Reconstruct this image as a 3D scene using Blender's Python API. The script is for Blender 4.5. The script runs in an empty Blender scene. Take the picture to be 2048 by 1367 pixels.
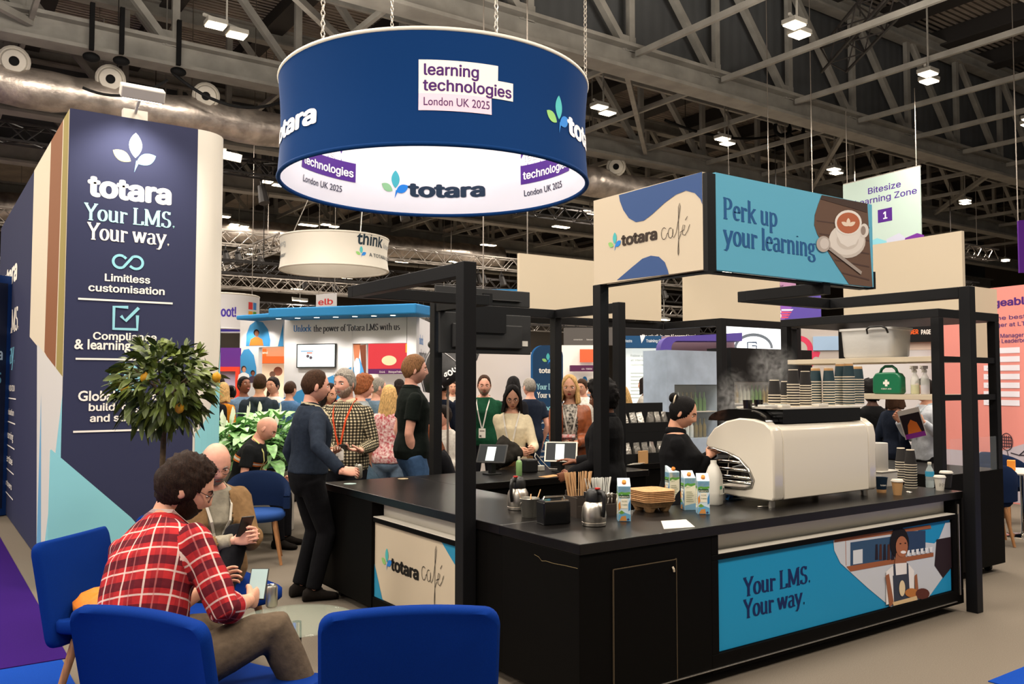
import bpy, bmesh, math, random
import numpy as np
from mathutils import Vector, Matrix, noise, Euler
random.seed(7)
D = bpy.data; S = bpy.context.scene; COL = S.collection
R = math.radians; PI = math.pi
# ------------------------------------------------------------------ camera, world, lights, exposure
FPX = 1711.0; PITCH = R(2.75); HEAD = R(35.0)
CAM = Vector((-2.77, -3.36, 1.70))
FW = Vector((math.sin(HEAD), math.cos(HEAD), 0)); RT = Vector((math.cos(HEAD), -math.sin(HEAD), 0)); UP = Vector((0, 0, 1))
cd = D.cameras.new('camera'); cam = D.objects.new('camera', cd); COL.objects.link(cam)
cam.location = CAM; cam.rotation_euler = (PI/2 + PITCH, 0, -HEAD)
cd.sensor_width = 36; cd.lens = FPX/2048*36; cd.clip_end = 300; cd.clip_start = .05
S.camera = cam
S.view_settings.view_transform = 'Standard'; S.view_settings.look = 'None'
S.view_settings.gamma = 1; S.view_settings.use_curve_mapping = False
S.view_settings.exposure = -0.38
S.cycles.max_bounces = 6; S.cycles.diffuse_bounces = 3; S.cycles.glossy_bounces = 3; S.cycles.transmission_bounces = 6
S.cycles.transparent_max_bounces = 12; S.cycles.volume_bounces = 0; S.cycles.use_denoising = True
S.cycles.sample_clamp_indirect = 4; S.cycles.caustics_reflective = False; S.cycles.caustics_refractive = False
S.cycles.use_light_tree = True; S.cycles.volume_step_rate = 2
wd = D.worlds.new('world'); S.world = wd; wd.use_nodes = True
wd.node_tree.nodes['Background'].inputs[0].default_value = (1.0, .93, .84, 1); wd.node_tree.nodes['Background'].inputs[1].default_value = .22

def light(kind, loc, power, size=.5, col=(1, .9, .77), rot=(0, 0, 0), sy=None, spot=None, blend=.5):
    l = D.lights.new('hall_or_fill_light', kind); l.energy = power; l.color = col
    if kind == 'AREA':
        l.size = size
        if sy: l.shape = 'RECTANGLE'; l.size_y = sy
    else: l.shadow_soft_size = size
    if kind == 'SPOT': l.spot_size = spot; l.spot_blend = blend
    o = D.objects.new('hall_or_fill_light', l); COL.objects.link(o); o.location = loc; o.rotation_euler = rot
    return o
# the hall's high bay lamps, as a grid of lights under the roof trusses
for lx in (-12, -6, 0, 6, 13):
    for ly in (-5, 1, 7, 13):
        if .574*(lx+2.77)+.819*(ly+3.36) < 15: light('AREA', (lx, ly, 8.5), 560, 2.2)
# added upward area lights out of view, put in to brighten the roof
for lx, ly in ((-9, 8), (-3, 0), (5, -1), (0, 8.5), (9, 2)):
    light('AREA', (lx, ly, 7.2), 1300, 3, rot=(PI, 0, 0))
# wide area light high on the left, aimed down to the right
light('AREA', (-14, 4, 6.5), 500, 5, rot=(0, R(-60), 0))

def W(px, py, d):
    u = (px-1024)/FPX; v = (683.5-py)/FPX
    f = math.cos(PITCH)-v*math.sin(PITCH); up = math.sin(PITCH)+v*math.cos(PITCH)
    k = d/f
    return CAM + RT*(u*k) + FW*d + UP*(up*k)
def ray(px, py): return W(px, py, 1.0)-CAM
def WZ(px, py, z):
    r = ray(px, py); return CAM + r*((z-CAM.z)/r.z)
def WY(px, py, y):
    r = ray(px, py); return CAM + r*((y-CAM.y)/r.y)
def WX(px, py, x):
    r = ray(px, py); return CAM + r*((x-CAM.x)/r.x)
def WN(px, py, p0, n):
    r = ray(px, py); n = Vector(n); return CAM + r*((Vector(p0)-CAM).dot(n)/r.dot(n))
def G(px, d, z=0):                      # ground point in a picture column at a depth
    p = CAM + FW*d + RT*((px-1024)/FPX*d); p.z = z; return p

# ------------------------------------------------------------------ materials
def lin(h):
    if isinstance(h, str):
        h = h.lstrip('#'); c = [int(h[i:i+2], 16)/255 for i in (0, 2, 4)]
        return tuple((x/12.92 if x <= .04045 else ((x+.055)/1.055)**2.4) for x in c)
    return h
MATS = {}
def mat(name, col='808080', rough=.6, metal=0, noise_=0, nscale=30, bump=0, bscale=200, emit=0, ecol=None, alpha=1, trans=0, ior=1.45, coat=0, col2=None, stretch=None, sheen=0, spec=None):
    if name in MATS: return MATS[name]
    m = D.materials.new(name); m.use_nodes = True; nt = m.node_tree; b = nt.nodes['Principled BSDF']
    c = lin(col); b.inputs['Base Color'].default_value = (*c, 1)
    b.inputs['Roughness'].default_value = rough; b.inputs['Metallic'].default_value = metal
    if spec is not None: b.inputs['Specular IOR Level'].default_value = spec
    if coat: b.inputs['Coat Weight'].default_value = coat; b.inputs['Coat Roughness'].default_value = .05
    if sheen: b.inputs['Sheen Weight'].default_value = sheen
    if trans: b.inputs['Transmission Weight'].default_value = trans; b.inputs['IOR'].default_value = ior
    if alpha < 1: b.inputs['Alpha'].default_value = alpha
    if emit:
        b.inputs['Emission Color'].default_value = (*lin(ecol or col), 1); b.inputs['Emission Strength'].default_value = emit
    if noise_ or bump or col2:
        tc = nt.nodes.new('ShaderNodeTexCoord'); mp = nt.nodes.new('ShaderNodeMapping'); nt.links.new(tc.outputs['Object'], mp.inputs[0])
        if stretch: mp.inputs['Scale'].default_value = stretch
    if noise_ or col2:
        n = nt.nodes.new('ShaderNodeTexNoise'); n.inputs['Scale'].default_value = nscale; n.inputs['Detail'].default_value = 4
        nt.links.new(mp.outputs[0], n.inputs['Vector'])
        r = nt.nodes.new('ShaderNodeValToRGB'); r.color_ramp.elements[0].position = .35; r.color_ramp.elements[1].position = .65
        k = noise_ or .0
        c2 = lin(col2) if col2 else tuple(min(1, x*(1+k)) for x in c)
        c1 = c if col2 else tuple(x*(1-k) for x in c)
        r.color_ramp.elements[0].color = (*c1, 1); r.color_ramp.elements[1].color = (*c2, 1)
        nt.links.new(n.outputs[0], r.inputs[0]); nt.links.new(r.outputs[0], b.inputs['Base Color'])
    if bump:
        n = nt.nodes.new('ShaderNodeTexNoise'); n.inputs['Scale'].default_value = bscale; n.inputs['Detail'].default_value = 3
        nt.links.new(mp.outputs[0], n.inputs['Vector'])
        bp = nt.nodes.new('ShaderNodeBump'); bp.inputs['Strength'].default_value = bump; bp.inputs['Distance'].default_value = .01
        nt.links.new(n.outputs[0], bp.inputs['Height']); nt.links.new(bp.outputs[0], b.inputs['Normal'])
    MATS[name] = m; return m
def wave_bump(m, scale, axis='X', strength=.8, dist=.05):
    nt = m.node_tree; b = nt.nodes['Principled BSDF']
    tc = nt.nodes.new('ShaderNodeTexCoord'); w = nt.nodes.new('ShaderNodeTexWave'); w.bands_direction = axis; w.inputs['Scale'].default_value = scale
    nt.links.new(tc.outputs['Object'], w.inputs['Vector'])
    bp = nt.nodes.new('ShaderNodeBump'); bp.inputs['Strength'].default_value = strength; bp.inputs['Distance'].default_value = dist
    nt.links.new(w.outputs[0], bp.inputs['Height']); nt.links.new(bp.outputs[0], b.inputs['Normal'])
    return m
def flat(h, rough=.65): return mat('print_'+h, h, rough, spec=.18)

# ------------------------------------------------------------------ mesh builder
class MB:
    def __init__(s): s.v = []; s.f = []; s.m = []; s.mats = []
    def mi(s, m):
        if m is None: return 0
        if m not in s.mats: s.mats.append(m)
        return s.mats.index(m)
    def add(s, vs, fs, m=None):
        o = len(s.v); s.v += [tuple(v) for v in vs]; k = s.mi(m)
        for f in fs: s.f.append(tuple(i+o for i in f)); s.m.append(k)
        return s
    def box(s, a, b, m=None, M=None):
        x0, y0, z0 = a; x1, y1, z1 = b
        vs = [Vector((x, y, z)) for z in (z0, z1) for y in (y0, y1) for x in (x0, x1)]
        if M is not None: vs = [M @ v for v in vs]
        return s.add(vs, [(0, 2, 3, 1), (4, 5, 7, 6), (0, 1, 5, 4), (1, 3, 7, 5), (3, 2, 6, 7), (2, 0, 4, 6)], m)
    def bar(s, p, q, w, h=None, m=None, up=(0, 0, 1)):
        p = Vector(p); q = Vector(q); h = h or w; t = (q-p).normalized(); u = Vector(up)
        if abs(t.dot(u)) > .98: u = Vector((0, 1, 0))
        a = t.cross(u).normalized(); b = a.cross(t)
        vs = [c + a*(i*w/2) + b*(j*h/2) for c in (p, q) for i, j in ((-1, -1), (1, -1), (1, 1), (-1, 1))]
        return s.add(vs, [(0, 1, 2, 3), (7, 6, 5, 4), (0, 4, 5, 1), (1, 5, 6, 2), (2, 6, 7, 3), (3, 7, 4, 0)], m)
    def tube(s, pts, rad, n=10, m=None, cap=True, sq=1.0, ref=None):
        pts = [Vector(p) for p in pts]
        if not hasattr(rad, '__len__'): rad = [rad]*len(pts)
        ts = []
        for i in range(len(pts)):
            t = pts[min(i+1, len(pts)-1)]-pts[max(i-1, 0)]
            ts.append(t.normalized() if t.length > 1e-9 else Vector((0, 0, 1)))
        u = Vector(ref) if ref else (Vector((0, 0, 1)) if abs(ts[0].z) < .9 else Vector((0, 1, 0)))
        vs = []; fs = []
        for i, p in enumerate(pts):
            a = ts[i].cross(u)
            if a.length < 1e-6: a = ts[i].orthogonal()
            a.normalize(); b = a.cross(ts[i]).normalized(); u = b
            for k in range(n):
                th = 2*PI*k/n; vs.append(p + a*(math.cos(th)*rad[i]) + b*(math.sin(th)*rad[i]*sq))
        for i in range(len(pts)-1):
            for k in range(n): fs.append((i*n+k, i*n+(k+1) % n, (i+1)*n+(k+1) % n, (i+1)*n+k))
        if cap: fs.append(tuple(range(n))[::-1]); fs.append(tuple((len(pts)-1)*n+k for k in range(n)))
        return s.add(vs, fs, m)
    def capsule(s, pts, rad, n=12, m=None):         # tube with round ends
        pts = [Vector(p) for p in pts]
        a = (pts[0]-pts[1]).normalized(); b = (pts[-1]-pts[-2]).normalized()
        r0, r1 = rad[0], rad[-1]
        P = [pts[0]+a*r0*x for x in (.97, .7)]+pts+[pts[-1]+b*r1*x for x in (.7, .97)]
        Q = [r0*.22, r0*.7]+list(rad)+[r1*.7, r1*.22]
        return s.tube(P, Q, n, m)
    def lathe(s, prof, c=(0, 0, 0), n=24, m=None, M=None, cap=True):
        vs = []; fs = []; c = Vector(c)
        for r, z in prof:
            for k in range(n):
                th = 2*PI*k/n; v = Vector((r*math.cos(th), r*math.sin(th), z)); vs.append((M @ v if M is not None else v)+c)
        for i in range(len(prof)-1):
            for k in range(n): fs.append((i*n+k, i*n+(k+1) % n, (i+1)*n+(k+1) % n, (i+1)*n+k))
        if cap:
            if prof[0][0] > 1e-5: fs.append(tuple(range(n))[::-1])
            if prof[-1][0] > 1e-5: fs.append(tuple((len(prof)-1)*n+k for k in range(n)))
        return s.add(vs, fs, m)
    def ball(s, c, r, n=16, k=10, m=None, M=None):
        rx, ry, rz = r if hasattr(r, '__len__') else (r, r, r)
        vs = [Vector((0, 0, -rz))]; fs = []
        for i in range(1, k):
            ph = PI*i/k-PI/2
            for j in range(n):
                th = 2*PI*j/n; vs.append(Vector((rx*math.cos(ph)*math.cos(th), ry*math.cos(ph)*math.sin(th), rz*math.sin(ph))))
        vs.append(Vector((0, 0, rz))); e = len(vs)-1
        for j in range(n): fs.append((0, 1+(j+1) % n, 1+j))
        for i in range(k-2):
            for j in range(n): fs.append((1+i*n+j, 1+i*n+(j+1) % n, 1+(i+1)*n+(j+1) % n, 1+(i+1)*n+j))
        for j in range(n): fs.append((e-n+j, e-n+(j+1) % n, e))
        c = Vector(c)
        return s.add([(M @ v if M is not None else v)+c for v in vs], fs, m)
    def loft(s, rings, m=None, cap=True, close=True):
        n = len(rings[0]); vs = [v for r in rings for v in r]; fs = []
        for i in range(len(rings)-1):
            for k in range(n if close else n-1): fs.append((i*n+k, i*n+(k+1) % n, (i+1)*n+(k+1) % n, (i+1)*n+k))
        if cap: fs.append(tuple(range(n))[::-1]); fs.append(tuple((len(rings)-1)*n+k for k in range(n)))
        return s.add(vs, fs, m)
    def prism(s, poly, M, depth, m=None):           # poly in the XY of M, extruded along its Z
        n = len(poly); vs = [M @ Vector((x, y, 0)) for x, y in poly]+[M @ Vector((x, y, depth)) for x, y in poly]
        return s.add(vs, [tuple(range(n))[::-1], tuple(range(n, 2*n))]+[(k, (k+1) % n, n+(k+1) % n, n+k) for k in range(n)], m)
    def mesh(s, name):
        me = D.meshes.new(name); me.from_pydata(s.v, [], s.f)
        for m in s.mats: me.materials.append(m)
        if len(s.mats) > 1: me.polygons.foreach_set('material_index', s.m)
        return me
    def build(s, name, m=None, parent=None, smooth=None, bevel=0, fix=True, label=None):
        if m is not None and not s.mats: s.mats = [m]
        me = s.mesh(name)
        if fix:
            bm = bmesh.new(); bm.from_mesh(me); bmesh.ops.recalc_face_normals(bm, faces=bm.faces); bm.to_mesh(me); bm.free()
        if smooth is not None:
            if smooth >= 180: me.polygons.foreach_set('use_smooth', [True]*len(me.polygons))
            else: me.set_sharp_from_angle(angle=R(smooth)); me.polygons.foreach_set('use_smooth', [True]*len(me.polygons))
        return link(name, me, parent, bevel, label)
def link(name, me, parent=None, bevel=0, label=None):
    o = D.objects.new(name, me); COL.objects.link(o)
    if parent is not None:
        o.parent = parent
        if parent.get('_world'): o.matrix_parent_inverse = Matrix.LocRotScale(parent.location, parent.rotation_euler, None).inverted()
    if bevel:
        b = o.modifiers.new('bevel', 'BEVEL'); b.width = bevel; b.segments = 2; b.limit_method = 'ANGLE'; b.angle_limit = R(40)
    if label: o['label'] = label
    return o
def tag(o, label, cat, group=None, kind=None):
    o['label'] = label; o['category'] = cat
    if group: o['group'] = group
    if kind: o['kind'] = kind
    return o
def thing(name, label, cat, loc=(0, 0, 0), rz=0, group=None, world=True):
    """Empty at the base; children built in world coordinates when world is True, else in the thing's own frame."""
    o = D.objects.new(name, None); COL.objects.link(o); o.location = loc; o.rotation_euler = (0, 0, rz); o.empty_display_size = .1
    tag(o, label, cat, group); o['_world'] = 1 if world else 0
    return o
def struct(o): o['kind'] = 'structure'; return o
KIDS = {}
def copy_tree(o, parent=None):
    c = o.copy(); COL.objects.link(c)
    if parent is not None: c.parent = parent
    for ch in [x for x in D.objects if x.parent == o]: copy_tree(ch, c)
    return c

# ------------------------------------------------------------------ lettering
_TC = {}
FONT = None
try:      # the grotesque that ships inside Blender; without it Blender's built-in face is used
    import os
    FONT = D.fonts.load(os.path.join(bpy.utils.system_resource('DATAFILES'), 'fonts', 'Inter.woff2'))
except Exception: FONT = None
def text_geo(s, bold=0, space=1.0):
    k = (s, bold, space)
    if k in _TC: return _TC[k]
    c = D.curves.new('t', 'FONT'); c.body = s; c.size = 1
    inter = FONT and not any(q in s for q in 'KkXx&')
    if inter: c.font = FONT
    else: c.offset = bold
    c.space_character = space; c.resolution_u = 3
    o = D.objects.new('t', c); COL.objects.link(o); dg = bpy.context.evaluated_depsgraph_get()
    me = o.evaluated_get(dg).to_mesh()
    v = [tuple(x.co) for x in me.vertices]; f = [tuple(p.vertices) for p in me.polygons]
    o.evaluated_get(dg).to_mesh_clear(); D.objects.remove(o); D.curves.remove(c)
    if inter and bold > .004 and v:      # heavier weight: the same letters laid a hair apart
        n = len(v); sh = [(0, 0)]+[(bold*math.cos(q), bold*.75*math.sin(q)) for q in np.linspace(0, 2*PI, 9)[:-1]]
        f = [tuple(i+n*k for i in q) for k in range(len(sh)) for q in f]; v = [(x[0]+dx, x[1]+dy, .05*k) for k, (dx, dy) in enumerate(sh) for x in v]
    w = max([x[0] for x in v]) if v else 0
    _TC[k] = (v, f, w); return _TC[k]
def arc(cx, cy, rx, ry, a0, a1, n=14):
    return [(cx+rx*math.cos(R(a0+(a1-a0)*i/n)), cy+ry*math.sin(R(a0+(a1-a0)*i/n))) for i in range(n+1)]
X_, C_ = .46, .68
GL = {  # skeletons of the book-face letters: advance, strokes
 'Y': (.58, [[(.06, C_), (.29, .32)], [(.52, C_), (.29, .32)], [(.29, .34), (.29, 0)], [(-.01, C_), (.17, C_)], [(.42, C_), (.6, C_)], [(.19, 0), (.4, 0)]]),
 'o': (.47, [arc(.23, .23, .17, .23, 0, 360, 22)]),
 'u': (.52, [[(.1, X_), (.1, .14)]+arc(.22, .13, .12, .13, 180, 330, 8), [(.38, X_), (.38, 0)], [(.02, X_), (.1, X_)], [(.3, X_), (.38, X_)], [(.38, 0), (.47, 0)]]),
 'r': (.38, [[(.1, X_), (.1, 0)], arc(.23, .32, .13, .12, 180, 50, 8), [(.28, .42), (.31, .36)], [(.02, 0), (.2, 0)], [(.02, X_), (.1, X_)]]),
 'L': (.52, [[(.12, C_), (.12, 0)], [(.02, C_), (.24, C_)], [(.02, 0), (.46, 0)], [(.46, 0), (.47, .15)]]),
 'M': (.82, [[(.12, C_), (.12, 0)], [(.12, C_), (.4, .05)], [(.4, .05), (.66, C_)], [(.68, C_), (.68, 0)], [(.02, C_), (.15, C_)], [(.65, C_), (.78, C_)], [(.02, 0), (.22, 0)], [(.57, 0), (.79, 0)]]),
 'S': (.5, [arc(.24, .51, .15, .165, 40, 250, 12)+arc(.24, .17, .17, .175, 70, -140, 14), [(.37, .55), (.38, .67)], [(.07, .16), (.06, .02)]]),
 '.': (.22, [[(.09, .03), (.1, .045), (.11, .03)]]),
 'w': (.72, [[(.05, X_), (.19, .02)], [(.19, .02), (.34, X_)], [(.34, X_), (.48, .02)], [(.48, .02), (.63, X_)], [(-.01, X_), (.14, X_)], [(.26, X_), (.4, X_)], [(.54, X_), (.7, X_)]]),
 'a': (.46, [arc(.2, .33, .14, .13, 150, 0, 8)+[(.34, .08)]+[(.43, .01)], arc(.19, .13, .13, .13, 60, 320, 12)]),
 'y': (.52, [[(.06, X_), (.25, .03)], [(.46, X_), (.25, .03)]+[(.2, -.12), (.12, -.2), (.05, -.17)], [(-.02, X_), (.16, X_)], [(.36, X_), (.53, X_)]]),
 'P': (.54, [[(.12, C_), (.12, 0)], [(.12, C_-.01), (.25, C_-.01)]+arc(.27, .5, .17, .17, 90, -90, 12)+[(.12, .33)], [(.02, C_), (.15, C_)], [(.02, 0), (.24, 0)]]),
 'e': (.44, [[(.07, .26), (.37, .26)]+arc(.22, .23, .15, .23, 8, 310, 18)]),
 'k': (.52, [[(.1, .72), (.1, 0)], [(.4, X_), (.12, .2)], [(.2, .27), (.42, 0)], [(.02, .72), (.1, .72)], [(.02, 0), (.2, 0)], [(.32, X_), (.48, X_)], [(.36, 0), (.52, 0)]]),
 'p': (.5, [[(.1, X_), (.1, -.22)], arc(.25, .23, .17, .22, 150, -150, 16), [(.02, X_), (.1, X_)], [(.02, -.22), (.2, -.22)]]),
 'l': (.24, [[(.11, .72), (.11, 0)], [(.03, .72), (.11, .72)], [(.02, 0), (.21, 0)]]),
 'n': (.53, [[(.1, X_), (.1, 0)], arc(.25, .3, .14, .15, 160, 0, 9)+[(.39, 0)], [(.02, X_), (.1, X_)], [(.02, 0), (.19, 0)], [(.31, 0), (.48, 0)]]),
 'i': (.25, [[(.11, X_), (.11, 0)], [(.03, X_), (.11, X_)], [(.02, 0), (.21, 0)], [(.1, .62), (.11, .635), (.12, .62)]]),
 'g': (.48, [arc(.21, .31, .14, .14, 0, 360, 16), [(.13, .18), (.1, .1), (.2, .07), (.35, .05)]+arc(.23, -.08, .18, .11, 40, -220, 14), [(.32, .42), (.45, .47)]]),
 'U': (.66, [[(.12, C_), (.12, .2)]+arc(.31, .19, .19, .19, 180, 360, 12)+[(.5, C_)], [(.03, C_), (.22, C_)], [(.42, C_), (.58, C_)]]),
 'c': (.42, [arc(.22, .23, .16, .23, 45, 315, 16), [(.34, .4), (.34, .33)]]),
 't': (.33, [[(.13, .58), (.13, .1)]+arc(.22, .1, .09, .1, 180, 300, 6), [(.02, X_), (.29, X_)]]),
 'h': (.53, [[(.1, .72), (.1, 0)], arc(.25, .3, .14, .15, 160, 0, 9)+[(.39, 0)], [(.02, .72), (.1, .72)], [(.02, 0), (.19, 0)], [(.31, 0), (.48, 0)]]),
 'f': (.32, [arc(.23, .6, .11, .12, 40, 180, 8)+[(.12, 0)], [(.02, X_), (.27, X_)], [(.03, 0), (.23, 0)]]),
 'T': (.58, [[(.29, C_), (.29, 0)], [(.03, C_-.01), (.55, C_-.01)], [(.03, C_), (.03, .53)], [(.55, C_), (.55, .53)], [(.19, 0), (.4, 0)]]),
 's': (.4, [arc(.2, .34, .12, .11, 40, 250, 9)+arc(.19, .115, .13, .115, 70, -140, 10)]),
 'd': (.5, [arc(.23, .23, .17, .22, 30, 330, 16), [(.39, .72), (.39, 0)], [(.3, .72), (.39, .72)], [(.39, 0), (.48, 0)]]),
 'v': (.5, [[(.06, X_), (.24, .02)], [(.24, .02), (.43, X_)], [(-.02, X_), (.15, X_)], [(.34, X_), (.51, X_)]]),
 ' ': (.22, []),
}
CAFE = (1.5, [arc(.16, .2, .13, .2, 50, 320, 12), arc(.16, .2, .13, .2, 320, 350, 3)+[(.36, .2)],
    arc(.46, .18, .11, .17, 60, 360, 14)+[(.57, .3), (.55, .05), (.62, .0), (.72, .15)],
    [(.72, .15), (.84, .6), (.92, 1.0), (.9, 1.12), (.84, 1.0), (.83, .6), (.83, .0), (.83, -.55), (.81, -.62), (.79, -.5), (.83, -.1), (.95, .1)],
    [(.9, .13), (1.08, .2), (1.12, .34), (1.04, .36), (.99, .2), (1.02, .04), (1.12, .01), (1.24, .14), (1.34, .34)], [(1.14, .5), (1.24, .62)]])
def stroke_geo(strokes, A, B):
    v = []; f = []
    for si, st in enumerate(strokes):
        n0 = len(v); k = len(st); zi = si*.12
        for i in range(k):
            a = st[max(i-1, 0)]; b = st[min(i+1, k-1)]
            tx, ty = b[0]-a[0], b[1]-a[1]; L = math.hypot(tx, ty) or 1; nx, ny = -ty/L, tx/L
            q = math.sqrt((A*nx)**2+(B*ny)**2) or 1; ox, oy = A*A*nx/q, B*B*ny/q
            v.append((st[i][0]+ox, st[i][1]+oy, zi)); v.append((st[i][0]-ox, st[i][1]-oy, zi))
        for i in range(k-1): f.append((n0+2*i, n0+2*i+1, n0+2*i+3, n0+2*i+2))
    return v, f
def serif_geo(s, A=.074, B=.02):
    v = []; f = []; x = 0
    for ch in s:
        adv, st = GL.get(ch, (.3, []))
        a, b = stroke_geo(st, A, B) if ch not in '.' else stroke_geo(st, .055, .055)
        if ch == 'i': pass
        o = len(v); v += [(p[0]+x, p[1], p[2]) for p in a]; f += [tuple(i+o for i in q) for q in b]; x += adv
    return v, f, x
LEAF = lambda cx, cy, ang, L, wd, n=10: [(cx+t*L*math.cos(R(ang))-s*wd*math.sin(PI*t)**.8*math.sin(R(ang)), cy+t*L*math.sin(R(ang))+s*wd*math.sin(PI*t)**.8*math.cos(R(ang)))
    for s, ts in ((1, [i/n for i in range(n+1)]), (-1, [1-i/n for i in range(1, n)])) for t in ts]
class Art:
    """Printed artwork on a flat or rolled panel: u to the right, v up, thin layers along the normal."""
    def __init__(s, o, u, v, bend=None):
        s.o = Vector(o); s.u = Vector(u).normalized(); s.w = Vector(v).normalized(); s.n = s.u.cross(s.w); s.mb = MB(); s.k = 0; s.bend = bend
    def P(s, x, y, k):
        if s.bend: return s.bend(x, y, .004+k*.0008)
        return s.o+s.u*x+s.w*y+s.n*(.0015+k*.0003)
    def poly(s, pts, m, k=None):
        if k is None: s.k += 1; k = s.k
        m = flat(m) if isinstance(m, str) else m
        if s.bend:
            x0 = min(p[0] for p in pts); x1 = max(p[0] for p in pts); n = max(1, int((x1-x0)/.05))
            if n > 1 and len(pts) == 4:
                for i in range(n):
                    a, b = i/n, (i+1)/n; L = lambda p, q, t: (p[0]+(q[0]-p[0])*t, p[1]+(q[1]-p[1])*t)
                    q = [L(pts[0], pts[1], a), L(pts[0], pts[1], b), L(pts[3], pts[2], b), L(pts[3], pts[2], a)]
                    s.mb.add([s.P(x, y, k) for x, y in q], [(0, 1, 2, 3)], m)
                return s
        s.mb.add([s.P(x, y, k) for x, y in pts], [tuple(range(len(pts)))], m); return s
    def rect(s, x0, y0, x1, y1, m, k=None): return s.poly([(x0, y0), (x1, y0), (x1, y1), (x0, y1)], m, k)
    def geo(s, v, f, x, y, sx, sy, m, shear=0):
        s.k += 1; m = flat(m) if isinstance(m, str) else m
        s.mb.add([s.P(x+p[0]*sx, y+p[1]*sy+p[0]*sx*shear, s.k+p[2]) for p in v], f, m); return s
    def text(s, t, x, y, size, m, bold=.02, w=None, align='l', space=1.0):
        v, f, tw = text_geo(t, bold, space); sx = size if w is None else w/max(tw, 1e-6)
        x0 = x-(tw*sx if align == 'r' else tw*sx/2 if align == 'c' else 0)
        return s.geo(v, f, x0, y, sx, size, m)
    def serif(s, t, x, y, size, m, cond=1.0, align='l', w=None, A=.074):
        v, f, tw = serif_geo(t, A); sx = size*cond if w is None else w/tw
        x0 = x-(tw*sx/2 if align == 'c' else 0)
        return s.geo(v, f, x0, y, sx, size, m)
    def cafe(s, x, y, size, m):
        v, f = stroke_geo(CAFE[1], .011, .011); return s.geo(v, f, x, y, size, size, m)
    def strokes(s, st, x, y, size, m, w=.03): v, f = stroke_geo(st, w, w); return s.geo(v, f, x, y, size, size, m)
    def leaves(s, x, y, h, cols=('8dc071', '4fb3b4', '2f7fd0'), stem=None):   # the three leaf mark, h tall
        s.poly([(x+a*h, y+b*h) for a, b in LEAF(.0, .36, 90, .62, .15)], cols[1])
        s.poly([(x+a*h, y+b*h) for a, b in LEAF(-.1, .26, 152, .46, .13)], cols[0])
        s.poly([(x+a*h, y+b*h) for a, b in LEAF(.03, .24, 28, .5, .14)], cols[2])
        s.poly([(x+.02*h, y+.3*h), (x-.02*h, y), (x+.03*h, y+.12*h), (x+.09*h, y+.26*h)], cols[2]); return s
    def build(s, name='graphic_print', parent=None): return s.mb.build(name, None, parent, fix=False)
# ------------------------------------------------------------------ shared materials
M_black = mat('black_powdercoat', '101012', .5, spec=.2, bump=.05, bscale=300)
M_blacklam = mat('black_laminate', '0d0b0a', .3, spec=.3, noise_=.25, nscale=9, bump=.04, bscale=260)
M_cab = mat('black_cabinet', '090807', .6, spec=.06, bump=.04, bscale=260)
M_blackmat = mat('black_matt', '0c0c0d', .75, spec=.2)
M_white = mat('white_paint', 'd2ccc0', .55)
M_cream = mat('cream_board', 'cabba3', .6)
M_steel = mat('brushed_steel', 'c9c2b8', .34, 1, noise_=.12, nscale=60, stretch=(1, 1, .03))
M_chrome = mat('chrome', 'd9d6d0', .08, 1)
M_roofsteel = mat('roof_steel', '908d86', .55, noise_=.15, nscale=2)
M_carpet = mat('grey_beige_carpet', '71685d', .95, noise_=.12, nscale=160, bump=.3, bscale=700, spec=.1)
M_blue = mat('royal_blue_felt', '082a70', .9, noise_=.12, nscale=400, bump=.12, bscale=900, spec=.05)
M_wood = mat('oak_leg', 'a06f45', .5, noise_=.2, nscale=14, stretch=(6, 6, .6))
M_screen = mat('lit_screen', 'dfeaf4', .3, emit=.9, ecol='cfe2f2')
M_glass = mat('clear_glass', 'ffffff', .02, trans=1, ior=1.3)
M_thin = mat('thin_glass', 'dfe8ea', .05, alpha=.06)
M_lamp = mat('lamp_diffuser', 'fff2dc', .4, emit=14, ecol='ffe9c4')
M_silver = mat('foil_duct', 'b0a59c', .38, .75, noise_=.3, nscale=3, bump=1.0, bscale=9)
# ------------------------------------------------------------------ the hall
def quad(name, a, b, c, d, m, label=None, t=.02):
    mb = MB(); a, b, c, d = map(Vector, (a, b, c, d)); n = (b-a).cross(d-a).normalized()*t
    mb.add([a, b, c, d, a-n, b-n, c-n, d-n], [(0, 1, 2, 3), (7, 6, 5, 4), (0, 4, 5, 1), (1, 5, 6, 2), (2, 6, 7, 3), (3, 7, 4, 0)])
    o = mb.build(name, m); struct(o)
    if label: tag(o, label, name.split('_')[0], kind='structure')
    return o
quad('floor', (-45, -14, 0), (75, -14, 0), (75, 75, 0), (-45, 75, 0), M_carpet, 'grey beige exhibition carpet over the hall floor', .1)
M_purple = mat('purple_carpet', '2c0b5c', .95, noise_=.1, nscale=200, bump=.3, bscale=700, spec=.1)
M_bluec = mat('blue_carpet', '0b3c94', .95, noise_=.1, nscale=200, bump=.3, bscale=700, spec=.1)
quad('floor_aisle', (-7, 2.62, .006), (-1.93, 2.62, .006), (-1.93, 40, .006), (-7, 40, .006), M_purple, 'purple aisle carpet running past the tall tower wall', .005)
quad('floor_corner', (-7, -4, .006), (-1.97, -4, .006), (-1.97, 2.6, .006), (-7, 2.6, .006), M_bluec, 'bright blue carpet under the chair beside the purple aisle', .005)
quad('floor_edge', (2.3, -2.2, .006), (9, -2.2, .006), (9, -.85, .006), (2.3, -.85, .006), M_bluec, 'bright blue carpet strip in front of the café counter', .005)
M_clad = mat('dark_cladding', '4c4e50', .7, noise_=.12, nscale=.6)
wave_bump(M_clad, .9, 'X', .35, .03)
M_farwall = mat('far_cladding', '4a423a', .8, noise_=.15, nscale=.4)
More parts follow.
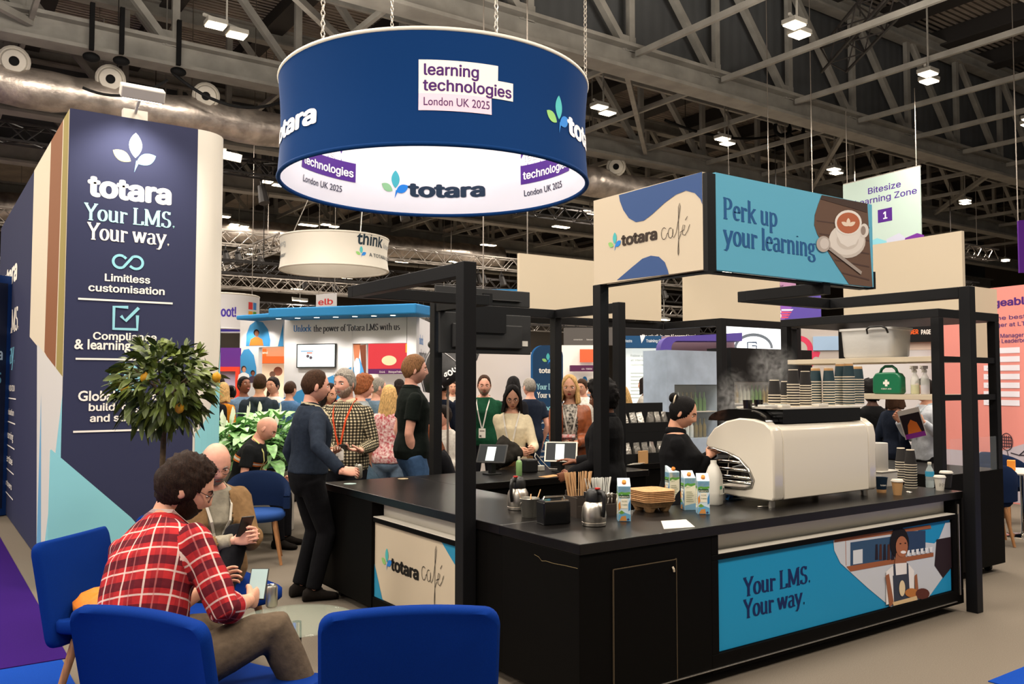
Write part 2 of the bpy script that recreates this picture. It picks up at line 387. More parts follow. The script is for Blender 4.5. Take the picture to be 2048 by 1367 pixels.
quad('wall_back', (-45, 62, 0), (75, 62, 0), (75, 62, 16), (-45, 62, 16), M_farwall, 'far dim end wall of the exhibition hall')
quad('wall_right', (72, 62, 0), (72, -14, 0), (72, -14, 16), (72, 62, 16), M_farwall, 'far dim side wall of the exhibition hall')
quad('wall_left', (-44, -14, 0), (-44, 62, 0), (-44, 62, 16), (-44, -14, 16), M_farwall, 'dim wall beyond the aisle of the exhibition hall')
ZB, ZT, ZD = 9.0, 12.3, 13.0
M_deck = mat('ribbed_roof_deck', 'a5998d', .6, .1, noise_=.2, nscale=.7)
wave_bump(M_deck, 1.6, 'Y', 1, .12)
quad('ceiling', (-45, 75, ZD), (75, 75, ZD), (75, -14, ZD), (-45, -14, ZD), M_deck, 'ribbed metal roof deck over the exhibition hall')
M_rafter = mat('dark_rafter', '2b2725', .7)
for i, x in enumerate(range(-30, 60, 3)):
    mb = MB(); mb.box((x-.16, -10, ZD-.55), (x+.16, 60, ZD-.03)); mb.box((x-.3, -10, ZD-.6), (x+.3, 60, ZD-.54))
    tag(struct(mb.build('ceiling_rafter', M_rafter)), 'dark steel rafter under the ribbed roof deck', 'rafter', 'roof rafters', 'structure')
TRUSS = [(10.75, 'clad'), (16.4, ''), (22.0, ''), (27.8, 'clad'), (34, ''), (42, '')]
for ti, (y, k) in enumerate(TRUSS):
    place = ['nearest roof truss, in front of the dark clad panels', 'roof truss above the silver duct, second from the near end', 'third roof truss from the near end', 'roof truss carrying the second row of dark clad panels', 'roof truss deep in the hall, next to last', 'farthest roof truss in the hall'][ti]
    t = thing('roof_truss', place, 'roof truss', (0, y, ZB), 0, 'steel roof trusses'); t['kind'] = 'structure'
    x0, x1 = (-36, 62); st = 2.85
    mb = MB()
    for dz in (-.27, .27): mb.box((x0, y-.26, ZB+dz-.04), (x1, y+.26, ZB+dz+.04))
    mb.box((x0, y-.03, ZB-.24), (x1, y+.03, ZB+.24)); mb.build('bottom_chord', M_roofsteel, t)
    mb = MB()
    for dz in (-.2, .2): mb.box((x0, y-.18, ZT+dz-.03), (x1, y+.18, ZT+dz+.03))
    mb.box((x0, y-.03, ZT-.2), (x1, y+.03, ZT+.2)); mb.build('top_chord', M_roofsteel, t)
    n0 = -9 if ti < 3 else -6
    for i in range(n0, 14):
        x = 10.4+i*st
        if x > 46: break
        mb = MB(); mb.bar((x, y, ZB+.2), (x, y, ZT-.1), .16, .13, None, (0, 1, 0)); mb.build('post', M_roofsteel, t)
        mb = MB(); mb.bar((x-.15, y, ZB+.25), (x-st+.2, y, ZT-.1), .15, .16, None, (0, 1, 0))
        mb.box((x-.28, y-.05, ZB+.2), (x+.12, y+.05, ZB+.55)); mb.build('diagonal', M_roofsteel, t)
    if k:
        quad('wall_smoke_screen' if ti else 'wall_upper', (x0, y+.35, ZB+.2), (x1, y+.35, ZB+.2), (x1, y+.35, ZD), (x0, y+.35, ZD), M_clad, 'dark clad panels above the nearest truss' if ti == 0 else 'dark clad panels deeper in the hall')
ys = [-6]+[q[0] for q in TRUSS]
for i in range(-8, 13):          # bars that tie the trusses together at the level of the lower chord
    x = 10.4+i*2.85
    for j in range(len(ys)-2):
        if x < 8 and i % 2: continue
        mb = MB(); mb.bar((x, ys[j]+.2, ZB+.1), (x, ys[j+1]-.2, ZB+.1), .09, .13)
        tag(struct(mb.build('tie_beam', M_roofsteel)), 'pale steel tie beam running between two roof trusses', 'beam', 'tie beams between the trusses', 'structure')
    if i % 3 == 0:
        mb = MB(); mb.bar((x, ys[1]+.2, ZB), (x+5.7, ys[2]-.2, ZB), .12, .14)
        tag(struct(mb.build('tie_beam', M_roofsteel)), 'slanting wind brace between the two nearest roof trusses', 'beam', 'wind braces', 'structure')
for y, z in ((4.5, 9.4), (13.6, 9.9), (13.6, 11.2), (19.2, 10.1), (25, 9.6)):
    mb = MB(); mb.bar((-30, y, z), (45, y, z), .1, .12)
    tag(struct(mb.build('cable_rail', M_roofsteel)), 'thin steel service rail running along under the roof', 'rail', 'service rails', 'structure')
# silver ducts with white jet nozzles
def duct(y, z, x0, x1, r, label, noz, down=True):
    t = thing('ventilation_duct', label, 'duct', ((x0+x1)/2, y, z)); n = int((x1-x0)/.5); mb = MB()
    rr = [r*(1+.05*math.sin(i*2.1)+.04*math.sin(i*5.7)-(.06 if i % 4 == 0 else 0)) for i in range(n+1)]
    mb.tube([(x0+(x1-x0)*i/n, y, z+.03*math.sin(i*1.3)) for i in range(n+1)], rr, 18); mb.build('pipe', M_silver, t, smooth=180)
    for px, py in noz:
        c = WY(px, py, y-r*.75); 
        dr = (CAM-c).normalized(); q = dr.to_track_quat('Z', 'Y').to_matrix()
        mb = MB(); mb.lathe([(.30, -.2), (.31, 0), (.27, .05), (.25, .04)], c, 20, None, q, False); mb.lathe([(.25, .04), (.22, .12), (.1, .16), (.095, .1)], c, 20, None, q, False)
        nz = mb.build('nozzle', M_white, t, 40, label='white round jet nozzle')
        mb = MB(); mb.lathe([(0.001, .101), (.1, .1), (.1, .09)], c, 16, None, q); mb.build('opening', M_blackmat, nz)
    return t
duct(17.1, 7.95, -22, 14, .42, 'silver foil air duct with white nozzles crossing behind the big drum', [(28, 122), (221, 158), (412, 192)])
duct(17.0, 8.0, 14.2, 24, .48, 'silver foil air duct above the café sign', [(1232, 333)])
duct(33, 8.2, -15, 22, .5, 'silver foil air duct far behind the white ring sign', [])
# high bay lamps: two bright heads on a bracket
lamps = [(453, 63), (1594, 62), (1857, 157), (2045, 240), (1207, 222), (1450, 284), (1655, 340), (1940, 407), (545, 368), (660, 452), (478, 452), (960, 520), (1185, 368), (905, 524), (600, 602), (1330, 640), (2005, 520), (1180, 425), (440, 432), (765, 563), (508, 510), (330, 238)]
for i, (px, py) in enumerate(lamps):
    z = 8.62 if py < 300 else 8.5 if py < 420 else 8.3
    p = WZ(px, py, z)
    if p.y > 58 or p.x > 68: p = W(px, py, 45)
    q_ = p.x-3*round(p.x/3)
    if abs(q_) < .42: p.x += math.copysign(.42, q_)-q_
    where = ['beside the tower head', 'under the dark panels right of the big drum', 'second to the right under the dark panels', 'at the right edge of the roof', 'just right of the big drum', 'above the café signs', 'behind the light blue café sign', 'right of the hanging zone banner', 'left of the big drum'][i] if i < 9 else 'deep in the hall'
    t = thing('high_bay_light', 'twin headed roof lamp '+where, 'ceiling light', p, 0, 'roof lamps' if i < 9 else 'roof lamps deep in the hall')
    for s in (-1, 1):
        o = Vector((s*.24, s*.12, 0))+p
        mb = MB(); mb.box(o+Vector((-.19, -.16, .03)), o+Vector((.19, .16, .12))); h = mb.build('lamp_head', M_roofsteel, t)
        mb = MB(); mb.box(o+Vector((-.17, -.14, 0)), o+Vector((.17, .14, .028))); mb.build('diffuser', M_lamp, h)
    light('AREA', p-Vector((0, 0, .03)), 420, .6, sy=.4)
    mb = MB(); mb.bar(p+Vector((-.5, -.2, .15)), p+Vector((.5, .2, .15)), .05); mb.bar(p+Vector((0, 0, .15)), p+Vector((0, 0, ZD-.02-p.z)), .03); mb.build('bracket', M_roofsteel, t)
# lattice rigging trusses hung below the roof
M_alu = mat('dull_aluminium', '8f877f', .4, .7); M_aludk = mat('dark_rigging', '2a2625', .6)
def lattice(p, q, s, label, m, group='rigging trusses'):
    p = Vector(p); q = Vector(q); L = (q-p).length; n = max(2, int(L/s)); t = (q-p)/n; a = t.normalized().cross(Vector((0, 0, 1)))*s/2; b = Vector((0, 0, s/2))
    mb = MB(); C = [a+b, -a+b, -a-b, a-b]
    for c in C: mb.bar(p+c, q+c, .05)
    for i in range(n):
        for k in range(4):
            c0, c1 = C[k], C[(k+1) % 4]
            if (i+k) % 2: c0, c1 = c1, c0
            mb.bar(p+t*i+c0, p+t*(i+1)+c1, .025)
    for k in (.12, .5, .88): w_ = p.lerp(q, k); mb.bar(w_+UP*s/2, Vector((w_.x, w_.y, ZD-.02)), .02)
    return tag(mb.build('rigging_truss', m), label, 'lighting truss', group)
lattice((-2, 19, 7.4), (24, 19, 7.4), .4, 'dark lattice rigging truss behind the big drum', M_aludk)
lattice((-2, 28, 7.0), (34, 28, 7.0), .5, 'pale lattice rigging truss under the big drum', M_alu)
lattice((0, 36, 7.2), (40, 36, 7.2), .5, 'dark lattice rigging truss far behind the ring sign', M_aludk)
lattice((-4, 32, 5.9), (40, 32, 5.9), .5, 'low lattice rigging truss over the white stand wall', M_alu)
lattice((2, 24, 5.4), (11, 24, 5.4), .4, 'low dark lattice truss behind the white ring sign', M_aludk)
lattice((-4, 40, 5.6), (46, 40, 5.6), .5, 'low dark lattice truss deep in the hall', M_aludk)
lattice((0, 52, 6.2), (56, 52, 6.2), .6, 'low pale lattice truss near the far wall', M_alu)
lattice((-2, 46, 7.4), (50, 46, 7.4), .6, 'farthest lattice rigging truss across the hall', M_alu)
lattice((20.5, 12.5, 6.5), (30.5, 12.5, 6.5), .4, 'bright lattice truss right of the zone banner', M_alu)
lattice((18, 14, 5.5), (32, 14, 5.5), .4, 'lower lattice truss right of the tall cream panel', M_aludk)
lattice((7.6, 25, 6.6), (7.6, 40, 6.6), .45, 'pale lattice truss running away under the big drum', M_alu)
lattice((1.5, 22, 6.6), (1.5, 40, 6.6), .45, 'pale lattice truss running away above the ring sign', M_alu)
lattice((6.3, -3, 9.6), (15.5, 9.0, 9.6), .6, 'black lattice truss crossing the top right corner of the roof', M_aludk)
rn = random.Random(3)
for k in range(26):               # spotlights and motors hanging from the rigging
    y = rn.choice((19, 28, 36, 28)); x = rn.uniform(0, 30); z = {19: 7.215, 28: 6.765, 36: 6.965}[y]; y += {19: .2, 28: .25, 36: .25}[y]
    t = thing('rigging_spotlight', 'small dark spotlight hanging from a rigging truss', 'spotlight', (x, y, z-.5), 0, 'spotlights on the rigging')
    mb = MB(); mb.tube([(x, y, z), (x, y, z-.25)], .03, 6); mb.build('clamp', M_aludk, t)
    mb = MB(); mb.tube([(x, y, z-.22), (x+.05, y-.12, z-.7)], [.1, .15], 10); mb.build('can', M_aludk, t)
def cable(pts, r, label, name='cable', m=None):
    mb = MB(); mb.tube(pts, r, 6); return tag(mb.build(name, m or M_blackmat), label, 'cable')
def swag(a, b, sag, n=12): a = Vector(a); b = Vector(b); return [a.lerp(b, i/n)-Vector((0, 0, sag*4*(i/n)*(1-i/n))) for i in range(n+1)]
far = 0
for fx_ in (-8, 1.5, 10.5, 19.5, 28.5, 37.5, 46.5):       # rows of lamps deeper in the hall
    for fy_ in (25.2, 31, 38.5, 47, 55):
        if fx_ > 40 and fy_ < 30: continue
        p = Vector((fx_+rn.uniform(-.4, .4), fy_, 8.35)); mb = MB(); mb.box(p+Vector((-.4, -.16, .03)), p+Vector((.4, .16, .12))); mb.bar(p+UP*.12, Vector((p.x, p.y, ZD-.02)), .03)
        o = thing('high_bay_light', 'small roof lamp in the rows far down the hall', 'ceiling light', p, 0, 'roof lamps far down the hall'); mb.build('lamp_head', M_roofsteel, o); mb = MB(); mb.box(p+Vector((-.38, -.14, 0)), p+Vector((.38, .14, .028))); mb.build('diffuser', M_lamp, o); light('AREA', p-UP*.03, 420, .8, sy=.3)
cable(swag(WY(345, 145, 16), WY(565, 203, 16), .4), .035, 'black cable slung below the silver duct left of the drum')
cable(swag(WY(165, 175, 16), WY(335, 160, 16), .25), .03, 'black cable slung between the duct clamps above the tower')
cable(swag(WY(1330, 240, 14), WY(1620, 250, 14), .5), .04, 'black cable slung under the truss above the café signs')
for i, (px, py) in enumerate(((1565, 245), (1592, 250), (1620, 240))):
    c = WY(px, py, 13.6); mb = MB()
    mb.tube([c+Vector((.3*math.cos(a), .1*math.sin(a*2), .42*math.sin(a))) for a in np.linspace(0, 4*PI, 40)], .06, 6)
    tag(mb.build('cable_coil', M_blackmat), 'black coil of cable hanging from the truss, '+('left', 'middle', 'right')[i]+' of three', 'cable coil', 'cable coils')
for px, py in ((183, 100), (243, 108), (357, 130)):
    c = WY(px, py, 16.0); t = thing('clamp_speaker', 'black device hanging from the duct beside nozzle '+('left of the tower head' if px < 200 else 'above the tower arm light' if px < 300 else 'near the slung cable'), 'device', c)
    mb = MB(); mb.bar(c, c+Vector((0, 0, 1.0)), .09); mb.build('strap', M_blackmat, t)
    mb = MB(); mb.ball(c+Vector((0, 0, -.15)), (.17, .12, .1)); mb.build('housing', M_blackmat, t, 180)

# ------------------------------------------------------------------ tall tower wall
M_navy = mat('navy_fabric', '33364f', .8, spec=.12, bump=.1, bscale=500)
tw = thing('tower_wall', 'tall navy printed tower wall with white lettering and a rounded white edge', 'display wall', (-1, 6, 0))
HX0, HY0, HH = -1.74, 4.62, 4.02
hx1 = WY(392, 500, HY0).x; XR = WY(441, 420, HY0+.3).x
mb = MB()
for a, b, m in (((HX0, HY0), (hx1, HY0), M_navy),):
    mb.box((HX0, HY0, .02), (hx1, HY0+.3, HH), M_navy)
mb.build('front_panel', None, tw)
mb = MB(); pr = [(hx1, HY0+.3), (hx1, HY0)]+[(XR-.28+.28*math.sin(R(a)), HY0+.28-.28*math.cos(R(a))) for a in range(0, 91, 9)]+[(XR, 11.5), (HX0+.2, 11.5), (HX0+.2, HY0+.3)]
mb.prism(pr, Matrix.Translation((0, 0, .02)), HH-.02); mb.build('rounded_side', M_white, tw, 30)
mb = MB(); mb.box((HX0, HY0+.3, .02), (HX0+.2, 11.5, HH), M_navy); mb.build('aisle_panel', None, tw)
a = Art((HX0, HY0, 0), (1, 0, 0), (0, 0, 1)); PWd = hx1-HX0
def fy(px, py): p = WY(px, py, HY0); return p.x-HX0, p.z
a.poly([fy(100, 900), fy(102, 898), fy(262, 1034), fy(330, 1110), fy(340, 1400), fy(85, 1400)], '86c5cf')
cx = PWd*.5
lx, lz = fy(178, 392); rx, rz_ = fy(343, 396)
a.text('totara', lx, lz+.01, .33, 'f4efe4', .042, w=rx-lx)
l0 = fy(270, 345); a.leaves(l0[0], l0[1], .36, ('cfc47c', 'c9dde0', '86b8d8'))
for t_, p0, p1, c in (('Your LMS.', (168, 438), (352, 455), 'a9dbdc'), ('Your way.', (174, 477), (341, 489), 'f0e8da')):
    q0, q1 = fy(*p0), fy(*p1); a.serif(t_, q0[0], q0[1], .205, c, w=q1[0]-q0[0], A=.066)
a.strokes([arc(-.5, 0, .42, .42, 60, 300, 14)+[(0, 0)]+arc(.5, 0, .42, .42, 240, 120, 2)[:0]+[(.28, .36)]+arc(.5, 0, .42, .42, 120, -120, 14)+[(.12, -.25)], [(-.28, .36), (-.12, .22)]], *fy(256, 524), .13, '8fcbd6', .085)
for t_, p0, p1 in (('Limitless', (208, 561), (300, 565)), ('customisation', (176, 581), (329, 590)), ('Compliance', (185, 678), (313, 683)), ('& learning at scale', (148, 697), (345, 704)), ('Global expertise,', (155, 801), (345, 802)), ('build, deploy', (176, 821), (315, 822)), ('and support', (179, 843), (308, 844))):
    q0, q1 = fy(*p0), fy(*p1); a.text(t_, q0[0], q0[1], .118, 'efe9de', .022, w=q1[0]-q0[0])
for p0, p1 in (((156, 597), (345, 606)), ((151, 717), (350, 720)), ((146, 863), (352, 863))):
    q0, q1 = fy(*p0), fy(*p1); a.rect(q0[0], q0[1]-.008, q1[0], q0[1]+.008, 'efe9de')
q = fy(251, 636); a.strokes([[(.1, .5), (-.5, .5), (-.5, -.5), (.5, -.5), (.5, .15)], [(-.2, .1), (.0, -.12), (.55, .5)]], q[0], q[1], .19, '8fcbd6', .07)
q = fy(250, 755); a.strokes([arc(0, 0, .5, .5, 0, 360, 24), arc(0, 0, .22, .5, 0, 360, 24), [(-.5, 0), (.5, 0)], [(0, .5), (0, -.5)], [(-.43, .25), (.43, .25)], [(-.43, -.25), (.43, -.25)]], q[0], q[1], .24, '8fcbd6', .04)
a.build('graphic_print', tw)
arcL = .28*PI/2
def rb_(x, y, e): q = x/.28; r_ = .28+e; return Vector((XR-.28+r_*math.sin(q), HY0+.28-r_*math.cos(q), y))
a = Art((0, 0, 0), (1, 0, 0), (0, 0, 1), rb_); zt_ = lambda u, lo: (1.25+1.15*(u/arcL)**1.5) if not lo else (1.0+.1*u/arcL)
for i in range(8):
    u0, u1 = arcL*i/8, arcL*(i+1)/8; a.poly([(u0, zt_(u0, 1)), (u1, zt_(u1, 1)), (u1, zt_(u1, 0)), (u0, zt_(u0, 0))], '86c5cf', 1)
a.build('graphic_print', tw)
b = Art((HX0, 11.5, 0), (0, -1, 0), (0, 0, 1))          # the aisle side: photo strip, lettering, light blue flashes
def fx(px, py): p = WX(px, py, HX0); return 11.5-p.y, p.z
E = 11.5-HY0
b.poly([(E-2.6, 2.2), (E-.02, 1.75), (E-.02, HH), (E-2.6, HH)], 'd9cdb4'); b.poly([(E-1.3, 2.0), (E-.5, 1.8), (E-.4, HH), (E-1.2, HH)], '8a5a3a'); b.poly([(E-.45, 1.75), (E-.05, 1.7), (E-.05, HH), (E-.35, HH)], '9a8b4e')
b.poly([(E-1.5, 0.1), (E-.02, .1), (E-.02, 1.75), (E-1.9, 2.1)], 'cfcdc6'); b.poly([(E-1.0, .1), (E-.02, .1), (E-.02, 1.6)], '86c5cf'); b.poly([(E-1.5, .1), (E-1.15, .1), (E-1.45, 1.6)], '6aa3c8')
b.text('totara', .5, 3.0, .5, 'f0e8da', .042, w=2.2).serif('Your LMS.', .5, 2.35, .42, 'f0e8da', w=2.6).serif('Your way.', .5, 1.95, .42, '7fc3da', w=2.2)
for i, t_ in enumerate(('TRANSFORM YOUR ORGANISATION', 'Limitless customisation', 'Compliance & learning', 'Global expertise', 'Integrated partners')):
    b.text(t_, .4, 1.6-.3*i, .14, 'efe9de', .015, w=2.4); b.rect(.4, 1.5-.3*i, 3.0, 1.515-.3*i, 'efe9de')
b.build('aisle_print', tw)
# arm light on the tower's top edge
def arm_light(base, head, target, label, power):
    t = thing('arm_light', label, 'spotlight', base)
    mb = MB(); mb.box(Vector(base)+Vector((-.1, -.03, -.06)), Vector(base)+Vector((.1, .05, .03))); mb.build('clamp', M_white, t)
    mb = MB(); mb.tube([base, Vector(base).lerp(Vector(head), .5)+Vector((0, -.03, .03)), head], .014, 8); mb.build('arm', M_white, t)
    d = (Vector(target)-Vector(head)).normalized(); q = d.to_track_quat('-Z', 'Y').to_matrix().to_4x4(); q.translation = Vector(head)
    mb = MB(); mb.box((-.17, -.055, -.05), (.17, .055, .05), None, q); h = mb.build('lamp_head', M_white, t, bevel=.01)
    mb = MB(); mb.box((-.15, -.045, -.056), (.15, .045, -.051), None, q); mb.build('diffuser', M_lamp, h)
    o = light('SPOT', Vector(head)+d*.1, power, .08, (1, .93, .8), spot=R(115), blend=.8); o.rotation_euler = d.to_track_quat('-Z', 'Y').to_euler()
ab = WY(270, 228, HY0+.05); ah = WY(285, 186, HY0-.5)
arm_light(ab, ah, (ab.x-.05, HY0, 3.3), 'white arm light clipped on top of the navy tower', 100)
ab = WY(437, 300, 8.5); ah = WY(458, 312, 8.2)
arm_light(ab, ah, ah+Vector((.2, -.8, -.3)), 'bright arm light sticking out behind the rounded tower edge', 60)
# ------------------------------------------------------------------ big blue drum sign and small white ring sign
def drum(name, label, c, Rr, z0, z1, mo, mi, sag, nseg=96):
    t = thing(name, label, 'hanging sign', (c[0], c[1], z0))
    def rad(f): return Rr*(1-sag*math.sin(PI*f))
    for nm, off, m in (('outer_skin', 0, mo), ('inner_skin', -.03, mi)):
        mb = MB(); mb.lathe([(rad(i/12)+off, z0+(z1-z0)*i/12) for i in range(13)], (c[0], c[1], 0), nseg, None, None, False); mb.build(nm, m, t, 180)
    for z, f, m in ((z0, 0, mo), (z1, 1, M_white)):
        mb = MB(); mb.tube([(c[0]+(Rr-.015)*math.cos(a), c[1]+(Rr-.015)*math.sin(a), z) for a in np.linspace(0, 2*PI, nseg+1)], .028, 8); mb.build('rim', m, t, 180)
    def bend(a0, inside=False):
        def f(x, y, e):
            r = rad(max(0, min(1, y/(z1-z0))))
            if inside:
                th = a0-x/Rr; r = r-.03-e
            else:
                th = a0+x/Rr; r = r+e
            return Vector((c[0]+r*math.cos(th), c[1]+r*math.sin(th), z0+y))
        return f
    return t, bend
M_drum = mat('deep_blue_fabric', '0a3062', .85, spec=.08, bump=.04, bscale=30)
M_drumin = mat('white_fabric', 'd8d8e6', .85)
dd = 11.1; dc = G(868.5, dd)
dz0 = CAM.z+.2835*(dd-2.0); dz1 = CAM.z+.4226*(dd-2.0)
dt, bend = drum('hanging_drum_sign', 'large deep blue fabric drum sign with white lettering hung over the café', dc, 2.0, dz0, dz1, M_drum, M_drumin, .018)
acam = math.atan2(CAM.y-dc.y, CAM.x-dc.x)
def ang(px):                      # angle on the near wall for a picture column
    g = RT*((px-1024)/FPX)+FW; g.z = 0; o = Vector((CAM.x-dc.x, CAM.y-dc.y, 0)); A = g.dot(g); B = 2*o.dot(g); Cc = o.dot(o)-3.96**2/4*1.0
    q = B*B-4*A*Cc; tt = (-B-math.sqrt(max(q, 0)))/(2*A); p = o+g*tt; return math.atan2(p.y, p.x)
HD = dz1-dz0
A = Art((0, 0, 0), (1, 0, 0), (0, 0, 1), bend(ang(834)))
def dw(px0, px1): return (ang(px1)-ang(px0))*2.0
wl = dw(834, 1027); w1 = dw(834, 996); w2 = dw(834, 983)
A.rect(0, HD*.53, w1, HD*.73, 'efe4dc', 1); A.rect(0, HD*.44, wl, HD*.60, 'efe4dc', 2); A.rect(0, HD*.29, w2, HD*.44, 'e0c3d3', 3); A.k = 3
A.text('learning', .05, HD*.60, .235, '472064', .022, w=dw(841, 955)); A.text('technologies', .05, HD*.465, .235, '472064', .022, w=dw(841, 1022)); A.text('London UK 2025', .05, HD*.335, .13, '54305f', .008, w=dw(841, 977))
A.build('graphic_print', dt)
A = Art((0, 0, 0), (1, 0, 0), (0, 0, 1), bend(ang(1103))); A.leaves(.17, HD*.27, .46); A.text('totara', .38, HD*.31, .42, 'eeeaf0', .042, w=1.35); A.build('graphic_print', dt)
A = Art((0, 0, 0), (1, 0, 0), (0, 0, 1), bend(ang(628)-1.36/2.0)); A.leaves(-.22, HD*.25, .46); A.text('totara', 0, HD*.29, .42, 'eeeaf0', .042, w=1.35); A.build('graphic_print', dt)
# inside the drum
af = math.atan2(dc.y-CAM.y, dc.x-CAM.x)
A = Art((0, 0, 0), (1, 0, 0), (0, 0, 1), bend(af+.395, True)); A.leaves(.16, .22, .44, ('83b48f', '3f9fb4', '1d73d0')); A.text('totara', .38, .28, .38, '1b2c44', .042, w=1.22); A.build('inner_print', dt)
for sx in (-1, 1):
    a0 = af+(1.22 if sx < 0 else -.72)
    A = Art((0, 0, 0), (1, 0, 0), (0, 0, 1), bend(a0, True)); A.rect(0, .5, .95, .95, '4a2382', 1); A.rect(0, .38, 1.14, .66, '4a2382', 2); A.k = 3
    A.text('learning', .05, .72, .22, 'eeeaf0', .022, w=.72); A.text('technologies', .05, .45, .22, 'eeeaf0', .022, w=1.05); A.text('London UK 2025', .05, .2, .13, '33304a', .006, w=.85); A.build('inner_print', dt)
light('POINT', (dc.x, dc.y, dz0+.5), 14, .8, (.92, .94, 1))  # added lamp without a fixture, brightens the drum's inner skin
for i, aa in enumerate((R(-40), R(80), R(200), R(-100))):
    p = Vector((dc.x+1.97*math.cos(aa), dc.y+1.97*math.sin(aa), dz1)); mb = MB()
    q = Vector((p.x, p.y, 9.0)); n = int((q.z-p.z)/.06)
    for k in range(n):
        z = p.z+.06*k
        mb.tube([(p.x+(.022*math.cos(b) if k % 2 else 0), p.y+(0 if k % 2 else .022*math.cos(b)), z+.04*math.sin(b)+.03) for b in np.linspace(0, 2*PI, 7)], .007, 4, cap=False)
    tag(mb.build('hoist_chain', M_steel), 'steel hoist chain holding up the blue drum, '+('right', 'rear', 'left', 'front')[i]+' one', 'chain', 'hoist chains of the drum')
sd = 22.0; sc_ = G(667, sd); Rs = .0632*sd
sz0 = CAM.z+.1409*(sd-Rs); sz1 = CAM.z+.1797*(sd-Rs)
st_, sb = drum('hanging_ring_sign', 'white fabric ring sign hung behind the blue drum', sc_, Rs, sz0, sz1, M_white, M_white, .03)
for px, flip in ((712, 0), (493, 1)):
    g = RT*((px-1024)/FPX)+FW; o = Vector((CAM.x-sc_.x, CAM.y-sc_.y, 0)); 
    def an(px):
        u = (px-667)/FPX*sd/Rs; return math.atan2(CAM.y-sc_.y, CAM.x-sc_.x)+math.asin(max(-1, min(1, u)))
    A = Art((0, 0, 0), (1, 0, 0), (0, 0, 1), sb(an(710) if not flip else an(590)-2.3/Rs))
    A.text('think', 0, .52, .46, '20303c', .02, w=.9); A.text('learning', .95, .52, .26, '9aa0a4', .0, w=.95); A.leaves(.12, .18, .3); A.text('A TOTARA COMPANY', .36, .24, .17, '303c46', .01, w=1.55); A.build('graphic_print', st_)
for sx in (-.6, .6):
    mb = MB(); p = Vector((sc_.x, sc_.y, 0))+RT*(Rs*sx)-FW*(Rs*.7); p.z = sz1; q = Vector((sc_.x, sc_.y, 9.0))+RT*(.9 if sx > 0 else .4)
    mb.tube([p, q], .012, 5); tag(mb.build('suspension_wire', M_steel), 'thin wire holding up the white ring sign, '+('left' if sx < 0 else 'right')+' one', 'wire', 'wires of the ring sign')

# ------------------------------------------------------------------ the café: counters
CH = .89
cf = thing('front_counter', 'black café counter with the blue lettered panel facing the walkway', 'counter', (1.8, .35, 0))
def cbox(nm, a, b, m=None, p=cf, bev=.004, label=None): m = m or (M_blacklam if nm == 'worktop' else M_cab); mb = MB(); mb.box(a, b); return mb.build(nm, m, p, bevel=bev, label=label)
cbox('worktop', (0, 0, CH-.055), (3.72, .72, CH))
PX0, PX1 = 1.033, 3.58
cbox('cabinet', (.004, .012, .07), (PX0-.06, .70, CH-.056)); cbox('cabinet', (PX0-.06, .14, .07), (3.72, .70, CH-.056))
cbox('front_frame', (PX0-.06, .012, .69), (PX1+.14, .14, .722)); cbox('front_frame', (PX0-.06, .012, .06), (PX1+.14, .14, .165))
cbox('front_frame', (PX0-.06, .0125, .165), (PX0, .139, .69)); cbox('front_frame', (PX1, .0125, .165), (PX1+.14, .139, .69)); cbox('front_frame', (PX0-.06, .012, .722), (PX0, .14, CH-.056)); cbox('front_frame', (PX1+.05, .012, .722), (PX1+.14, .14, CH-.056))
cbox('light_recess', (PX0, .10, .724), (PX1+.05, .139, CH-.06), M_white, label='white recessed strip'); cbox('light_recess', (PX0, .014, .7225), (PX1+.05, .1, .729), M_white)
cbox('kick_rail', (.3, -.004, .085), (3.6, .012, .092), M_steel, label='thin shiny trim rail'); cbox('kick_rail', (3.645, -.004, .13), (3.651, .012, .8), M_steel)
p_ = cbox('front_panel', (PX0+.001, .03, .166), (PX1-.001, .06, .689), mat('print_1f8fc0', '1f8fc0', .5, spec=.2), label='blue printed panel')
a = Art((PX0, .03, .166), (1, 0, 0), (0, 0, 1))
def fp(px, py): p = WY(px, py, .03); return p.x-PX0, p.z-.166
for t_, p0, p1 in (('Your LMS.', (1487, 1192), (1622, 1166)), ('Your way.', (1487, 1236), (1611, 1212))):
    q0, q1 = fp(*p0), fp(*p1); a.serif(t_, q0[0], q0[1], .155, '15285a', w=q1[0]-q0[0])
pw = PX1-PX0; ph = .523
photo = [fp(1666, 1080), fp(1668, 1100), fp(1680, 1125), fp(1735, 1175), fp(1788, 1219), fp(1850, 1203), fp(1911, 1128), fp(1911, 1042), fp(1890, 1045), fp(1878, 1075), fp(1868, 1086), fp(1850, 1084), fp(1832, 1055), fp(1666, 1080)]
photo = [(min(x, pw-.001), min(y, ph-.001)) for x, y in photo]
a.poly(photo, 'c9ccd2')
def R4(px0, py0, px1, py1, c): q = [fp(px0, py0), fp(px1, py1)]; a.rect(q[0][0], q[1][1], q[1][0], min(q[0][1], ph-.001), c)
R4(1690, 1078, 1692, 1130, 'a8633f')
for pts, c in (([(1668, 1077), (1860, 1049), (1862, 1056), (1668, 1084)], '9c5c3c'), ([(1700, 1084), (1782, 1072), (1782, 1122), (1700, 1136)], '34506e'), ([(1812, 1062), (1850, 1060), (1850, 1100), (1815, 1105)], '2c4160'), ([(1692, 1132), (1866, 1104), (1866, 1112), (1700, 1142)], '9c5c3c'), ([(1872, 1078), (1905, 1072), (1905, 1130), (1885, 1155), (1868, 1130)], '2a1c20'), ([(1705, 1100), (1724, 1097), (1724, 1125), (1705, 1128)], 'd6d9dc')):
    a.poly([fp(*p) for p in pts], c)
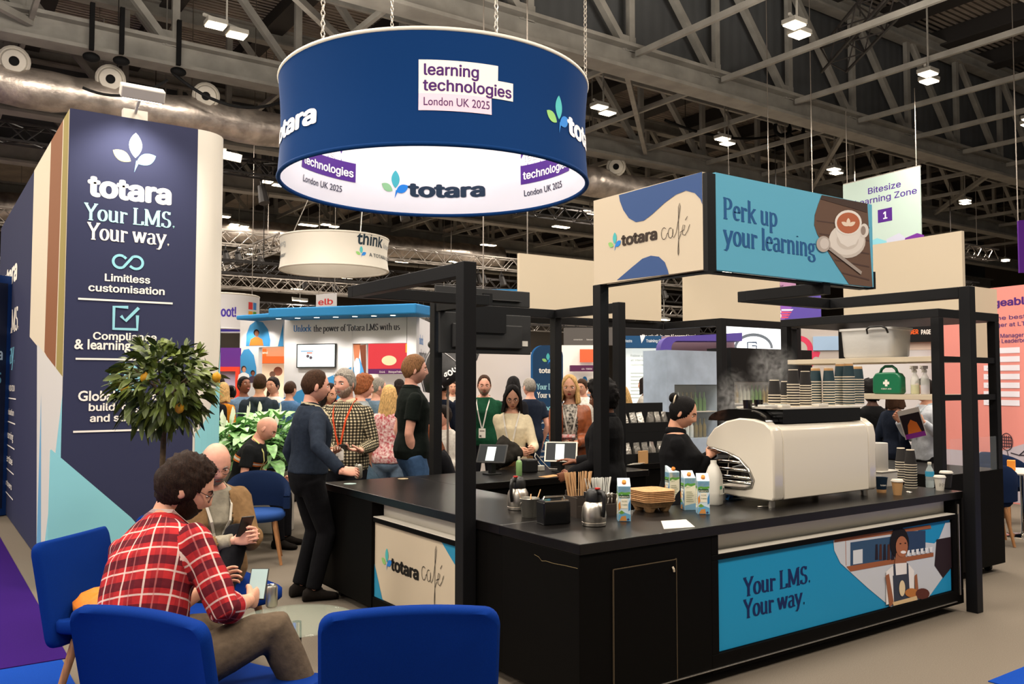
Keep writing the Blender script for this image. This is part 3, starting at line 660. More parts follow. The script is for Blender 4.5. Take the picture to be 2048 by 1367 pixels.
for i in range(5):
    x = 1750+8*i; a.poly([fp(x, 1088), fp(x+4, 1087), fp(x+5, 1118), fp(x-1, 1119)], '241c26' if i % 2 == 0 else '4a2a22')
for i in range(6): x = 1812+9*i; a.poly([fp(x, 1100-1.3*i), fp(x+6, 1099-1.3*i), fp(x+5, 1110-1.5*i), fp(x+1, 1111-1.5*i)], 'e6e6e8')
el = lambda cx, cy, rx, ry, n=18: [fp(cx+rx*math.cos(2*PI*i/n), cy+ry*math.sin(2*PI*i/n)) for i in range(n)]
a.poly(el(1797, 1085, 19, 32), '161012'); a.poly([fp(1790, 1105), fp(1808, 1102), (fp(1812, 1130)), fp(1786, 1134)], '9a5f42'); a.poly([fp(1770, 1142), fp(1788, 1126), fp(1812, 1124), fp(1826, 1140), fp(1826, 1195), fp(1770, 1208)], 'ece6e2')
a.poly([fp(1783, 1150), fp(1815, 1146), fp(1818, 1200), fp(1786, 1210)], '3a3f4c'); a.poly([fp(1784, 1128), fp(1788, 1126), fp(1790, 1155), fp(1785, 1156)], '3a3f4c'); a.poly([fp(1811, 1124), fp(1814, 1126), fp(1815, 1150), fp(1811, 1150)], '3a3f4c')
a.poly(el(1801, 1092, 12, 21), 'a9694a'); a.poly(el(1804, 1103, 5.5, 3), 'f2ecea'); a.poly(el(1798, 1086, 2, 1.2), '2a1a16'); a.poly(el(1808, 1085, 2, 1.2), '2a1a16'); a.poly([fp(1768, 1150), fp(1775, 1146), fp(1785, 1205), fp(1776, 1212)], '9a5f42'); a.poly([fp(1826, 1150), fp(1831, 1146), fp(1834, 1180), fp(1828, 1190)], '9a5f42')
a.poly(el(1820, 1184, 13, 9), 'b8743c'); a.poly(el(1842, 1186, 14, 11), '5c2f26'); a.poly([fp(1782, 1203), fp(1830, 1190), fp(1832, 1198), fp(1784, 1210)], 'd8b98c'); a.poly(el(1801, 1175, 6, 16), 'e3cda5')
a.build('graphic_print', p_)
# cabinet door by the corner
dx0, dx1 = WY(1226, 1200, .012).x, WY(1351, 1200, .012).x
dr = cbox('door', (dx0, .004, .08), (dx1, .0118, .735)); 
M_edge = mat('worn_board_edge', '574b3b', .8, spec=.1)
mb = MB()
for q in (((dx0-.004, .003, .08), (dx0, .0117, .735)), ((dx1, .003, .08), (dx1+.004, .0117, .742)), ((dx0, .003, .735), (dx1, .0117, .738))): mb.box(*q)
mb.build('worn_edge', M_edge, dr, label='worn pale edge')
mb = MB(); mb.tube([(dx1-.03, .002, .70), (dx1-.03, -.006, .69), (dx1-.025, -.004, .675)], .006, 6); mb.build('hook', M_cream, dr)
a = Art((.004, 0, 0), (0, -1, 0), (0, 0, 1)); a.strokes([[(-WX(px, py, .004).y, WX(px, py, .004).z) for px, py in ((1069, 1108), (1078, 1113), (1084, 1121), (1092, 1121), (1108, 1126), (1130, 1130), (1156, 1136))]], 0, 0, 1, '77684a', .0014); a.build('scratch_print', cf)
for x in (.3, 1.9, 3.4):
    mb = MB(); mb.lathe([(.03, -.015), (.035, 0), (.03, .015)], (x, .3, .036), 12, None, Matrix.Rotation(PI/2, 3, 'Y')); mb.build('castor', M_blackmat, cf)

cl = thing('side_counter', 'black café counter run with the cream lettered panel beside the blue chairs', 'counter', (.35, 2, 0))
cbox('worktop', (0, .721, CH-.055), (.8, 3.3, CH), M_blacklam, cl)
LY0, LY1 = 1.17, 2.366
cbox('cabinet', (.012, .71, .07), (.78, LY0-.02, CH-.056), p=cl); cbox('cabinet', (.14, LY0-.02, .07), (.78, LY1+.02, CH-.056), p=cl); cbox('end_cabinet', (.004, LY1+.02, .07), (.78, 3.29, CH-.056), p=cl)
for z0, z1 in ((.69, .722), (.06, .15)): cbox('front_frame', (.012, LY0-.02, z0), (.139, LY1+.02, z1), p=cl)
cbox('light_recess', (.10, LY0, .724), (.139, LY1+.02, CH-.06), M_white, cl, label='white recessed strip'); cbox('light_recess', (.014, LY0, .7225), (.1, LY1+.02, .729), M_white, cl)
p_ = cbox('front_panel', (.03, LY0-.02, .151), (.06, LY1+.02, .689), M_cream, cl, label='cream printed panel')
a = Art((.03, LY1+.02, .151), (0, -1, 0), (0, 0, 1))
def lp(px, py): p = WX(px, py, .03); return LY1+.02-p.y, p.z-.151
W2 = LY1-LY0+.04
a.poly([lp(881, 1079), (W2-.001, .537), (W2-.001, lp(917, 1153)[1]), lp(905, 1120)], '2d86ab'); a.poly([(0.001, lp(746, 1125)[1]), lp(765, 1197), (.16, .001), (.001, .001)], '2d86ab')
q0, q1 = lp(783, 1138), lp(838, 1161); a.text('totara', q0[0], q0[1], .16, '1c1a18', .042, w=q1[0]-q0[0]); a.leaves(lp(774, 1135)[0], q0[1]-.02, .16)
q = lp(843, 1160); a.cafe(q[0], q[1]+.01, .22, '1c1a18'); a.build('graphic_print', p_)
for y in (1.3, 3.1):
    mb = MB(); mb.lathe([(.03, -.015), (.035, 0), (.03, .015)], (.09, y, .036), 12, None, Matrix.Rotation(PI/2, 3, 'Y')); mb.build('castor', M_blackmat, cl)
cb = thing('rear_counter', 'black café counter run carrying the order tablets', 'counter', (1.9, 2.9, 0))
cbox('worktop', (.801, 2.5, CH-.055), (2.9, 3.3, CH), M_blacklam, cb); cbox('cabinet', (.79, 2.52, .02), (2.88, 3.28, CH-.056), p=cb)
# square posts and roof bars
PS = .085
fr = thing('canopy_frame', 'black square tube frame around the café with roof bars', 'frame', (1.8, 1.8, 0))
def post(x, y, z0, z1, nm='post', s=PS): cbox(nm, (x-s/2, y-s/2, z0), (x+s/2, y+s/2, z1), M_black, fr)
def barx(x0, x1, y, z1, s=PS): cbox('roof_bar', (x0, y-s/2, z1-s), (x1, y+s/2, z1), M_black, fr)
def bary(y0, y1, x, z1, s=PS): cbox('roof_bar', (x-s/2, y0, z1-s), (x+s/2, y1, z1), M_black, fr)
ZF = 2.43; h = PS/2
post(-.048, 1.01, .0, ZF, s=.092); bary(1.01+h, 2.6-h, -.045, ZF); barx(-.045-h, 1.15, 2.6, ZF); bary(2.6+h, 3.37-h, 1.12, ZF)
post(1.12, 3.40, .0, ZF); barx(1.12+h, 2.5-h, 3.40, ZF); post(2.5, 3.40, 0, ZF); bary(2.42+h, 3.40-h, 2.5, ZF); post(2.46, 2.42, 0, ZF)
post(1.42, 1.47, 0, ZF-.001); 
post(3.76, -.045, .0, ZF); bary(-.045+h, 1.15-h, 3.76, ZF); barx(2.62, 3.76+h, 1.15, ZF); bary(.40, 1.15-h, 2.66, ZF)
post(5.0, 3.45, 0, ZF+.03); bary(3.45+h, 4.35, 5.0, ZF+.03); barx(2.6, 4.95, 4.39, ZF+.03); barx(5.0+h, 6.4, 3.45, ZF+.03); post(6.4, 3.45, 0, ZF+.03)
# sign box: two printed boards over the corner
SB = thing('sign_box', 'two sided café sign box with cream and light blue printed boards', 'sign', (1.42, .44, ZF))
sz0, sz1 = ZF, ZF+.635
sxr = WY(1742, 560, .40).x
mb = MB(); mb.box((1.38, .42, sz0), (1.42, 1.50, sz1)); lb = mb.build('side_board', M_cream, SB)
M_sky = flat('65b4d2', .55)
mb = MB(); mb.box((1.46, .38, sz0), (sxr, .42, sz1)); rb = mb.build('front_board', M_sky, SB)
mb = MB(); mb.box((1.38, .38, sz0-.012), (1.459, .419, sz1-.01)); mb.box((1.421, .421, sz0-.012), (1.5, 1.5, sz0-.001)); mb.box((1.5, .421, sz0-.012), (sxr, .5, sz0-.001)); mb.box((sxr, .38, sz0-.012), (sxr+.03, .46, sz0+.12)); mb.build('corner_frame', M_black, SB)
a = Art((1.38, 1.50, sz0), (0, -1, 0), (0, 0, 1)); 
def sp(px, py): p = WX(px, py, 1.38); return max(.001, min(1.079, 1.50-p.y)), max(.001, min(.634, p.z-sz0))
def curve(pts, f): return [f(*p) for p in pts]
NB = '3c5585'
a.poly(curve([(1238, 390), (1240, 402), (1247, 420), (1258, 436), (1272, 444), (1288, 441), (1305, 428), (1330, 405), (1352, 389), (1372, 381), (1390, 386), (1401, 398), (1409, 408), (1407, 335)], sp), NB)
a.poly(curve([(1234, 560), (1262, 536), (1285, 517), (1302, 511), (1318, 513), (1330, 524), (1336, 540), (1338, 560)], sp), NB)
q0, q1 = sp(1244, 491), sp(1315, 481); a.text('totara', q0[0], q0[1], .145, '3a302a', .042, w=q1[0]-q0[0]); a.leaves(sp(1230, 491)[0], q0[1]-.03, .14); q = sp(1322, 480); a.cafe(q[0], q[1], .2, '3a302a'); a.build('graphic_print', lb)
a = Art((1.46, .38, sz0), (1, 0, 0), (0, 0, 1)); SWd = sxr-1.46
def sq(px, py): p = WY(px, py, .38); return max(.001, min(SWd-.001, p.x-1.46)), max(.001, min(.634, p.z-sz0))
for t_, p0, p1 in (('Perk up', (1446, 436), (1555, 453)), ('your learning', (1447, 488), (1631, 517))):
    q0, q1 = sq(*p0), sq(*p1); a.serif(t_, q0[0], q0[1], .20, '2c5f96', w=q1[0]-q0[0])
a.poly(curve([(1643, 390), (1636, 408), (1629, 430), (1628, 450), (1634, 468), (1650, 494), (1672, 530), (1698, 580), (1745, 590), (1734, 400)], sq), '6a5245')
for i in range(6):
    y = 440+26*i; xb = float(np.interp(y, [430, 450, 468, 494, 530, 580], [1631, 1632, 1638, 1654, 1676, 1702])); a.poly(curve([(xb, y), (1738, y+14), (1738, y+17), (xb+2, y+3)], sq), '54403a')
a.poly(curve([(1643, 390), (1640, 398), (1733, 425), (1734, 400)], sq), '493a34')
es = lambda cx, cy, rx, ry, n=24, t0=0, t1=360: [sq(cx+rx*math.cos(R(t0+(t1-t0)*i/n)), cy+ry*math.sin(R(t0+(t1-t0)*i/n))) for i in range(n)]
a.poly(es(1693, 482, 37, 34), 'cfc5bb'); a.poly(es(1692, 479, 35, 31), 'e4dcd3'); a.poly(es(1694, 480, 22, 19), 'd3c9bf')
a.poly(curve([(1669, 446), (1722, 450), (1719, 470), (1710, 488), (1694, 494), (1680, 486), (1671, 468)], sq), 'e9e2da'); a.poly(es(1727, 461, 9, 14), 'e4dcd3'); a.poly(es(1725, 461, 5, 9), '9a8a80')
a.poly(es(1695, 445, 27, 25), 'eee7df'); a.poly(es(1695, 446, 23, 21), 'b8694a')
for ang_ in (90, 30, 150): a.poly([sq(1695+p[0]*26, 452-p[1]*26) for p in LEAF(0, 0, ang_, .62, .15)], 'efd9c4')
a.poly(es(1645, 488, 14, 16), 'b9aea6'); a.poly(es(1647, 487, 9, 11), 'd6cdc6'); a.poly(curve([(1655, 499), (1660, 495), (1722, 543), (1720, 549)], sq), 'a79c94')
a.build('graphic_print', rb)
# blank backs of the other café sign boards, standing on the far roof bars
def blank(name, label, p, q, z0, z1):
    mb = MB(); mb.bar(Vector((p[0], p[1], (z0+z1)/2)), Vector((q[0], q[1], (z0+z1)/2)), .04, z1-z0); return tag(mb.build(name, M_cream), label, 'sign board', 'blank sign boards')
b1, b2 = WY(1106, 600, 3.42), WY(1319, 600, 4.39)
blank('blank_board', 'blank cream sign board behind the black post left of the café', (b1.x, 3.42+.6), (WY(1190, 600, 4.02).x, 4.02), ZF, 3.08)
blank('blank_board', 'blank cream sign board right of the tall café post', (WY(1217, 600, 4.3).x, 4.3), (WY(1320, 600, 4.3).x, 4.3), ZF+.04, 3.1)
blank('blank_board', 'blank cream sign board above the white display cases', (WY(1366, 600, 4.6).x, 4.6), (WY(1560, 600, 3.5).x, 3.5), ZF+.04, 3.12)
blank('blank_board', 'tall blank cream sign board over the shelf rack', (4.95, .58), (5.05, 1.85), 2.36, 3.07)
bx = WY(1941, 560, 2.4).x; blank('blank_board', 'narrow blank cream sign board right of the tall one', (bx, 2.4), (WY(1990, 560, 2.4).x, 2.4), 2.0, 2.98)
# ------------------------------------------------------------------ coffee machine on the front counter
M_enamel = mat('cream_enamel', 'dcd4c5', .18, coat=.6)
M_gloss = mat('black_gloss', '0b0b0c', .15)
M_plastic = mat('black_plastic', '121212', .4)
cm = thing('coffee_machine', 'big cream enamel espresso machine with chrome side grille on the counter', 'coffee machine', (2.4, .5, CH))
outer = [(.235, .935), (.22, .96), (.22, 1.33), (.235, 1.40), (.29, 1.44), (.38, 1.462), (.5, 1.465), (.62, 1.44), (.72, 1.39), (.785, 1.32), (.80, 1.275), (.785, 1.25)]
inner = [(.72, 1.245), (.60, 1.225), (.50, 1.19), (.425, 1.13), (.385, 1.06), (.40, 1.015), (.46, .998), (.60, .992), (.79, .985)]
prof = outer+inner+[(.80, .965), (.77, .95), (.5, .935)]
def endcap(x0, x1, nm):
    n = len(prof); mb = MB(); M = Matrix(((0, 0, 1, x0), (1, 0, 0, 0), (0, 1, 0, 0), (0, 0, 0, 1)))
    mb.prism(prof, M, x1-x0); return mb.build(nm, M_enamel, cm, 35, bevel=.018)
endcap(1.80, 1.90, 'end_cover'); endcap(2.86, 2.95, 'end_cover')
mb = MB(); bp = [(.222, .94), (.222, 1.33), (.235, 1.395), (.275, 1.425), (.40, 1.43), (.40, .94)]
mb.prism(bp, Matrix(((0, 0, 1, 1.902), (1, 0, 0, 0), (0, 1, 0, 0), (0, 0, 0, 1))), .956); mb.build('back_panel', M_enamel, cm, 35, bevel=.008)
mb = MB(); fr_ = [(x, z) for x, z in [(.775, 1.243)]+inner[:]]
mb.tube([(1.795, y, z) for y, z in fr_], .009, 8); gr = mb.build('grille', M_chrome, cm, 180, label='chrome side grille')
for z, y0 in ((1.165, .46), (1.115, .415), (1.065, .385), (1.03, .39)):
    mb = MB(); mb.tube([(1.80, y0+.01, z), (1.795, y0+.05, z+.004), (1.795, .66, z+.002), (1.80, .70, z)], .0105, 8); mb.build('bar', M_chrome, gr, 180)
mb = MB(); mb.box((1.905, .401, 1.25), (2.855, .66, 1.405)); mb.box((1.905, .401, .955), (2.855, .77, .99)); mb.build('steel_body', M_steel, cm)
for i in range(3):
    x = 2.05+.3*i; mb = MB(); mb.lathe([(.04, 1.14), (.045, 1.16), (.045, 1.25), (.03, 1.26)], (x, .58, 0), 16); g = mb.build('group_head', M_chrome, cm, 40)
    mb = MB(); mb.lathe([(.034, 1.10), (.037, 1.139)], (x, .58, 0), 14); mb.tube([(x, .61, 1.12), (x, .70, 1.11), (x, .77, 1.09)], [.011, .014, .016], 8); mb.build('portafilter', M_plastic, g)
mb = MB(); mb.tube([(1.95, .62, 1.28), (1.95, .72, 1.2), (1.94, .73, 1.05)], .006, 8); mb.build('steam_wand', M_chrome, cm, 180)
mb = MB(); dome = [(.30, 1.44)]+[(.55-.25*math.cos(R(a_)), 1.44+.085*math.sin(R(a_))) for a_ in range(0, 181, 15)]
mb.prism(dome, Matrix(((0, 0, 1, 1.83), (1, 0, 0, 0), (0, 1, 0, 0), (0, 0, 0, 1))), .13); mb.build('top_cover', M_gloss, cm, 40)
mb = MB(); mb.box((1.965, .27, 1.432), (2.84, .285, 1.525)); mb.box((1.965, .60, 1.432), (2.84, .62, 1.525)); mb.box((1.965, .286, 1.432), (1.985, .60, 1.525)); mb.box((2.82, .286, 1.432), (2.84, .60, 1.525)); mb.box((1.986, .29, 1.431), (2.82, .60, 1.435)); mb.build('cup_rail', M_gloss, cm)
for x in (1.86, 2.90):
    for y in (.29, .70): mb = MB(); mb.lathe([(.024, CH), (.024, .952)], (x, y, 0), 16); mb.build('foot', M_steel, cm, 40)
mb = MB(); mb.box((1.93, .262, 1.526), (2.86, .63, 1.538)); tag(mb.build('cup_board', M_white), 'white board lying on the coffee machine under the cups', 'board')
for i, (px, w) in enumerate(((1535, .13), (1565, .09), (1640, .11))):
    x = WY(px, 815, .30).x; mb = MB(); mb.box((x-w/2, .268, 1.5385), (x+w/2, .33, 1.558)); tag(mb.build('white_box', M_white, bevel=.004), 'small flat white box on the cup board, '+('left', 'middle', 'right')[i]+' of three', 'box', 'white boxes on the cup board')
# cups, upside down and nested
M_cupblk = mat('black_ripple_cup', '1b1715', .8, bump=.2, bscale=300); M_cupteal = mat('dark_teal_cup', '12313a', .6); M_rim = mat('paper_rim', 'd8cbb6', .7); M_kraft = mat('kraft_paper', 'b98d5c', .8)
def cup_mesh(mbody, band, rt=.031, rb=.044, hh=.108):
    mb = MB(); mb.lathe([(rb-.002, 0), (rb, .006), (rb-.001, .008)], n=20, m=M_rim, cap=False)
    z0 = .008; zb = hh-.022 if band else hh-.006
    f = lambda z: rb-.002+(rt-rb+.002)*z/hh
    mb.lathe([(f(z0), z0), (f(zb), zb)], n=20, m=mbody, cap=False)
    if band: mb.lathe([(f(zb), zb), (f(hh-.006), hh-.006)], n=20, m=M_kraft, cap=False)
    mb.lathe([(f(hh-.006), hh-.006), (rt, hh), (rt-.003, hh), (rt-.004, hh-.008), (0.0001, hh-.008)], n=20, m=M_rim, cap=False)
    me = mb.mesh('cup'); me.set_sharp_from_angle(angle=R(40)); me.polygons.foreach_set('use_smooth', [True]*len(me.polygons)); return me
MC = {'black': cup_mesh(M_cupblk, False), 'teal': cup_mesh(M_cupteal, True), 'bigblack': cup_mesh(M_cupblk, False, .03, .047, .12)}
def cups(px, y, n, kind, z0, pitch, where):
    x = WY(px, 800, y).x
    for i in range(n):
        o = D.objects.new('paper_cup', MC[kind]); COL.objects.link(o); o.location = (x+random.uniform(-.001, .001), y, z0+i*pitch)
        tag(o, f"{'black' if kind != 'teal' else 'dark teal'} paper cup upside down, {where}", 'cup', where)
Zc = 1.5385
cups(1549, .40, 5, 'black', Zc, .019, 'leftmost short stack on the coffee machine'); cups(1572, .50, 5, 'black', Zc, .017, 'short stack second from the left on the machine')
cups(1587, .36, 9, 'black', Zc, .0185, 'tall stack left of the teal cups'); cups(1611, .44, 9, 'black', Zc, .0175, 'tall stack touching the teal cups')
for px, y, n, w in ((1632, .50, 10, 'leftmost teal stack'), (1658, .41, 10, 'second teal stack from the left'), (1681, .52, 12, 'middle teal stack'), (1698, .42, 12, 'second teal stack from the right'), (1717, .52, 11, 'rightmost teal stack')):
    cups(px, y, n, 'teal', Zc, .0185, w)
Mx = WY(1681, 745, .46); a = Art((Mx.x-.01, .365, 1.79), (1, 0, 0), (0, 0, 1)); 
for px, lab in ((1500, 'left'), (1522, 'right')):
    x = WY(px, 805, .48).x; mb = MB(); mb.lathe([(.028, 1.526), (.032, 1.585), (.03, 1.585), (.026, 1.53)], (x, .5, 0), 16, cap=False); mb.lathe([(.0001, 1.5265), (.028, 1.526)], (x, .5, 0), 16, cap=False)
    tag(mb.build('espresso_cup', M_gloss, smooth=40), 'small black glass cup on the machine top, '+lab+' of two', 'cup')
# ------------------------------------------------------------------ things on the front counter
M_kraftd = mat('moulded_pulp', 'b58a5e', .95, noise_=.15, nscale=60, bump=.3, bscale=250)
def jug(px, py, rz, label):
    p = WZ(px, py, CH); t = thing('thermal_jug', label, 'jug', p, rz, None, False)
    mb = MB(); mb.lathe([(.062, 0), (.068, .004), (.069, .02), (.066, .022), (.070, .03), (.071, .06), (.066, .105), (.055, .128), (.044, .138)], n=28); mb.build('body', M_steel, t, 50)
    mb = MB(); mb.lathe([(.047, .136), (.049, .15), (.044, .185), (.034, .205), (.012, .212)], n=24); mb.box((-.02, -.068, .15), (.02, -.03, .185)); mb.build('lid', M_plastic, t, 50)
    mb = MB(); mb.tube([(0, .04, .195), (0, .078, .19), (0, .088, .16), (0, .086, .10), (0, .078, .058)], [.012, .012, .011, .01, .009], 8, sq=1.3); mb.build('handle', M_plastic, t, 180)
    mb = MB(); mb.box((-.012, .02, .207), (.012, .045, .217)); mb.build('button', mat('red_plastic', 'b3201a', .4), t, bevel=.003, label='red release button')
    return t
jug(1188, 1050, R(180), 'steel thermal jug with red button at the counter front'); jug(1036, 1018, R(115), 'steel thermal jug behind the small metal bucket')
p = WZ(1059, 1033, CH); t = thing('metal_bucket', 'small galvanised bucket holding used wooden stirrers', 'bucket', p, 0, None, False)
mb = MB(); mb.lathe([(.044, 0), (.046, .004), (.059, .108), (.062, .112), (.059, .115), (.056, .11), (.044, .01), (.0001, .01)], n=28); mb.build('body', mat('galvanised', '8b8880', .4, .9), t, 50)
mb = MB(); mb.tube([(.06, 0, .1), (.062, 0, .09), (.04, .045, .055), (0, .064, .045), (-.04, .045, .055), (-.062, 0, .09)], .002, 6); mb.build('bail_handle', M_steel, t, 180)
M_stick = mat('birch_stirrer', 'cfa577', .7)
for i, (dx, dy, l) in enumerate(((-.05, .02, .15), (.06, .0, .14), (.03, .03, .11), (-.02, -.04, .1))):
    b = p+Vector((dx*.4, dy*.4, .02)); mb = MB(); mb.bar(b, b+Vector((dx, dy, l)), .007, .003); tag(mb.build('stirrer', M_stick), ('leftmost', 'rightmost', 'short', 'front')[i]+' wooden stirrer standing in the metal bucket', 'stirrer')
p = WZ(1107, 1046, CH); 
t = thing('napkin_dispenser', 'glossy black box dispenser in front of the stirrers', 'dispenser', p, R(-12), None, False)
mb = MB(); mb.box((-.085, -.055, 0), (.085, .055, .13)); mb.build('body', M_gloss, t, bevel=.008)
mb = MB(); mb.box((-.075, -.045, .1305), (.075, .045, .137)); mb.tube([(-.07, 0, .138), (-.06, 0, .155), (.06, 0, .155), (.07, 0, .138)], .006, 6); mb.build('top_rim', M_chrome, t, label='shiny top rim')
p = WZ(1185, 1030, CH)+Vector((.02, .02, 0)); 
t = thing('condiment_box', 'dark wooden condiment box holding stirrers and straws', 'box', p, R(-10), None, False)
M_dk = mat('dark_stained_wood', '2b211a', .6)
for a_, b_ in (((-.16, -.08, 0), (.16, .08, .012)), ((-.16, -.08, .012), (-.15, .08, .12)), ((.15, -.08, .012), (.16, .08, .12)), ((-.15, -.08, .012), (.15, -.07, .07)), ((-.15, .07, .012), (.15, .08, .15)), ((-.15, -.005, .012), (.15, .005, .12)), ((-.005, .0051, .012), (.005, .07, .15))):
    mb = MB(); mb.box(a_, b_); mb.build('panel', M_dk, t)
rr = random.Random(5); MT = Matrix.LocRotScale(p, Euler((0, 0, R(-10))), None)
for k in range(64):
    s = -1 if k < 38 else 1; x = rr.uniform(.02, .13)*s; y = rr.uniform(.015, .06); lean = Vector(((x-.075*s)*.7+rr.uniform(-.02, .02), rr.uniform(-.012, .02), .21 if s < 0 else .195))
    mb = MB(); b = Vector((x, y, .02))
    if s < 0: mb.bar(MT @ b, MT @ (b+lean*1.15), .006, .002); o = tag(mb.build('stirrer', M_stick), 'wooden stirrer in the fan standing in the condiment box', 'stirrer', 'wooden stirrers in the box')
    else: mb.tube([MT @ b, MT @ (b+lean*1.02)], .004, 6); o = tag(mb.build('straw', mat('clear_straw', 'e4e4de', .2, alpha=.9)), 'clear straw in the bundle beside the wooden stirrers', 'straw', 'clear straws in the box')
for k in range(5):
    b = MT @ Vector((.05+.02*k, -.04, .02)); q = b+Vector((.02*math.sin(k*2), -.01, .1)); mb = MB(); mb.tube([b, q], .003, 6); mb.ball(q, (.011, .005, .016), 10, 6); tag(mb.build('teaspoon', M_steel, smooth=180), 'steel teaspoon standing in the front of the condiment box', 'spoon', 'teaspoons in the box')
# oat drink cartons
M_ctn = flat('cfe0ea'); 
def carton(px, py, rz, label, back=False):
    p = WZ(px, py, CH); t = thing('drink_carton', label, 'carton', p, rz, None, False); w = .037; hh = .205
    mb = MB(); vs = [(-w, -w, 0), (w, -w, 0), (w, w, 0), (-w, w, 0), (-w, -w, hh), (w, -w, hh), (w, w, hh), (-w, w, hh), (-w, w-.004, hh+.04), (w, w-.004, hh+.04), (w, w, hh+.04), (-w, w, hh+.04)]
    mb.add(vs, [(3, 2, 1, 0), (0, 1, 5, 4), (1, 2, 6, 5), (2, 3, 7, 6), (3, 0, 4, 7), (4, 5, 9, 8), (5, 6, 10, 9), (7, 4, 8, 11), (6, 7, 11, 10), (8, 9, 10, 11)]); b = mb.build('carton_body', M_ctn, t, fix=True)
    for fa, (o, u) in enumerate((((-w, -w, 0), (1, 0, 0)), ((-w, w, 0), (0, -1, 0)))):
        a = Art(o, u, (0, 0, 1)); front = (fa == 0) != back
        a.rect(.002, .002, .072, .203, 'e9e3c8' if not front else 'cfe0ea', 1)
        a.poly([(.002, .165), (.02, .172), (.05, .165), (.072, .175), (.072, .203), (.002, .203)], '79b9dc'); a.poly([(.002, .145), (.02, .158), (.045, .15), (.072, .16), (.072, .172), (.04, .168), (.02, .172), (.002, .165)], '5e9a43')
        if front:
            a.rect(.006, .135, .068, .155, '23482f'); a.text('PUREOATY', .009, .138, .018, 'f0e8d8', .01, w=.056); a.rect(.018, .075, .056, .132, 'efe6d0'); a.text('GLEBE', .021, .112, .018, '4a6a58', .0, w=.032); a.text('FARM', .021, .092, .018, '4a6a58', .0, w=.032)
            a.poly([(.002, .1), (.012, .12), (.016, .08), (.004, .06)], 'd98a3c'); a.poly([(.06, .1), (.072, .13), (.072, .07), (.06, .06)], '3f82b8'); a.poly([(.002, .04), (.03, .055), (.072, .04), (.072, .002), (.002, .002)], '6aa8cc'); a.poly([(.002, .05), (.02, .065), (.04, .05), (.02, .042)], '6f9c3f'); a.poly([(.006, .004), (.02, .03), (.045, .034), (.05, .004)], 'c98a4a'); a.poly([(.05, .012), (.058, .02), (.066, .012), (.058, .004)], '3b3f6a')
        else:
            a.poly([(.002, .03), (.072, .045), (.072, .002), (.002, .002)], '8bb7d2'); a.text('OATY', .01, .14, .02, '6f8f3f', .0, w=.03)
            for i in range(6): a.rect(.01, .055+.012*i, .06-.006*(i % 3), .058+.012*i, '9a9a78')
        a.build('graphic_print', b)
    mb = MB(); mb.lathe([(.013, 0), (.013, .016), (.011, .018)], n=16, M=Matrix.Rotation(R(45), 3, 'X'), c=(0, -.012, hh+.015)); mb.build('cap', flat('d9863c'), t, 40, label='orange screw cap')
    return t
carton(1248, 1040, R(-38), 'oat drink carton beside the steel jug and pulp trays'); carton(1345, 1003, R(-22), 'oat drink carton behind the pulp trays, back side showing', True)
carton(1377, 1018, R(-30), 'oat drink carton in the middle of the three beside the milk', True); carton(1406, 1026, R(-40), 'front oat drink carton in front of the milk bottle')
# moulded pulp cup carriers
p = WZ(1303, 1020, CH)
def tray():
    mb = MB(); w = .115
    sq_ = lambda s, z, b: [Vector(((s-b) * sx if i == 0 else s*sx, s*sy if i == 0 else (s-b)*sy, z)) for sx, sy, o in ((1, 1, 0), (-1, 1, 1), (-1, -1, 0), (1, -1, 1)) for i in ((0, 1) if not o else (1, 0))]
    def ring(s, z, b=.03): return [Vector((x, y, z)) for x, y in ((s, s-b), (s-b, s), (-s+b, s), (-s, s-b), (-s, -s+b), (-s+b, -s), (s-b, -s), (s, -s+b))]
    mb.loft([ring(w*.86, .03), ring(w, .062), ring(w+.004, .066), ring(w, .07), ring(w*.72, .058), ring(w*.5, .05)], cap=False)
    mb.add(ring(w*.5, .05), [tuple(range(8))])
    for sx in (-1, 1):
        for sy in (-1, 1): mb.lathe([(.026, 0), (.03, .005), (.044, .034)], (sx*.056, sy*.056, 0), 14)
    return mb
trm = tray()
o0 = None
for k in range(7):
    if k == 0: o0 = trm.build('cup_carrier', M_kraftd, smooth=40); o = o0
    else: o = o0.copy(); COL.objects.link(o)
    o.location = p+Vector((random.uniform(-.002, .002), random.uniform(-.002, .002), .011*k)); o.rotation_euler = (0, 0, R(-8))
    tag(o, 'brown moulded pulp cup carrier in the nested stack by the cartons', 'cup carrier', 'nested cup carriers')
mb = MB(); q = [WZ(*z, CH+.002) for z in ((1322, 1041), (1372, 1038), (1390, 1053), (1328, 1057))]; mb.add(q+[v-Vector((0, 0, .0015)) for v in q], [(0, 1, 2, 3), (7, 6, 5, 4), (0, 4, 5, 1), (1, 5, 6, 2), (2, 6, 7, 3), (3, 7, 4, 0)]); tag(mb.build('paper_sheet', M_white), 'small white paper slip on the counter edge', 'paper')
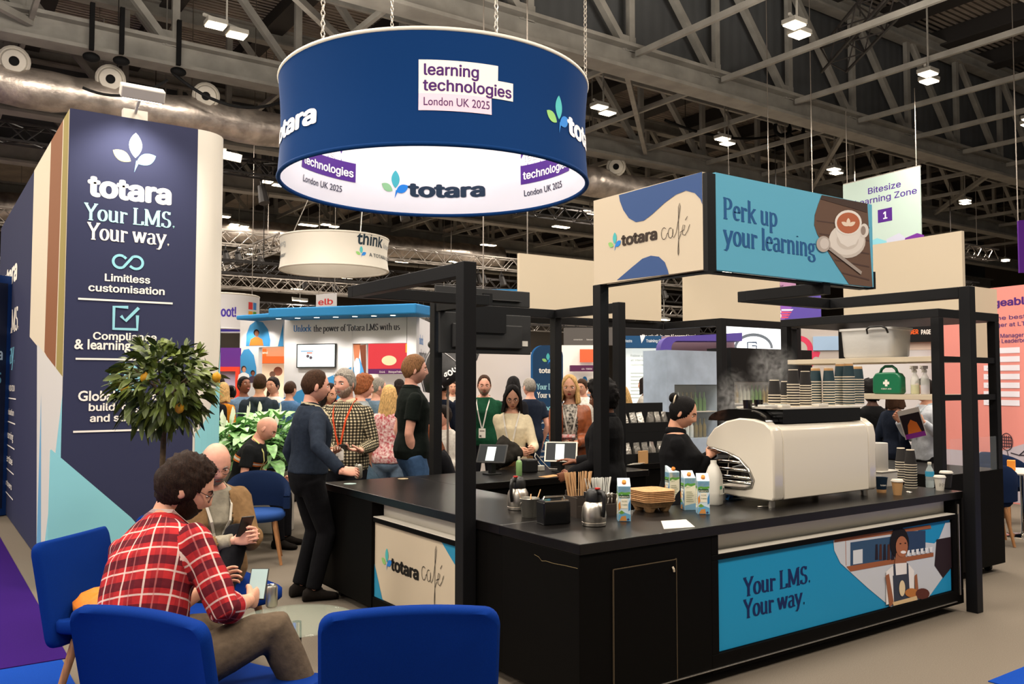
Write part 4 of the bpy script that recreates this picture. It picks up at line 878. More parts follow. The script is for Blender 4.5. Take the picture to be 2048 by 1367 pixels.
# milk bottle
p = WZ(1428, 1008, CH); t = thing('milk_bottle', 'translucent plastic milk bottle without a cap beside the machine', 'bottle', p, R(20), None, False)
M_hdpe = mat('cloudy_plastic', 'e6e2d8', .35, alpha=.72); mb = MB()
def rsq(s, z, r=.5): return [Vector((s*math.copysign(abs(math.cos(a_))**r, math.cos(a_)), s*math.copysign(abs(math.sin(a_))**r, math.sin(a_)), z)) for a_ in np.linspace(0, 2*PI, 24, endpoint=False)]
mb.loft([rsq(.048, 0), rsq(.053, .008), rsq(.054, .16, .55), rsq(.05, .2, .6), rsq(.034, .25, .8), rsq(.021, .27, 1), rsq(.02, .292, 1)], cap=True); mb.build('bottle', M_hdpe, t, 50)
mb = MB(); mb.loft([rsq(.046, .004), rsq(.051, .01), rsq(.052, .075)]); mb.build('milk', flat('f1ece0'), t, 50)
a = Art((-.04, -.056, .07), (1, 0, 0), (0, 0, 1)); a.rect(0, 0, .08, .06, 'e8e6da'); a.rect(0, .035, .04, .058, '4aa07a'); a.rect(.055, .008, .075, .04, '55585a'); a.build('paper_label', t)
mb = MB(); c = WZ(1468, 998, CH)
rq = random.Random(2); g = [[Vector((c.x+(i-4)*.024+rq.uniform(-.006, .006), c.y+.05+(j-2.5)*.03, CH+.006+.03*abs(math.sin(i*1.7+j*1.1))*(1 if 0 < i < 8 else .2))) for i in range(9)] for j in range(6)]
mb.loft(g, cap=False, close=False); o = mb.build('cleaning_cloth', mat('blue_cloth', '2a6fb0', .9), smooth=180); so = o.modifiers.new('solid', 'SOLIDIFY'); so.thickness = .004; tag(o, 'crumpled blue cloth under the coffee machine nose', 'cloth')
p = WZ(1515, 1014, CH); mb = MB(); d_ = Vector((.1, -.03, 0)); mb.tube([p+Vector((0, 0, .004)), p+d_+Vector((0, 0, .005))], .003, 6); mb.ball(p+d_*1.15+Vector((0, 0, .006)), (.02, .012, .004), 12, 6); tag(mb.build('teaspoon', M_steel, smooth=180), 'steel teaspoon lying on the counter before the machine', 'spoon')
# right end of the counter
M_tub = mat('frosted_tub', 'e2dcd4', .3, alpha=.65)
p = WZ(1782, 972, CH)+Vector((0, .1, 0)); t = thing('storage_tub', 'frosted plastic tub under the paper roll at the machine end', 'tub', p, 0, None, False)
mb = MB()
for a_, b_ in (((-.11, -.09, 0), (.11, .09, .006)), ((-.11, -.09, .006), (.11, -.085, .11)), ((-.11, .085, .006), (.11, .09, .11)), ((-.11, -.085, .006), (-.105, .085, .11)), ((.105, -.085, .006), (.11, .085, .11))): mb.box(a_, b_)
mb.build('box', M_tub, t); mb = MB(); mb.box((-.118, -.098, .1105), (.118, .098, .122)); mb.build('lid', M_white, t, bevel=.004)
M_roll = mat('grey_paper_roll', 'b9b4ae', .9, bump=.2, bscale=300)
q = p+Vector((-.02, .0, .1225)); mb = MB(); mb.lathe([(.02, 0), (.078, 0), (.08, .004), (.08, .21), (.078, .214), (.02, .214), (.02, 0)], q, 32, cap=False); tag(mb.build('paper_roll', M_roll, smooth=40), 'large grey paper towel roll standing on the tub', 'paper roll')
def cup_up(name, px, py, s, body, label, lid=None, art=None, sleeve=None):
    p = WZ(px, py, CH); t = thing(name, label, 'cup', p, R(-35), None, False); hh = .105*s; rb = .03*s; rt = .043*s
    mb = MB(); mb.lathe([(rb-.004, .004), (rb, 0), (rt, hh), (rt+.003, hh+.001), (rt+.003, hh+.005), (rt-.003, hh+.004), (rb-.002, .01), (.0001, .01)], n=24, cap=False); mb.build('cup_body', body, t, 40)
    if lid: mb = MB(); mb.lathe([(rt+.004, hh-.002), (rt+.005, hh+.006), (rt+.001, hh+.008), (rt-.002, hh+.016), (.0001, hh+.016)], n=24, cap=False); mb.build('lid', lid, t, 40)
    if sleeve: mb = MB(); f = lambda z: rb+(rt-rb)*z/hh+.0015; mb.lathe([(f(.0), .0), (f(hh*.22), hh*.22)], n=24, cap=False); mb.build('base_band', sleeve, t)
    if art:
        def bf(x, y, e): r = rb+(rt-rb)*y/hh+e*.25; th = -PI/2+x/r; return Vector((r*math.cos(th), r*math.sin(th), y))
        A = Art((0, 0, 0), (1, 0, 0), (0, 0, 1), bf); art(A, s); A.build('graphic_print', t)
    return t
cup_up('takeaway_cup', 1763, 984, 1.02, flat('142638'), 'navy takeaway cup with white lettering beside the machine', None, lambda A, s: A.text('totara', -.022, .05*s, .022, 'e8e4dc', .02, w=.044), M_kraft)
cup_up('takeaway_cup', 1795, 989, .92, M_kraft, 'brown kraft takeaway cup with white lid', M_white)
cup_up('takeaway_cup', 1893, 974, 1.05, M_cupblk, 'black takeaway cup with white lid at the counter end', M_white)
cup_up('takeaway_cup', 1880, 980, .92, M_white, 'white takeaway cup with small square logo and lid', M_white, lambda A, s: (A.strokes([[(-.5, -.5), (.5, -.5), (.5, .5), (-.5, .5), (-.5, -.5)]], -.006, .045, .022, '3a3632', .05), A.text('K.', -.013, .041, .014, '3a3632', 0), A.text('KSTRM', .01, .043, .008, '3a3632', 0)))
Zt = CH
def cups_at(px, py, n, label):
    p = WZ(px, py, CH)
    for i in range(n):
        o = D.objects.new('paper_cup', MC['bigblack']); COL.objects.link(o); o.location = p+Vector((0, 0, i*.0195)); tag(o, 'black paper cup upside down in the '+label, 'cup', label)
cups_at(1822, 975, 10, 'black cup stack beside the water bottle'); cups_at(1803, 962, 9, 'black cup stack behind the paper roll')
p = WZ(1860, 974, CH); t = thing('water_bottle', 'clear plastic water bottle with blue label', 'bottle', p, 0, None, False)
mb = MB(); mb.lathe([(.028, 0), (.031, .006), (.031, .05), (.029, .056), (.031, .062), (.031, .12), (.026, .14), (.013, .165), (.012, .18)], n=24); mb.build('bottle', mat('pet_plastic', 'dfeaea', .08, alpha=.35), t, 50)
mb = MB(); mb.lathe([(.0316, .085), (.0316, .125)], n=24, cap=False); mb.build('paper_label', flat('3f9ec4'), t); mb = MB(); mb.lathe([(.014, .178), (.014, .195), (.013, .196)], n=16); mb.build('cap', M_white, t)
mb = MB(); p = WZ(1815, 984, CH); mb.tube([p+Vector((.012*math.cos(i), .012*math.sin(i)-.01*i/6, .004+.002*math.sin(i*3))) for i in np.linspace(0, 12, 30)], .003, 5); tag(mb.build('key_ring', M_steel), 'small bunch of keys lying by the kraft cup', 'keys')
# ------------------------------------------------------------------ shelf rack on its cabinet
SX0, SX1, SY0, SY1, SZ = 4.36, 5.40, .50, 2.12, 2.335
rk = thing('shelf_rack', 'black open shelf rack standing on a low cabinet at the staff entrance', 'shelf rack', (4.9, 1.3, 0)); s = .075
mb = MB(); mb.box((SX0, SY0, .075), (SX1, SY1, .92)); mb.build('cabinet', M_cab, rk, bevel=.004)
for x in (SX0, SX1-s):
    for y in (SY0, SY1-s): mb = MB(); mb.box((x, y, .921), (x+s, y+s, SZ-.076)); mb.build('post', M_black, rk, bevel=.003)
mb = MB(); mb.box((SX0, SY0, SZ-.075), (SX1, SY1, SZ)); mb.build('top_frame', M_black, rk, bevel=.003)
for z in (1.93, 1.60):
    mb = MB(); mb.box((SX0+s, SY0+.01, z-.05), (SX1-s, SY0+.06, z)); mb.build('side_rail', M_black, rk)
    mb = MB(); mb.box((SX0+.005, SY0+.065, z-.045), (SX0+.62, SY1-.01, z)); mb.build('shelf_board', M_cream, rk, bevel=.003, label='cream shelf board')
for x in (SX0+.1, SX1-.12):
    for y in (SY0+.1, SY1-.12): mb = MB(); mb.lathe([(.028, -.015), (.037, -.01), (.037, .01), (.028, .015)], (x, y, .037), 14, None, Matrix.Rotation(PI/2, 3, 'Y')); mb.bar((x, y, .037), (x, y, .075), .03); mb.build('castor', M_plastic, rk)
mb = MB(); mb.box((SX0+.15, SY0+.006, .921), (SX1-.1, SY0+.012, 1.22)); tag(mb.build('glass_screen', M_thin), 'low clear glass screen on the rack cabinet', 'screen')
# clear storage bin
yb0, yb1 = WX(1786, 690, SX0+.05).y, WX(1678, 690, SX0+.05).y
t = thing('storage_bin', 'large clear plastic storage bin on the top shelf of the rack', 'storage bin', (SX0+.3, (yb0+yb1)/2, 1.93)); M_bin = mat('clear_bin_plastic', 'f0eeea', .25, alpha=.6, bump=.2, bscale=30)
mb = MB(); L = yb1-yb0; c = Vector((SX0+.22, (yb0+yb1)/2, 1.931))
def rr_(hx, hy, z, r=.05): return [c+Vector((sx*(hx-r)+r*math.cos(a_), sy*(hy-r)+r*math.sin(a_), z)) for sx, sy, a0 in ((1, 1, 0), (-1, 1, 90), (-1, -1, 180), (1, -1, 270)) for a_ in [R(a0+k*22.5) for k in range(5)]]
mb.loft([rr_(.15, L*.44, 0), rr_(.165, L*.46, .02), rr_(.18, L*.48, .25), rr_(.2, L*.5, .255), rr_(.2, L*.5, .275), rr_(.175, L*.475, .275), rr_(.15, L*.44, .012)], cap=False); mb.add(rr_(.15, L*.44, 0), [tuple(range(20))]); mb.build('bin', M_bin, t, 40)
hy = c.y-L*.27; hxx = c.x-.205
mb = MB(); mb.tube([(hxx, hy-.1, 2.15), (hxx-.02, hy-.095, 2.19), (hxx-.03, hy-.06, 2.21), (hxx-.03, hy+.06, 2.21), (hxx-.02, hy+.095, 2.19), (hxx, hy+.1, 2.15)], .009, 8); mb.build('clip_handle', M_plastic, t, 180, label='grey clip handle')
# first aid case
y0_, y1_ = WX(1804, 770, SX0+.06).y, WX(1747, 770, SX0+.06).y
t = thing('first_aid_case', 'green first aid case with white cross on the lower shelf', 'case', (SX0+.1, (y0_+y1_)/2, 1.6)); M_fa = mat('green_plastic', '0f6a45', .35, coat=.2)
M = Matrix(((0, 0, 1, SX0+.04), (-1, 0, 0, (y0_+y1_)/2), (0, 1, 0, 1.601), (0, 0, 0, 1))); wv = (y1_-y0_)/2
mb = MB(); body = [(-wv*.9, 0), (wv*.9, 0), (wv, .02), (wv*.98, .15), (wv*.8, .185), (wv*.55, .195), (-wv*.55, .195), (-wv*.8, .185), (-wv*.98, .15), (-wv, .02)]
mb.prism(body, M, .09); mb.build('case_body', M_fa, t, bevel=.012, smooth=40)
mb = MB(); mb.tube([M @ Vector((x, z, .045)) for x, z in ((-wv*.6, .19), (-wv*.5, .225), (-wv*.25, .25), (wv*.25, .25), (wv*.5, .225), (wv*.6, .19))], .013, 8); mb.build('handle', M_fa, t, 180)
a = Art((SX0+.04, (y0_+y1_)/2, 1.601), (0, -1, 0), (0, 0, 1)); a.rect(-.012, .07, .012, .13, 'e9e4da'); a.rect(-.03, .088, .03, .112, 'e9e4da', 2); a.text('FIRST AID', -.05, .042, .022, 'e9e4da', .015, w=.1); a.build('graphic_print', t)
for i, (px, tint, lab) in enumerate(((1830, 'd6d27a', 'yellow liquid'), (1850, 'cfc6d6', 'pale lilac liquid'))):
    y = WX(px, 760, SX0+.1).y; p = Vector((SX0+.1, y, 1.601)); t = thing('spray_bottle', 'clear spray bottle with '+lab+' on the lower shelf', 'spray bottle', p, R(90), None, False)
    mb = MB(); mb.lathe([(.034, 0), (.037, .006), (.037, .12), (.03, .15), (.015, .18), (.014, .195)], n=20); mb.build('bottle', mat('bottle_clear', 'e4e4dc', .15, alpha=.4), t, 50)
    mb = MB(); mb.lathe([(.033, .003), (.0352, .01), (.0352, .085), (.0001, .085)], n=20, cap=False); mb.build('liquid', mat('liquid_'+tint, tint, .2, alpha=.8), t)
    mb = MB(); mb.lathe([(.018, .193), (.018, .21), (.012, .215), (.012, .228)], n=14); mb.box((-.014, -.03, .222), (.014, .06, .25)); mb.bar((0, .055, .236), (0, .075, .236), .014); mb.bar((0, .04, .225), (0, .05, .19), .008); mb.build('trigger_head', M_white, t, bevel=.003)
# ------------------------------------------------------------------ people: builder
M_skin = {k: mat('skin_'+k, c, .55, noise_=.06, nscale=25, spec=.35) for k, c in {'light': 'd39a7e', 'pink': 'dba08a', 'tan': 'b97f5f', 'brown': '7a4a33', 'dark': '4c2d20', 'pale': 'dcae93'}.items()}
M_hair = {k: mat('hair_'+k, c, .6, spec=.12, noise_=.45, nscale=60, stretch=(3, 3, .5), bump=.5, bscale=180) for k, c in {'dark': '1c1411', 'brown': '3a2517', 'grey': '8c857c', 'blond': 'c9a169', 'ginger': '8a5233', 'black': '0e0b0b', 'espresso': '24150d', 'auburn': '6d3c22', 'lightbrown': '7a5638', 'stubble': 'a48c7c'}.items()}
M_eyew = flat('e8e2da', .3); M_iris = flat('2a1c14', .2); M_lip = mat('lips', 'a8594e', .5); M_lipred = mat('red_lips', 'a02a2e', .4)
def cloth(h, n=.12): return mat('cloth_'+h, h, .9, noise_=n, nscale=35, bump=.35, bscale=28, spec=.12)
def nmath(nt, op, a, b=None):
    n = nt.nodes.new('ShaderNodeMath'); n.operation = op
    for i, x in enumerate((a, b)):
        if x is None: continue
        if isinstance(x, (int, float)): n.inputs[i].default_value = x
        else: nt.links.new(x, n.inputs[i])
    return n.outputs[0]
def plaid(name, base, layers, rough=.9):
    """woven check: layers of (axis, period, centre, half width, colour, strength) on the cloth's own uv"""
    m = mat(name, base, rough, bump=.0, spec=.12); nt = m.node_tree; b = nt.nodes['Principled BSDF']
    uv = nt.nodes.new('ShaderNodeUVMap'); uv.uv_map = 'weave'; sx = nt.nodes.new('ShaderNodeSeparateXYZ'); nt.links.new(uv.outputs[0], sx.inputs[0])
    cur = None
    for ax, per, c, w, col, st in layers:
        f = nmath(nt, 'FRACT', nmath(nt, 'DIVIDE', sx.outputs[ax], per)); k = nmath(nt, 'LESS_THAN', nmath(nt, 'ABSOLUTE', nmath(nt, 'SUBTRACT', f, c)), w)
        mx = nt.nodes.new('ShaderNodeMix'); mx.data_type = 'RGBA'; nt.links.new(nmath(nt, 'MULTIPLY', k, st), mx.inputs[0])
        if cur is None: mx.inputs[6].default_value = (*lin(base), 1)
        else: nt.links.new(cur, mx.inputs[6])
        mx.inputs[7].default_value = (*lin(col), 1); cur = mx.outputs[2]
    nt.links.new(cur, b.inputs['Base Color'])
    tc = nt.nodes.new('ShaderNodeTexCoord'); n = nt.nodes.new('ShaderNodeTexNoise'); n.inputs['Scale'].default_value = 24; nt.links.new(tc.outputs['Object'], n.inputs['Vector'])
    bp = nt.nodes.new('ShaderNodeBump'); bp.inputs['Strength'].default_value = .35; bp.inputs['Distance'].default_value = .012; nt.links.new(n.outputs[0], bp.inputs['Height']); nt.links.new(bp.outputs[0], b.inputs['Normal'])
    return m
sst = lambda x, a, b: (lambda t: t*t*(3-2*t))(np.clip((x-a)/(b-a), 0, 1))
def head_grid(n=48, k=36, fem=False, jaw=1.0):
    t = np.linspace(-PI, PI, n, endpoint=False); a = t-.35*np.sin(t); ph = np.linspace(-PI/2, PI/2, k+1)
    A, Ph = np.meshgrid(a, ph); dx, dy, dz = np.sin(A)*np.cos(Ph), np.cos(A)*np.cos(Ph), np.sin(Ph)
    x = .076*np.sign(dx)*np.abs(dx)**.9; y = .097*dy; z = .118*np.sign(dz)*np.abs(dz)**.95
    s = np.clip(-z/.115, 0, 1); x = x*(1-(.34 if fem else .25)*s**1.6/jaw); y = np.where(y < 0, y*(1-.42*s), y*(1-.06*s)+.010*s*np.clip(dy, 0, 1))
    y = np.where(y < 0, y*1.04, y); fr = np.clip(dy, 0, 1)**1.2
    g = lambda cx, cz, wx, wz: np.exp(-((x-cx)/wx)**2-((z-cz)/wz)**2)
    y = y+fr*(.014*g(0, -.004, .010, .022)+.017*g(0, -.027, .0135, .0125)+.004*g(0, .027, .045, .01)-.010*(g(.031, .004, .016, .012)+g(-.031, .004, .016, .012))
              +.004*(g(.042, -.022, .018, .016)+g(-.042, -.022, .018, .016))+.0045*(g(0, -.056, .02, .006)+g(0, -.068, .018, .006))-.003*g(0, -.078, .018, .006)+.007*g(0, -.098, .022, .016)+.004*(g(.011, -.031, .006, .007)+g(-.011, -.031, .006, .007)))
    return np.stack([x, y, z], -1), A
def gridmesh(P, drop=None, m=None, mb=None):
    k, n = P.shape[:2]; mb = mb or MB(); f = []
    for i in range(k-1):
        for j in range(n):
            q = (i*n+j, i*n+(j+1) % n, (i+1)*n+(j+1) % n, (i+1)*n+j)
            if drop is not None and drop[i, j] and drop[i, (j+1) % n] and drop[i+1, j] and drop[i+1, (j+1) % n]: continue
            f.append(q)
    return mb.add([tuple(v) for v in P.reshape(-1, 3)], f, m)
def remesh(mb, vox, sm=3):
    me = mb.mesh('tmp'); bm = bmesh.new(); bm.from_mesh(me); bmesh.ops.recalc_face_normals(bm, faces=bm.faces); bm.to_mesh(me); bm.free()
    o = D.objects.new('tmp', me); COL.objects.link(o)
    r = o.modifiers.new('r', 'REMESH'); r.mode = 'VOXEL'; r.voxel_size = vox
    if sm: s = o.modifiers.new('s', 'SMOOTH'); s.iterations = sm; s.factor = .5
    dg = bpy.context.evaluated_depsgraph_get(); new = D.meshes.new_from_object(o.evaluated_get(dg)); D.objects.remove(o); D.meshes.remove(me)
    v = np.empty(len(new.vertices)*3); new.vertices.foreach_get('co', v); f = [tuple(p.vertices) for p in new.polygons]; D.meshes.remove(new)
    return v.reshape(-1, 3), f
def npmesh(name, v, f, m, parent, label=None):
    me = D.meshes.new(name); me.from_pydata([tuple(x) for x in v], [], f); me.materials.append(m); me.polygons.foreach_set('use_smooth', [True]*len(me.polygons))
    return link(name, me, parent, 0, label)
def wrinkle(v, amp, sc, seed=0):
    o = np.array([noise.noise(Vector((x*sc+seed, y*sc, z*sc*.7)))+.5*noise.noise(Vector((x*sc*2.3, y*sc*2.3+seed, z*sc*1.4))) for x, y, z in v]); return o*amp
def vnorm(v, f):
    n = np.zeros_like(v); fa = np.array([q[:4] if len(q) == 4 else (q[0], q[1], q[2], q[0]) for q in f]); a = v[fa[:, 2]]-v[fa[:, 0]]; b = v[fa[:, 3]]-v[fa[:, 1]]; c = np.cross(a, b)
    for i in range(4): np.add.at(n, fa[:, i], c)
    return n/(np.linalg.norm(n, axis=1)[:, None]+1e-9)
TORSO = {'m': [(.80, .10, .085, .0), (.86, .155, .11, .0), (.95, .165, .12, -.008), (1.02, .157, .115, -.002), (1.10, .15, .11, .005), (1.20, .158, .115, .008), (1.30, .172, .122, .008), (1.38, .176, .11, .0), (1.425, .150, .088, -.008), (1.465, .092, .072, -.012), (1.50, .06, .062, -.008)],
         'f': [(.80, .10, .085, .0), (.86, .16, .115, .0), (.94, .165, .12, -.01), (1.02, .145, .105, -.002), (1.10, .125, .098, .004), (1.20, .138, .11, .014), (1.27, .15, .125, .02), (1.36, .155, .105, .004), (1.42, .13, .085, -.008), (1.465, .072, .062, -.01), (1.50, .052, .055, -.006)]}
def ik(a, c, l1, l2, pole):
    d = c-a; L = min(d.length, (l1+l2)*.999); dn = d.normalized(); c2 = a+dn*L
    x = (l1*l1-l2*l2+L*L)/(2*L); h = math.sqrt(max(0, l1*l1-x*x)); p = pole-dn*pole.dot(dn)
    if p.length < 1e-6: p = Vector((0, 0, -1))
    return a+dn*x+p.normalized()*h, c2
def hand_mb(mb, w, e1, e3, side, s=1.0, curl=.5, spread=1.0, thumb=.5):
    e1 = e1.normalized(); e3 = (e3-e1*e3.dot(e1)).normalized(); e2 = e1.cross(e3)*side
    P = lambda a, b, c: w+(e1*a+e2*b+e3*c)*s
    ring = lambda a, hb, hc, ob=0: [P(a, ob+hb*math.cos(t), hc*math.sin(t)) for t in np.linspace(0, 2*PI, 12, endpoint=False)]
    mb.loft([ring(-.025, .024, .019), ring(0, .025, .018), ring(.03, .034, .016), ring(.06, .040, .014), ring(.085, .040, .012), ring(.095, .036, .008)])
    for b0, L, r, fc in ((.029, .070, .0088, 1.0), (.010, .079, .0092, 1.05), (-.0095, .073, .0088, 1.12), (-.028, .058, .0078, 1.2)):
        p = Vector((.082, b0, 0)); pts = [P(*p)]; an = 0; rad = [r*1.05]
        for q, seg in enumerate((.45, .3, .25)):
            an += curl*fc*(.75 if q == 0 else .9); sp = b0*.9*spread
            p = p+Vector((math.cos(an)*L*seg, sp*L*seg*4, math.sin(an)*L*seg)); pts.append(P(*p)); rad.append(r*(1-.09*(q+1)))
        mb.capsule(pts, rad, 8)
    th = thumb; mb.capsule([P(.012, .018, .004), P(.038, .042, .012+.01*th), P(.066, .050-.012*th, .020+.022*th), P(.088, .048-.026*th, .024+.034*th)], [.0145, .0125, .0105, .0088], 8)
HEADC = {}
def person(label, pos, face, h=1.75, sex='m', skin='light', hair=('short', 'brown'), top=None, bottom=None, shoes=None, sit=None, lean=0, hunch=0, twist=0, head=(0, 0), armR=None, armL=None, legs=None, fat=1.0, lan=None, badge=True,
           beard=None, glasses=None, vox=.012, faceon=True, hands=(.5, .5), palm=(None, None), collar=None, jacket=None, hood=False, hem=.88, poleR=None, poleL=None, wr=.006, red_lips=False, stripes=None, name='person', handdir=(None, None), tilt=0, roll=0):
    s = h/1.75; fwd = (FW*math.cos(R(face))+RT*math.sin(R(face))).normalized(); rt = fwd.cross(UP); Lm = Matrix((rt, fwd, UP)).transposed(); pos = Vector(pos)
    W_ = lambda v: pos+Lm @ (Vector(v)*s)
    def loc(v): return Vector(v) if not hasattr(v, 'is_frozen') or len(v) != 3 else (Lm.inverted() @ (v-pos))/s
    t = thing(name, label, 'person', pos)
    pz = (sit+.11)/s if sit is not None else .93
    pel = Vector((0, 0, pz)); Rl = Matrix.Rotation(-R(roll), 3, 'Y') @ Matrix.Rotation(-R(lean), 3, 'X'); Rh = Matrix.Rotation(-R(hunch), 3, 'X'); Rt = Matrix.Rotation(R(-twist), 3, 'Z')
    def T(v):                                   # torso frame (standing heights) to local
        v = Vector(v); z = v.z-.93; k = np.clip((z-.05)/.3, 0, 1)
        p = Vector((v.x, v.y, z)); 
        if z > .1: p = Matrix.Rotation(R(-twist)*k, 3, 'Z') @ p
        if z > .22: q = p-Vector((0, 0, .22)); p = Vector((0, 0, .22))+Matrix.Rotation(-R(hunch)*np.clip((z-.22)/.2, 0, 1), 3, 'X') @ q
        return pel+Rl @ p
    tr = TORSO[sex]; shx = .176 if sex == 'm' else .148
    def trad(z):
        for a, b in zip(tr, tr[1:]):
            if a[0] <= z <= b[0]: u = (z-a[0])/(b[0]-a[0]); return [a[i]+(b[i]-a[i])*u for i in (1, 2, 3)]
        return list(tr[-1][1:])
    def ring(z, e, n=28, sq=.86):
        w, dp, yc = trad(z); f_ = fat if .9 < z < 1.36 else 1+(fat-1)*.3
        return [W_(T((math.copysign(abs(math.cos(q))**sq, math.cos(q))*(w*(1+(f_-1)*.6)+e), math.copysign(abs(math.sin(q))**sq, math.sin(q))*(dp*f_+e)+yc+(dp*(f_-1)*.5), z))) for q in np.linspace(0, 2*PI, n, endpoint=False)]
    J = {}
    arms_ = {'R': armR, 'L': armL}
    for sd, sg in (('R', 1), ('L', -1)):
        S_ = T((sg*shx, -.008, 1.382)); J['sh'+sd] = S_; tg = arms_[sd]
        if tg is None: tg = T((sg*(shx+.055), .05, .875)) if sit is None else Vector((sg*.13, .30, pz+.08))
        else: tg = loc(tg)
        pole = {'R': poleR, 'L': poleL}[sd]; pole = Vector(pole) if pole else Vector((sg*.28, -.5, -1)); 
        e, w = ik(S_, tg, .29, .265, pole); J['el'+sd] = e; J['wr'+sd] = w
        hip = pel+Vector((sg*.092, .0, -.02)); J['hip'+sd] = hip
        lg = (legs or {}).get(sd)
        if lg is None: an = Vector((sg*.10, .02*sg, .085)) if sit is None else Vector((sg*.12, .44, .085))
        else: an = loc(lg)
        k_, an = ik(hip, an, .425, .43, Vector((sg*.12, 1, .25)) if sit is None else Vector((sg*.15, .5, 1.2))); J['kn'+sd] = k_; J['an'+sd] = an
    nb = T((0, -.012, 1.46)); hyaw, hpit = head; Hr = Matrix.Rotation(R(-hyaw), 3, 'Z') @ Matrix.Rotation(R(hpit), 3, 'X') @ Matrix.Rotation(R(tilt), 3, 'Y')
    nd = (T((0, 0, 1.48))-T((0, 0, 1.36))).normalized(); nd = (nd*.5+Vector((0, 0, .6))).normalized()
    hc = nb+nd*.085+Hr @ Vector((0, .028, .088)); Hm = Matrix.LocRotScale(W_(hc), None, None) @ (Lm @ Hr).to_4x4() @ Matrix.Scale(s*(1.02 if sex == 'f' else 1.06), 4)
    HW = lambda v: Hm @ Vector(v)
    sk = M_skin[skin]; Wj = lambda k: W_(J[k])
    # body: one continuous skin surface
    mb = MB(); mb.loft([ring(z, -.004) for z in (.80, .86, .95, 1.02, 1.10, 1.20, 1.30, 1.38, 1.43, 1.47, 1.50)])
    mb.capsule([W_(nb+nd*-.03), W_(nb+nd*.05), W_(hc+Hr @ Vector((0, -.02, -.03)))], [.062*s, .053*s, .05*s], 14)
    sc_ = .9 if sex == 'f' else 1.0
    for sd in 'RL':
        a, e, w = Wj('sh'+sd), Wj('el'+sd), Wj('wr'+sd)
        mb.capsule([a, a.lerp(e, .35), a.lerp(e, .7), e, e.lerp(w, .25), e.lerp(w, .6), w], [x*s*sc_ for x in (.049, .048, .042, .038, .041, .034, .0255)], 12)
        hp, kn, an = Wj('hip'+sd), Wj('kn'+sd), Wj('an'+sd)
        mb.capsule([hp, hp.lerp(kn, .4), kn.lerp(hp, .12), kn, kn.lerp(an, .3), kn.lerp(an, .7), an], [x*s for x in (.092, .08, .058, .056, .057, .043, .037)], 12)
    bv, bf = remesh(mb, max(vox, .011), 4); vs = list(map(tuple, bv)); fs = list(bf)
    HG, AZ = head_grid(48 if vox < .014 else 32, 36 if vox < .014 else 24, sex == 'f', 1.0); hs = HG.shape
    hw = np.array([HW(p) for p in HG.reshape(-1, 3)]).reshape(hs); gm = gridmesh(hw); 
    for sg in (-1, 1): gm.ball(HW((sg*.0755, -.008, -.008)), 1, 10, 8, None, (Hm.to_3x3() @ Matrix.Rotation(sg*R(-18), 3, 'Z') @ Matrix.Diagonal((.008, .019, .031))))
    o = len(vs); vs += gm.v; fs += [tuple(i+o for i in f) for f in gm.f]
    for i, sd in enumerate('RL'):
        e, w = Wj('el'+sd), Wj('wr'+sd); hm = MB(); pn = palm[i]; sg = 1 if sd == 'R' else -1
        e3 = (Lm @ Vector(pn)) if pn is not None else (Lm @ Vector((-sg, 0, 0))); hd = handdir[i]; e1 = (Lm @ Vector(hd)) if hd is not None else (w-e)
        if e1.normalized().cross(e3).length < .2: e3 = Lm @ Vector((0, .3, -1))
        hand_mb(hm, w, e1, e3, sg, s*(.93 if sex == 'f' else 1.02), hands[i])
        if vox < .012: hv, hf = remesh(hm, .0045, 2)
        else: hv, hf = hm.v, hm.f
        o = len(vs); vs += [tuple(x) for x in hv]; fs += [tuple(i_+o for i_ in f) for f in hf]
    body = npmesh('body', vs, fs, sk, t)
    # clothes
    def sleeve(mb, sd, kind, e, ex=0):
        a, q, w = Wj('sh'+sd), Wj('el'+sd), Wj('wr'+sd); mid = a.lerp(q, .55); R_ = [x*s*sc_+e for x in (.054, .055, .051, .047, .046, .040, .034)]
        if kind == 'short': mb.tube([a+(a-q).normalized()*R_[0]*x for x in (.98, .72)]+[a, a.lerp(q, .35), a.lerp(q, .62)], [R_[0]*.25, R_[0]*.72, R_[0], R_[1], R_[2]+.006], 14)
        elif kind == 'rolled': mb.capsule([a, a.lerp(q, .35), a.lerp(q, .7), q, q.lerp(w, .22)], R_[:4]+[R_[4]+.008], 14)
        else: mb.tube([a+(a-q).normalized()*R_[0]*x for x in (.98, .72)]+[a, a.lerp(q, .35), a.lerp(q, .7), q, q.lerp(w, .25), q.lerp(w, .6), q.lerp(w, .95)], [R_[0]*.25, R_[0]*.72]+R_, 14)
    def garment(nm, mt, kind, e, z0, z1, vx, open_=False, lab=None):
        mb = MB(); zz = [z for z in (.80, .86, .95, 1.02, 1.10, 1.20, 1.30, 1.38, 1.43, 1.47) if z0-.03 < z < z1-.005]; zz = [z0]+[z for z in zz if z > z0+.02]+[z1]
        mb.loft([ring(z, e+(.012 if z < 1.04 and z0 < .95 else 0)) for z in zz])
        for sd in 'RL':
            if kind: sleeve(mb, sd, kind, e*.8)
            else: a = Wj('sh'+sd); mb.ball(a, .058*s*sc_+e*.6, 12, 8)
        if hood: mb.capsule([W_(T((-.07, -.075, 1.44))), W_(T((0, -.11, 1.40))), W_(T((.07, -.075, 1.44)))], [.035, .06, .035], 10)
        v, f = remesh(mb, vx, 4)
        if wr and vx < .016: v = v+vnorm(v, f)*wrinkle(v, wr, 9, hash(label) % 50)[:, None]
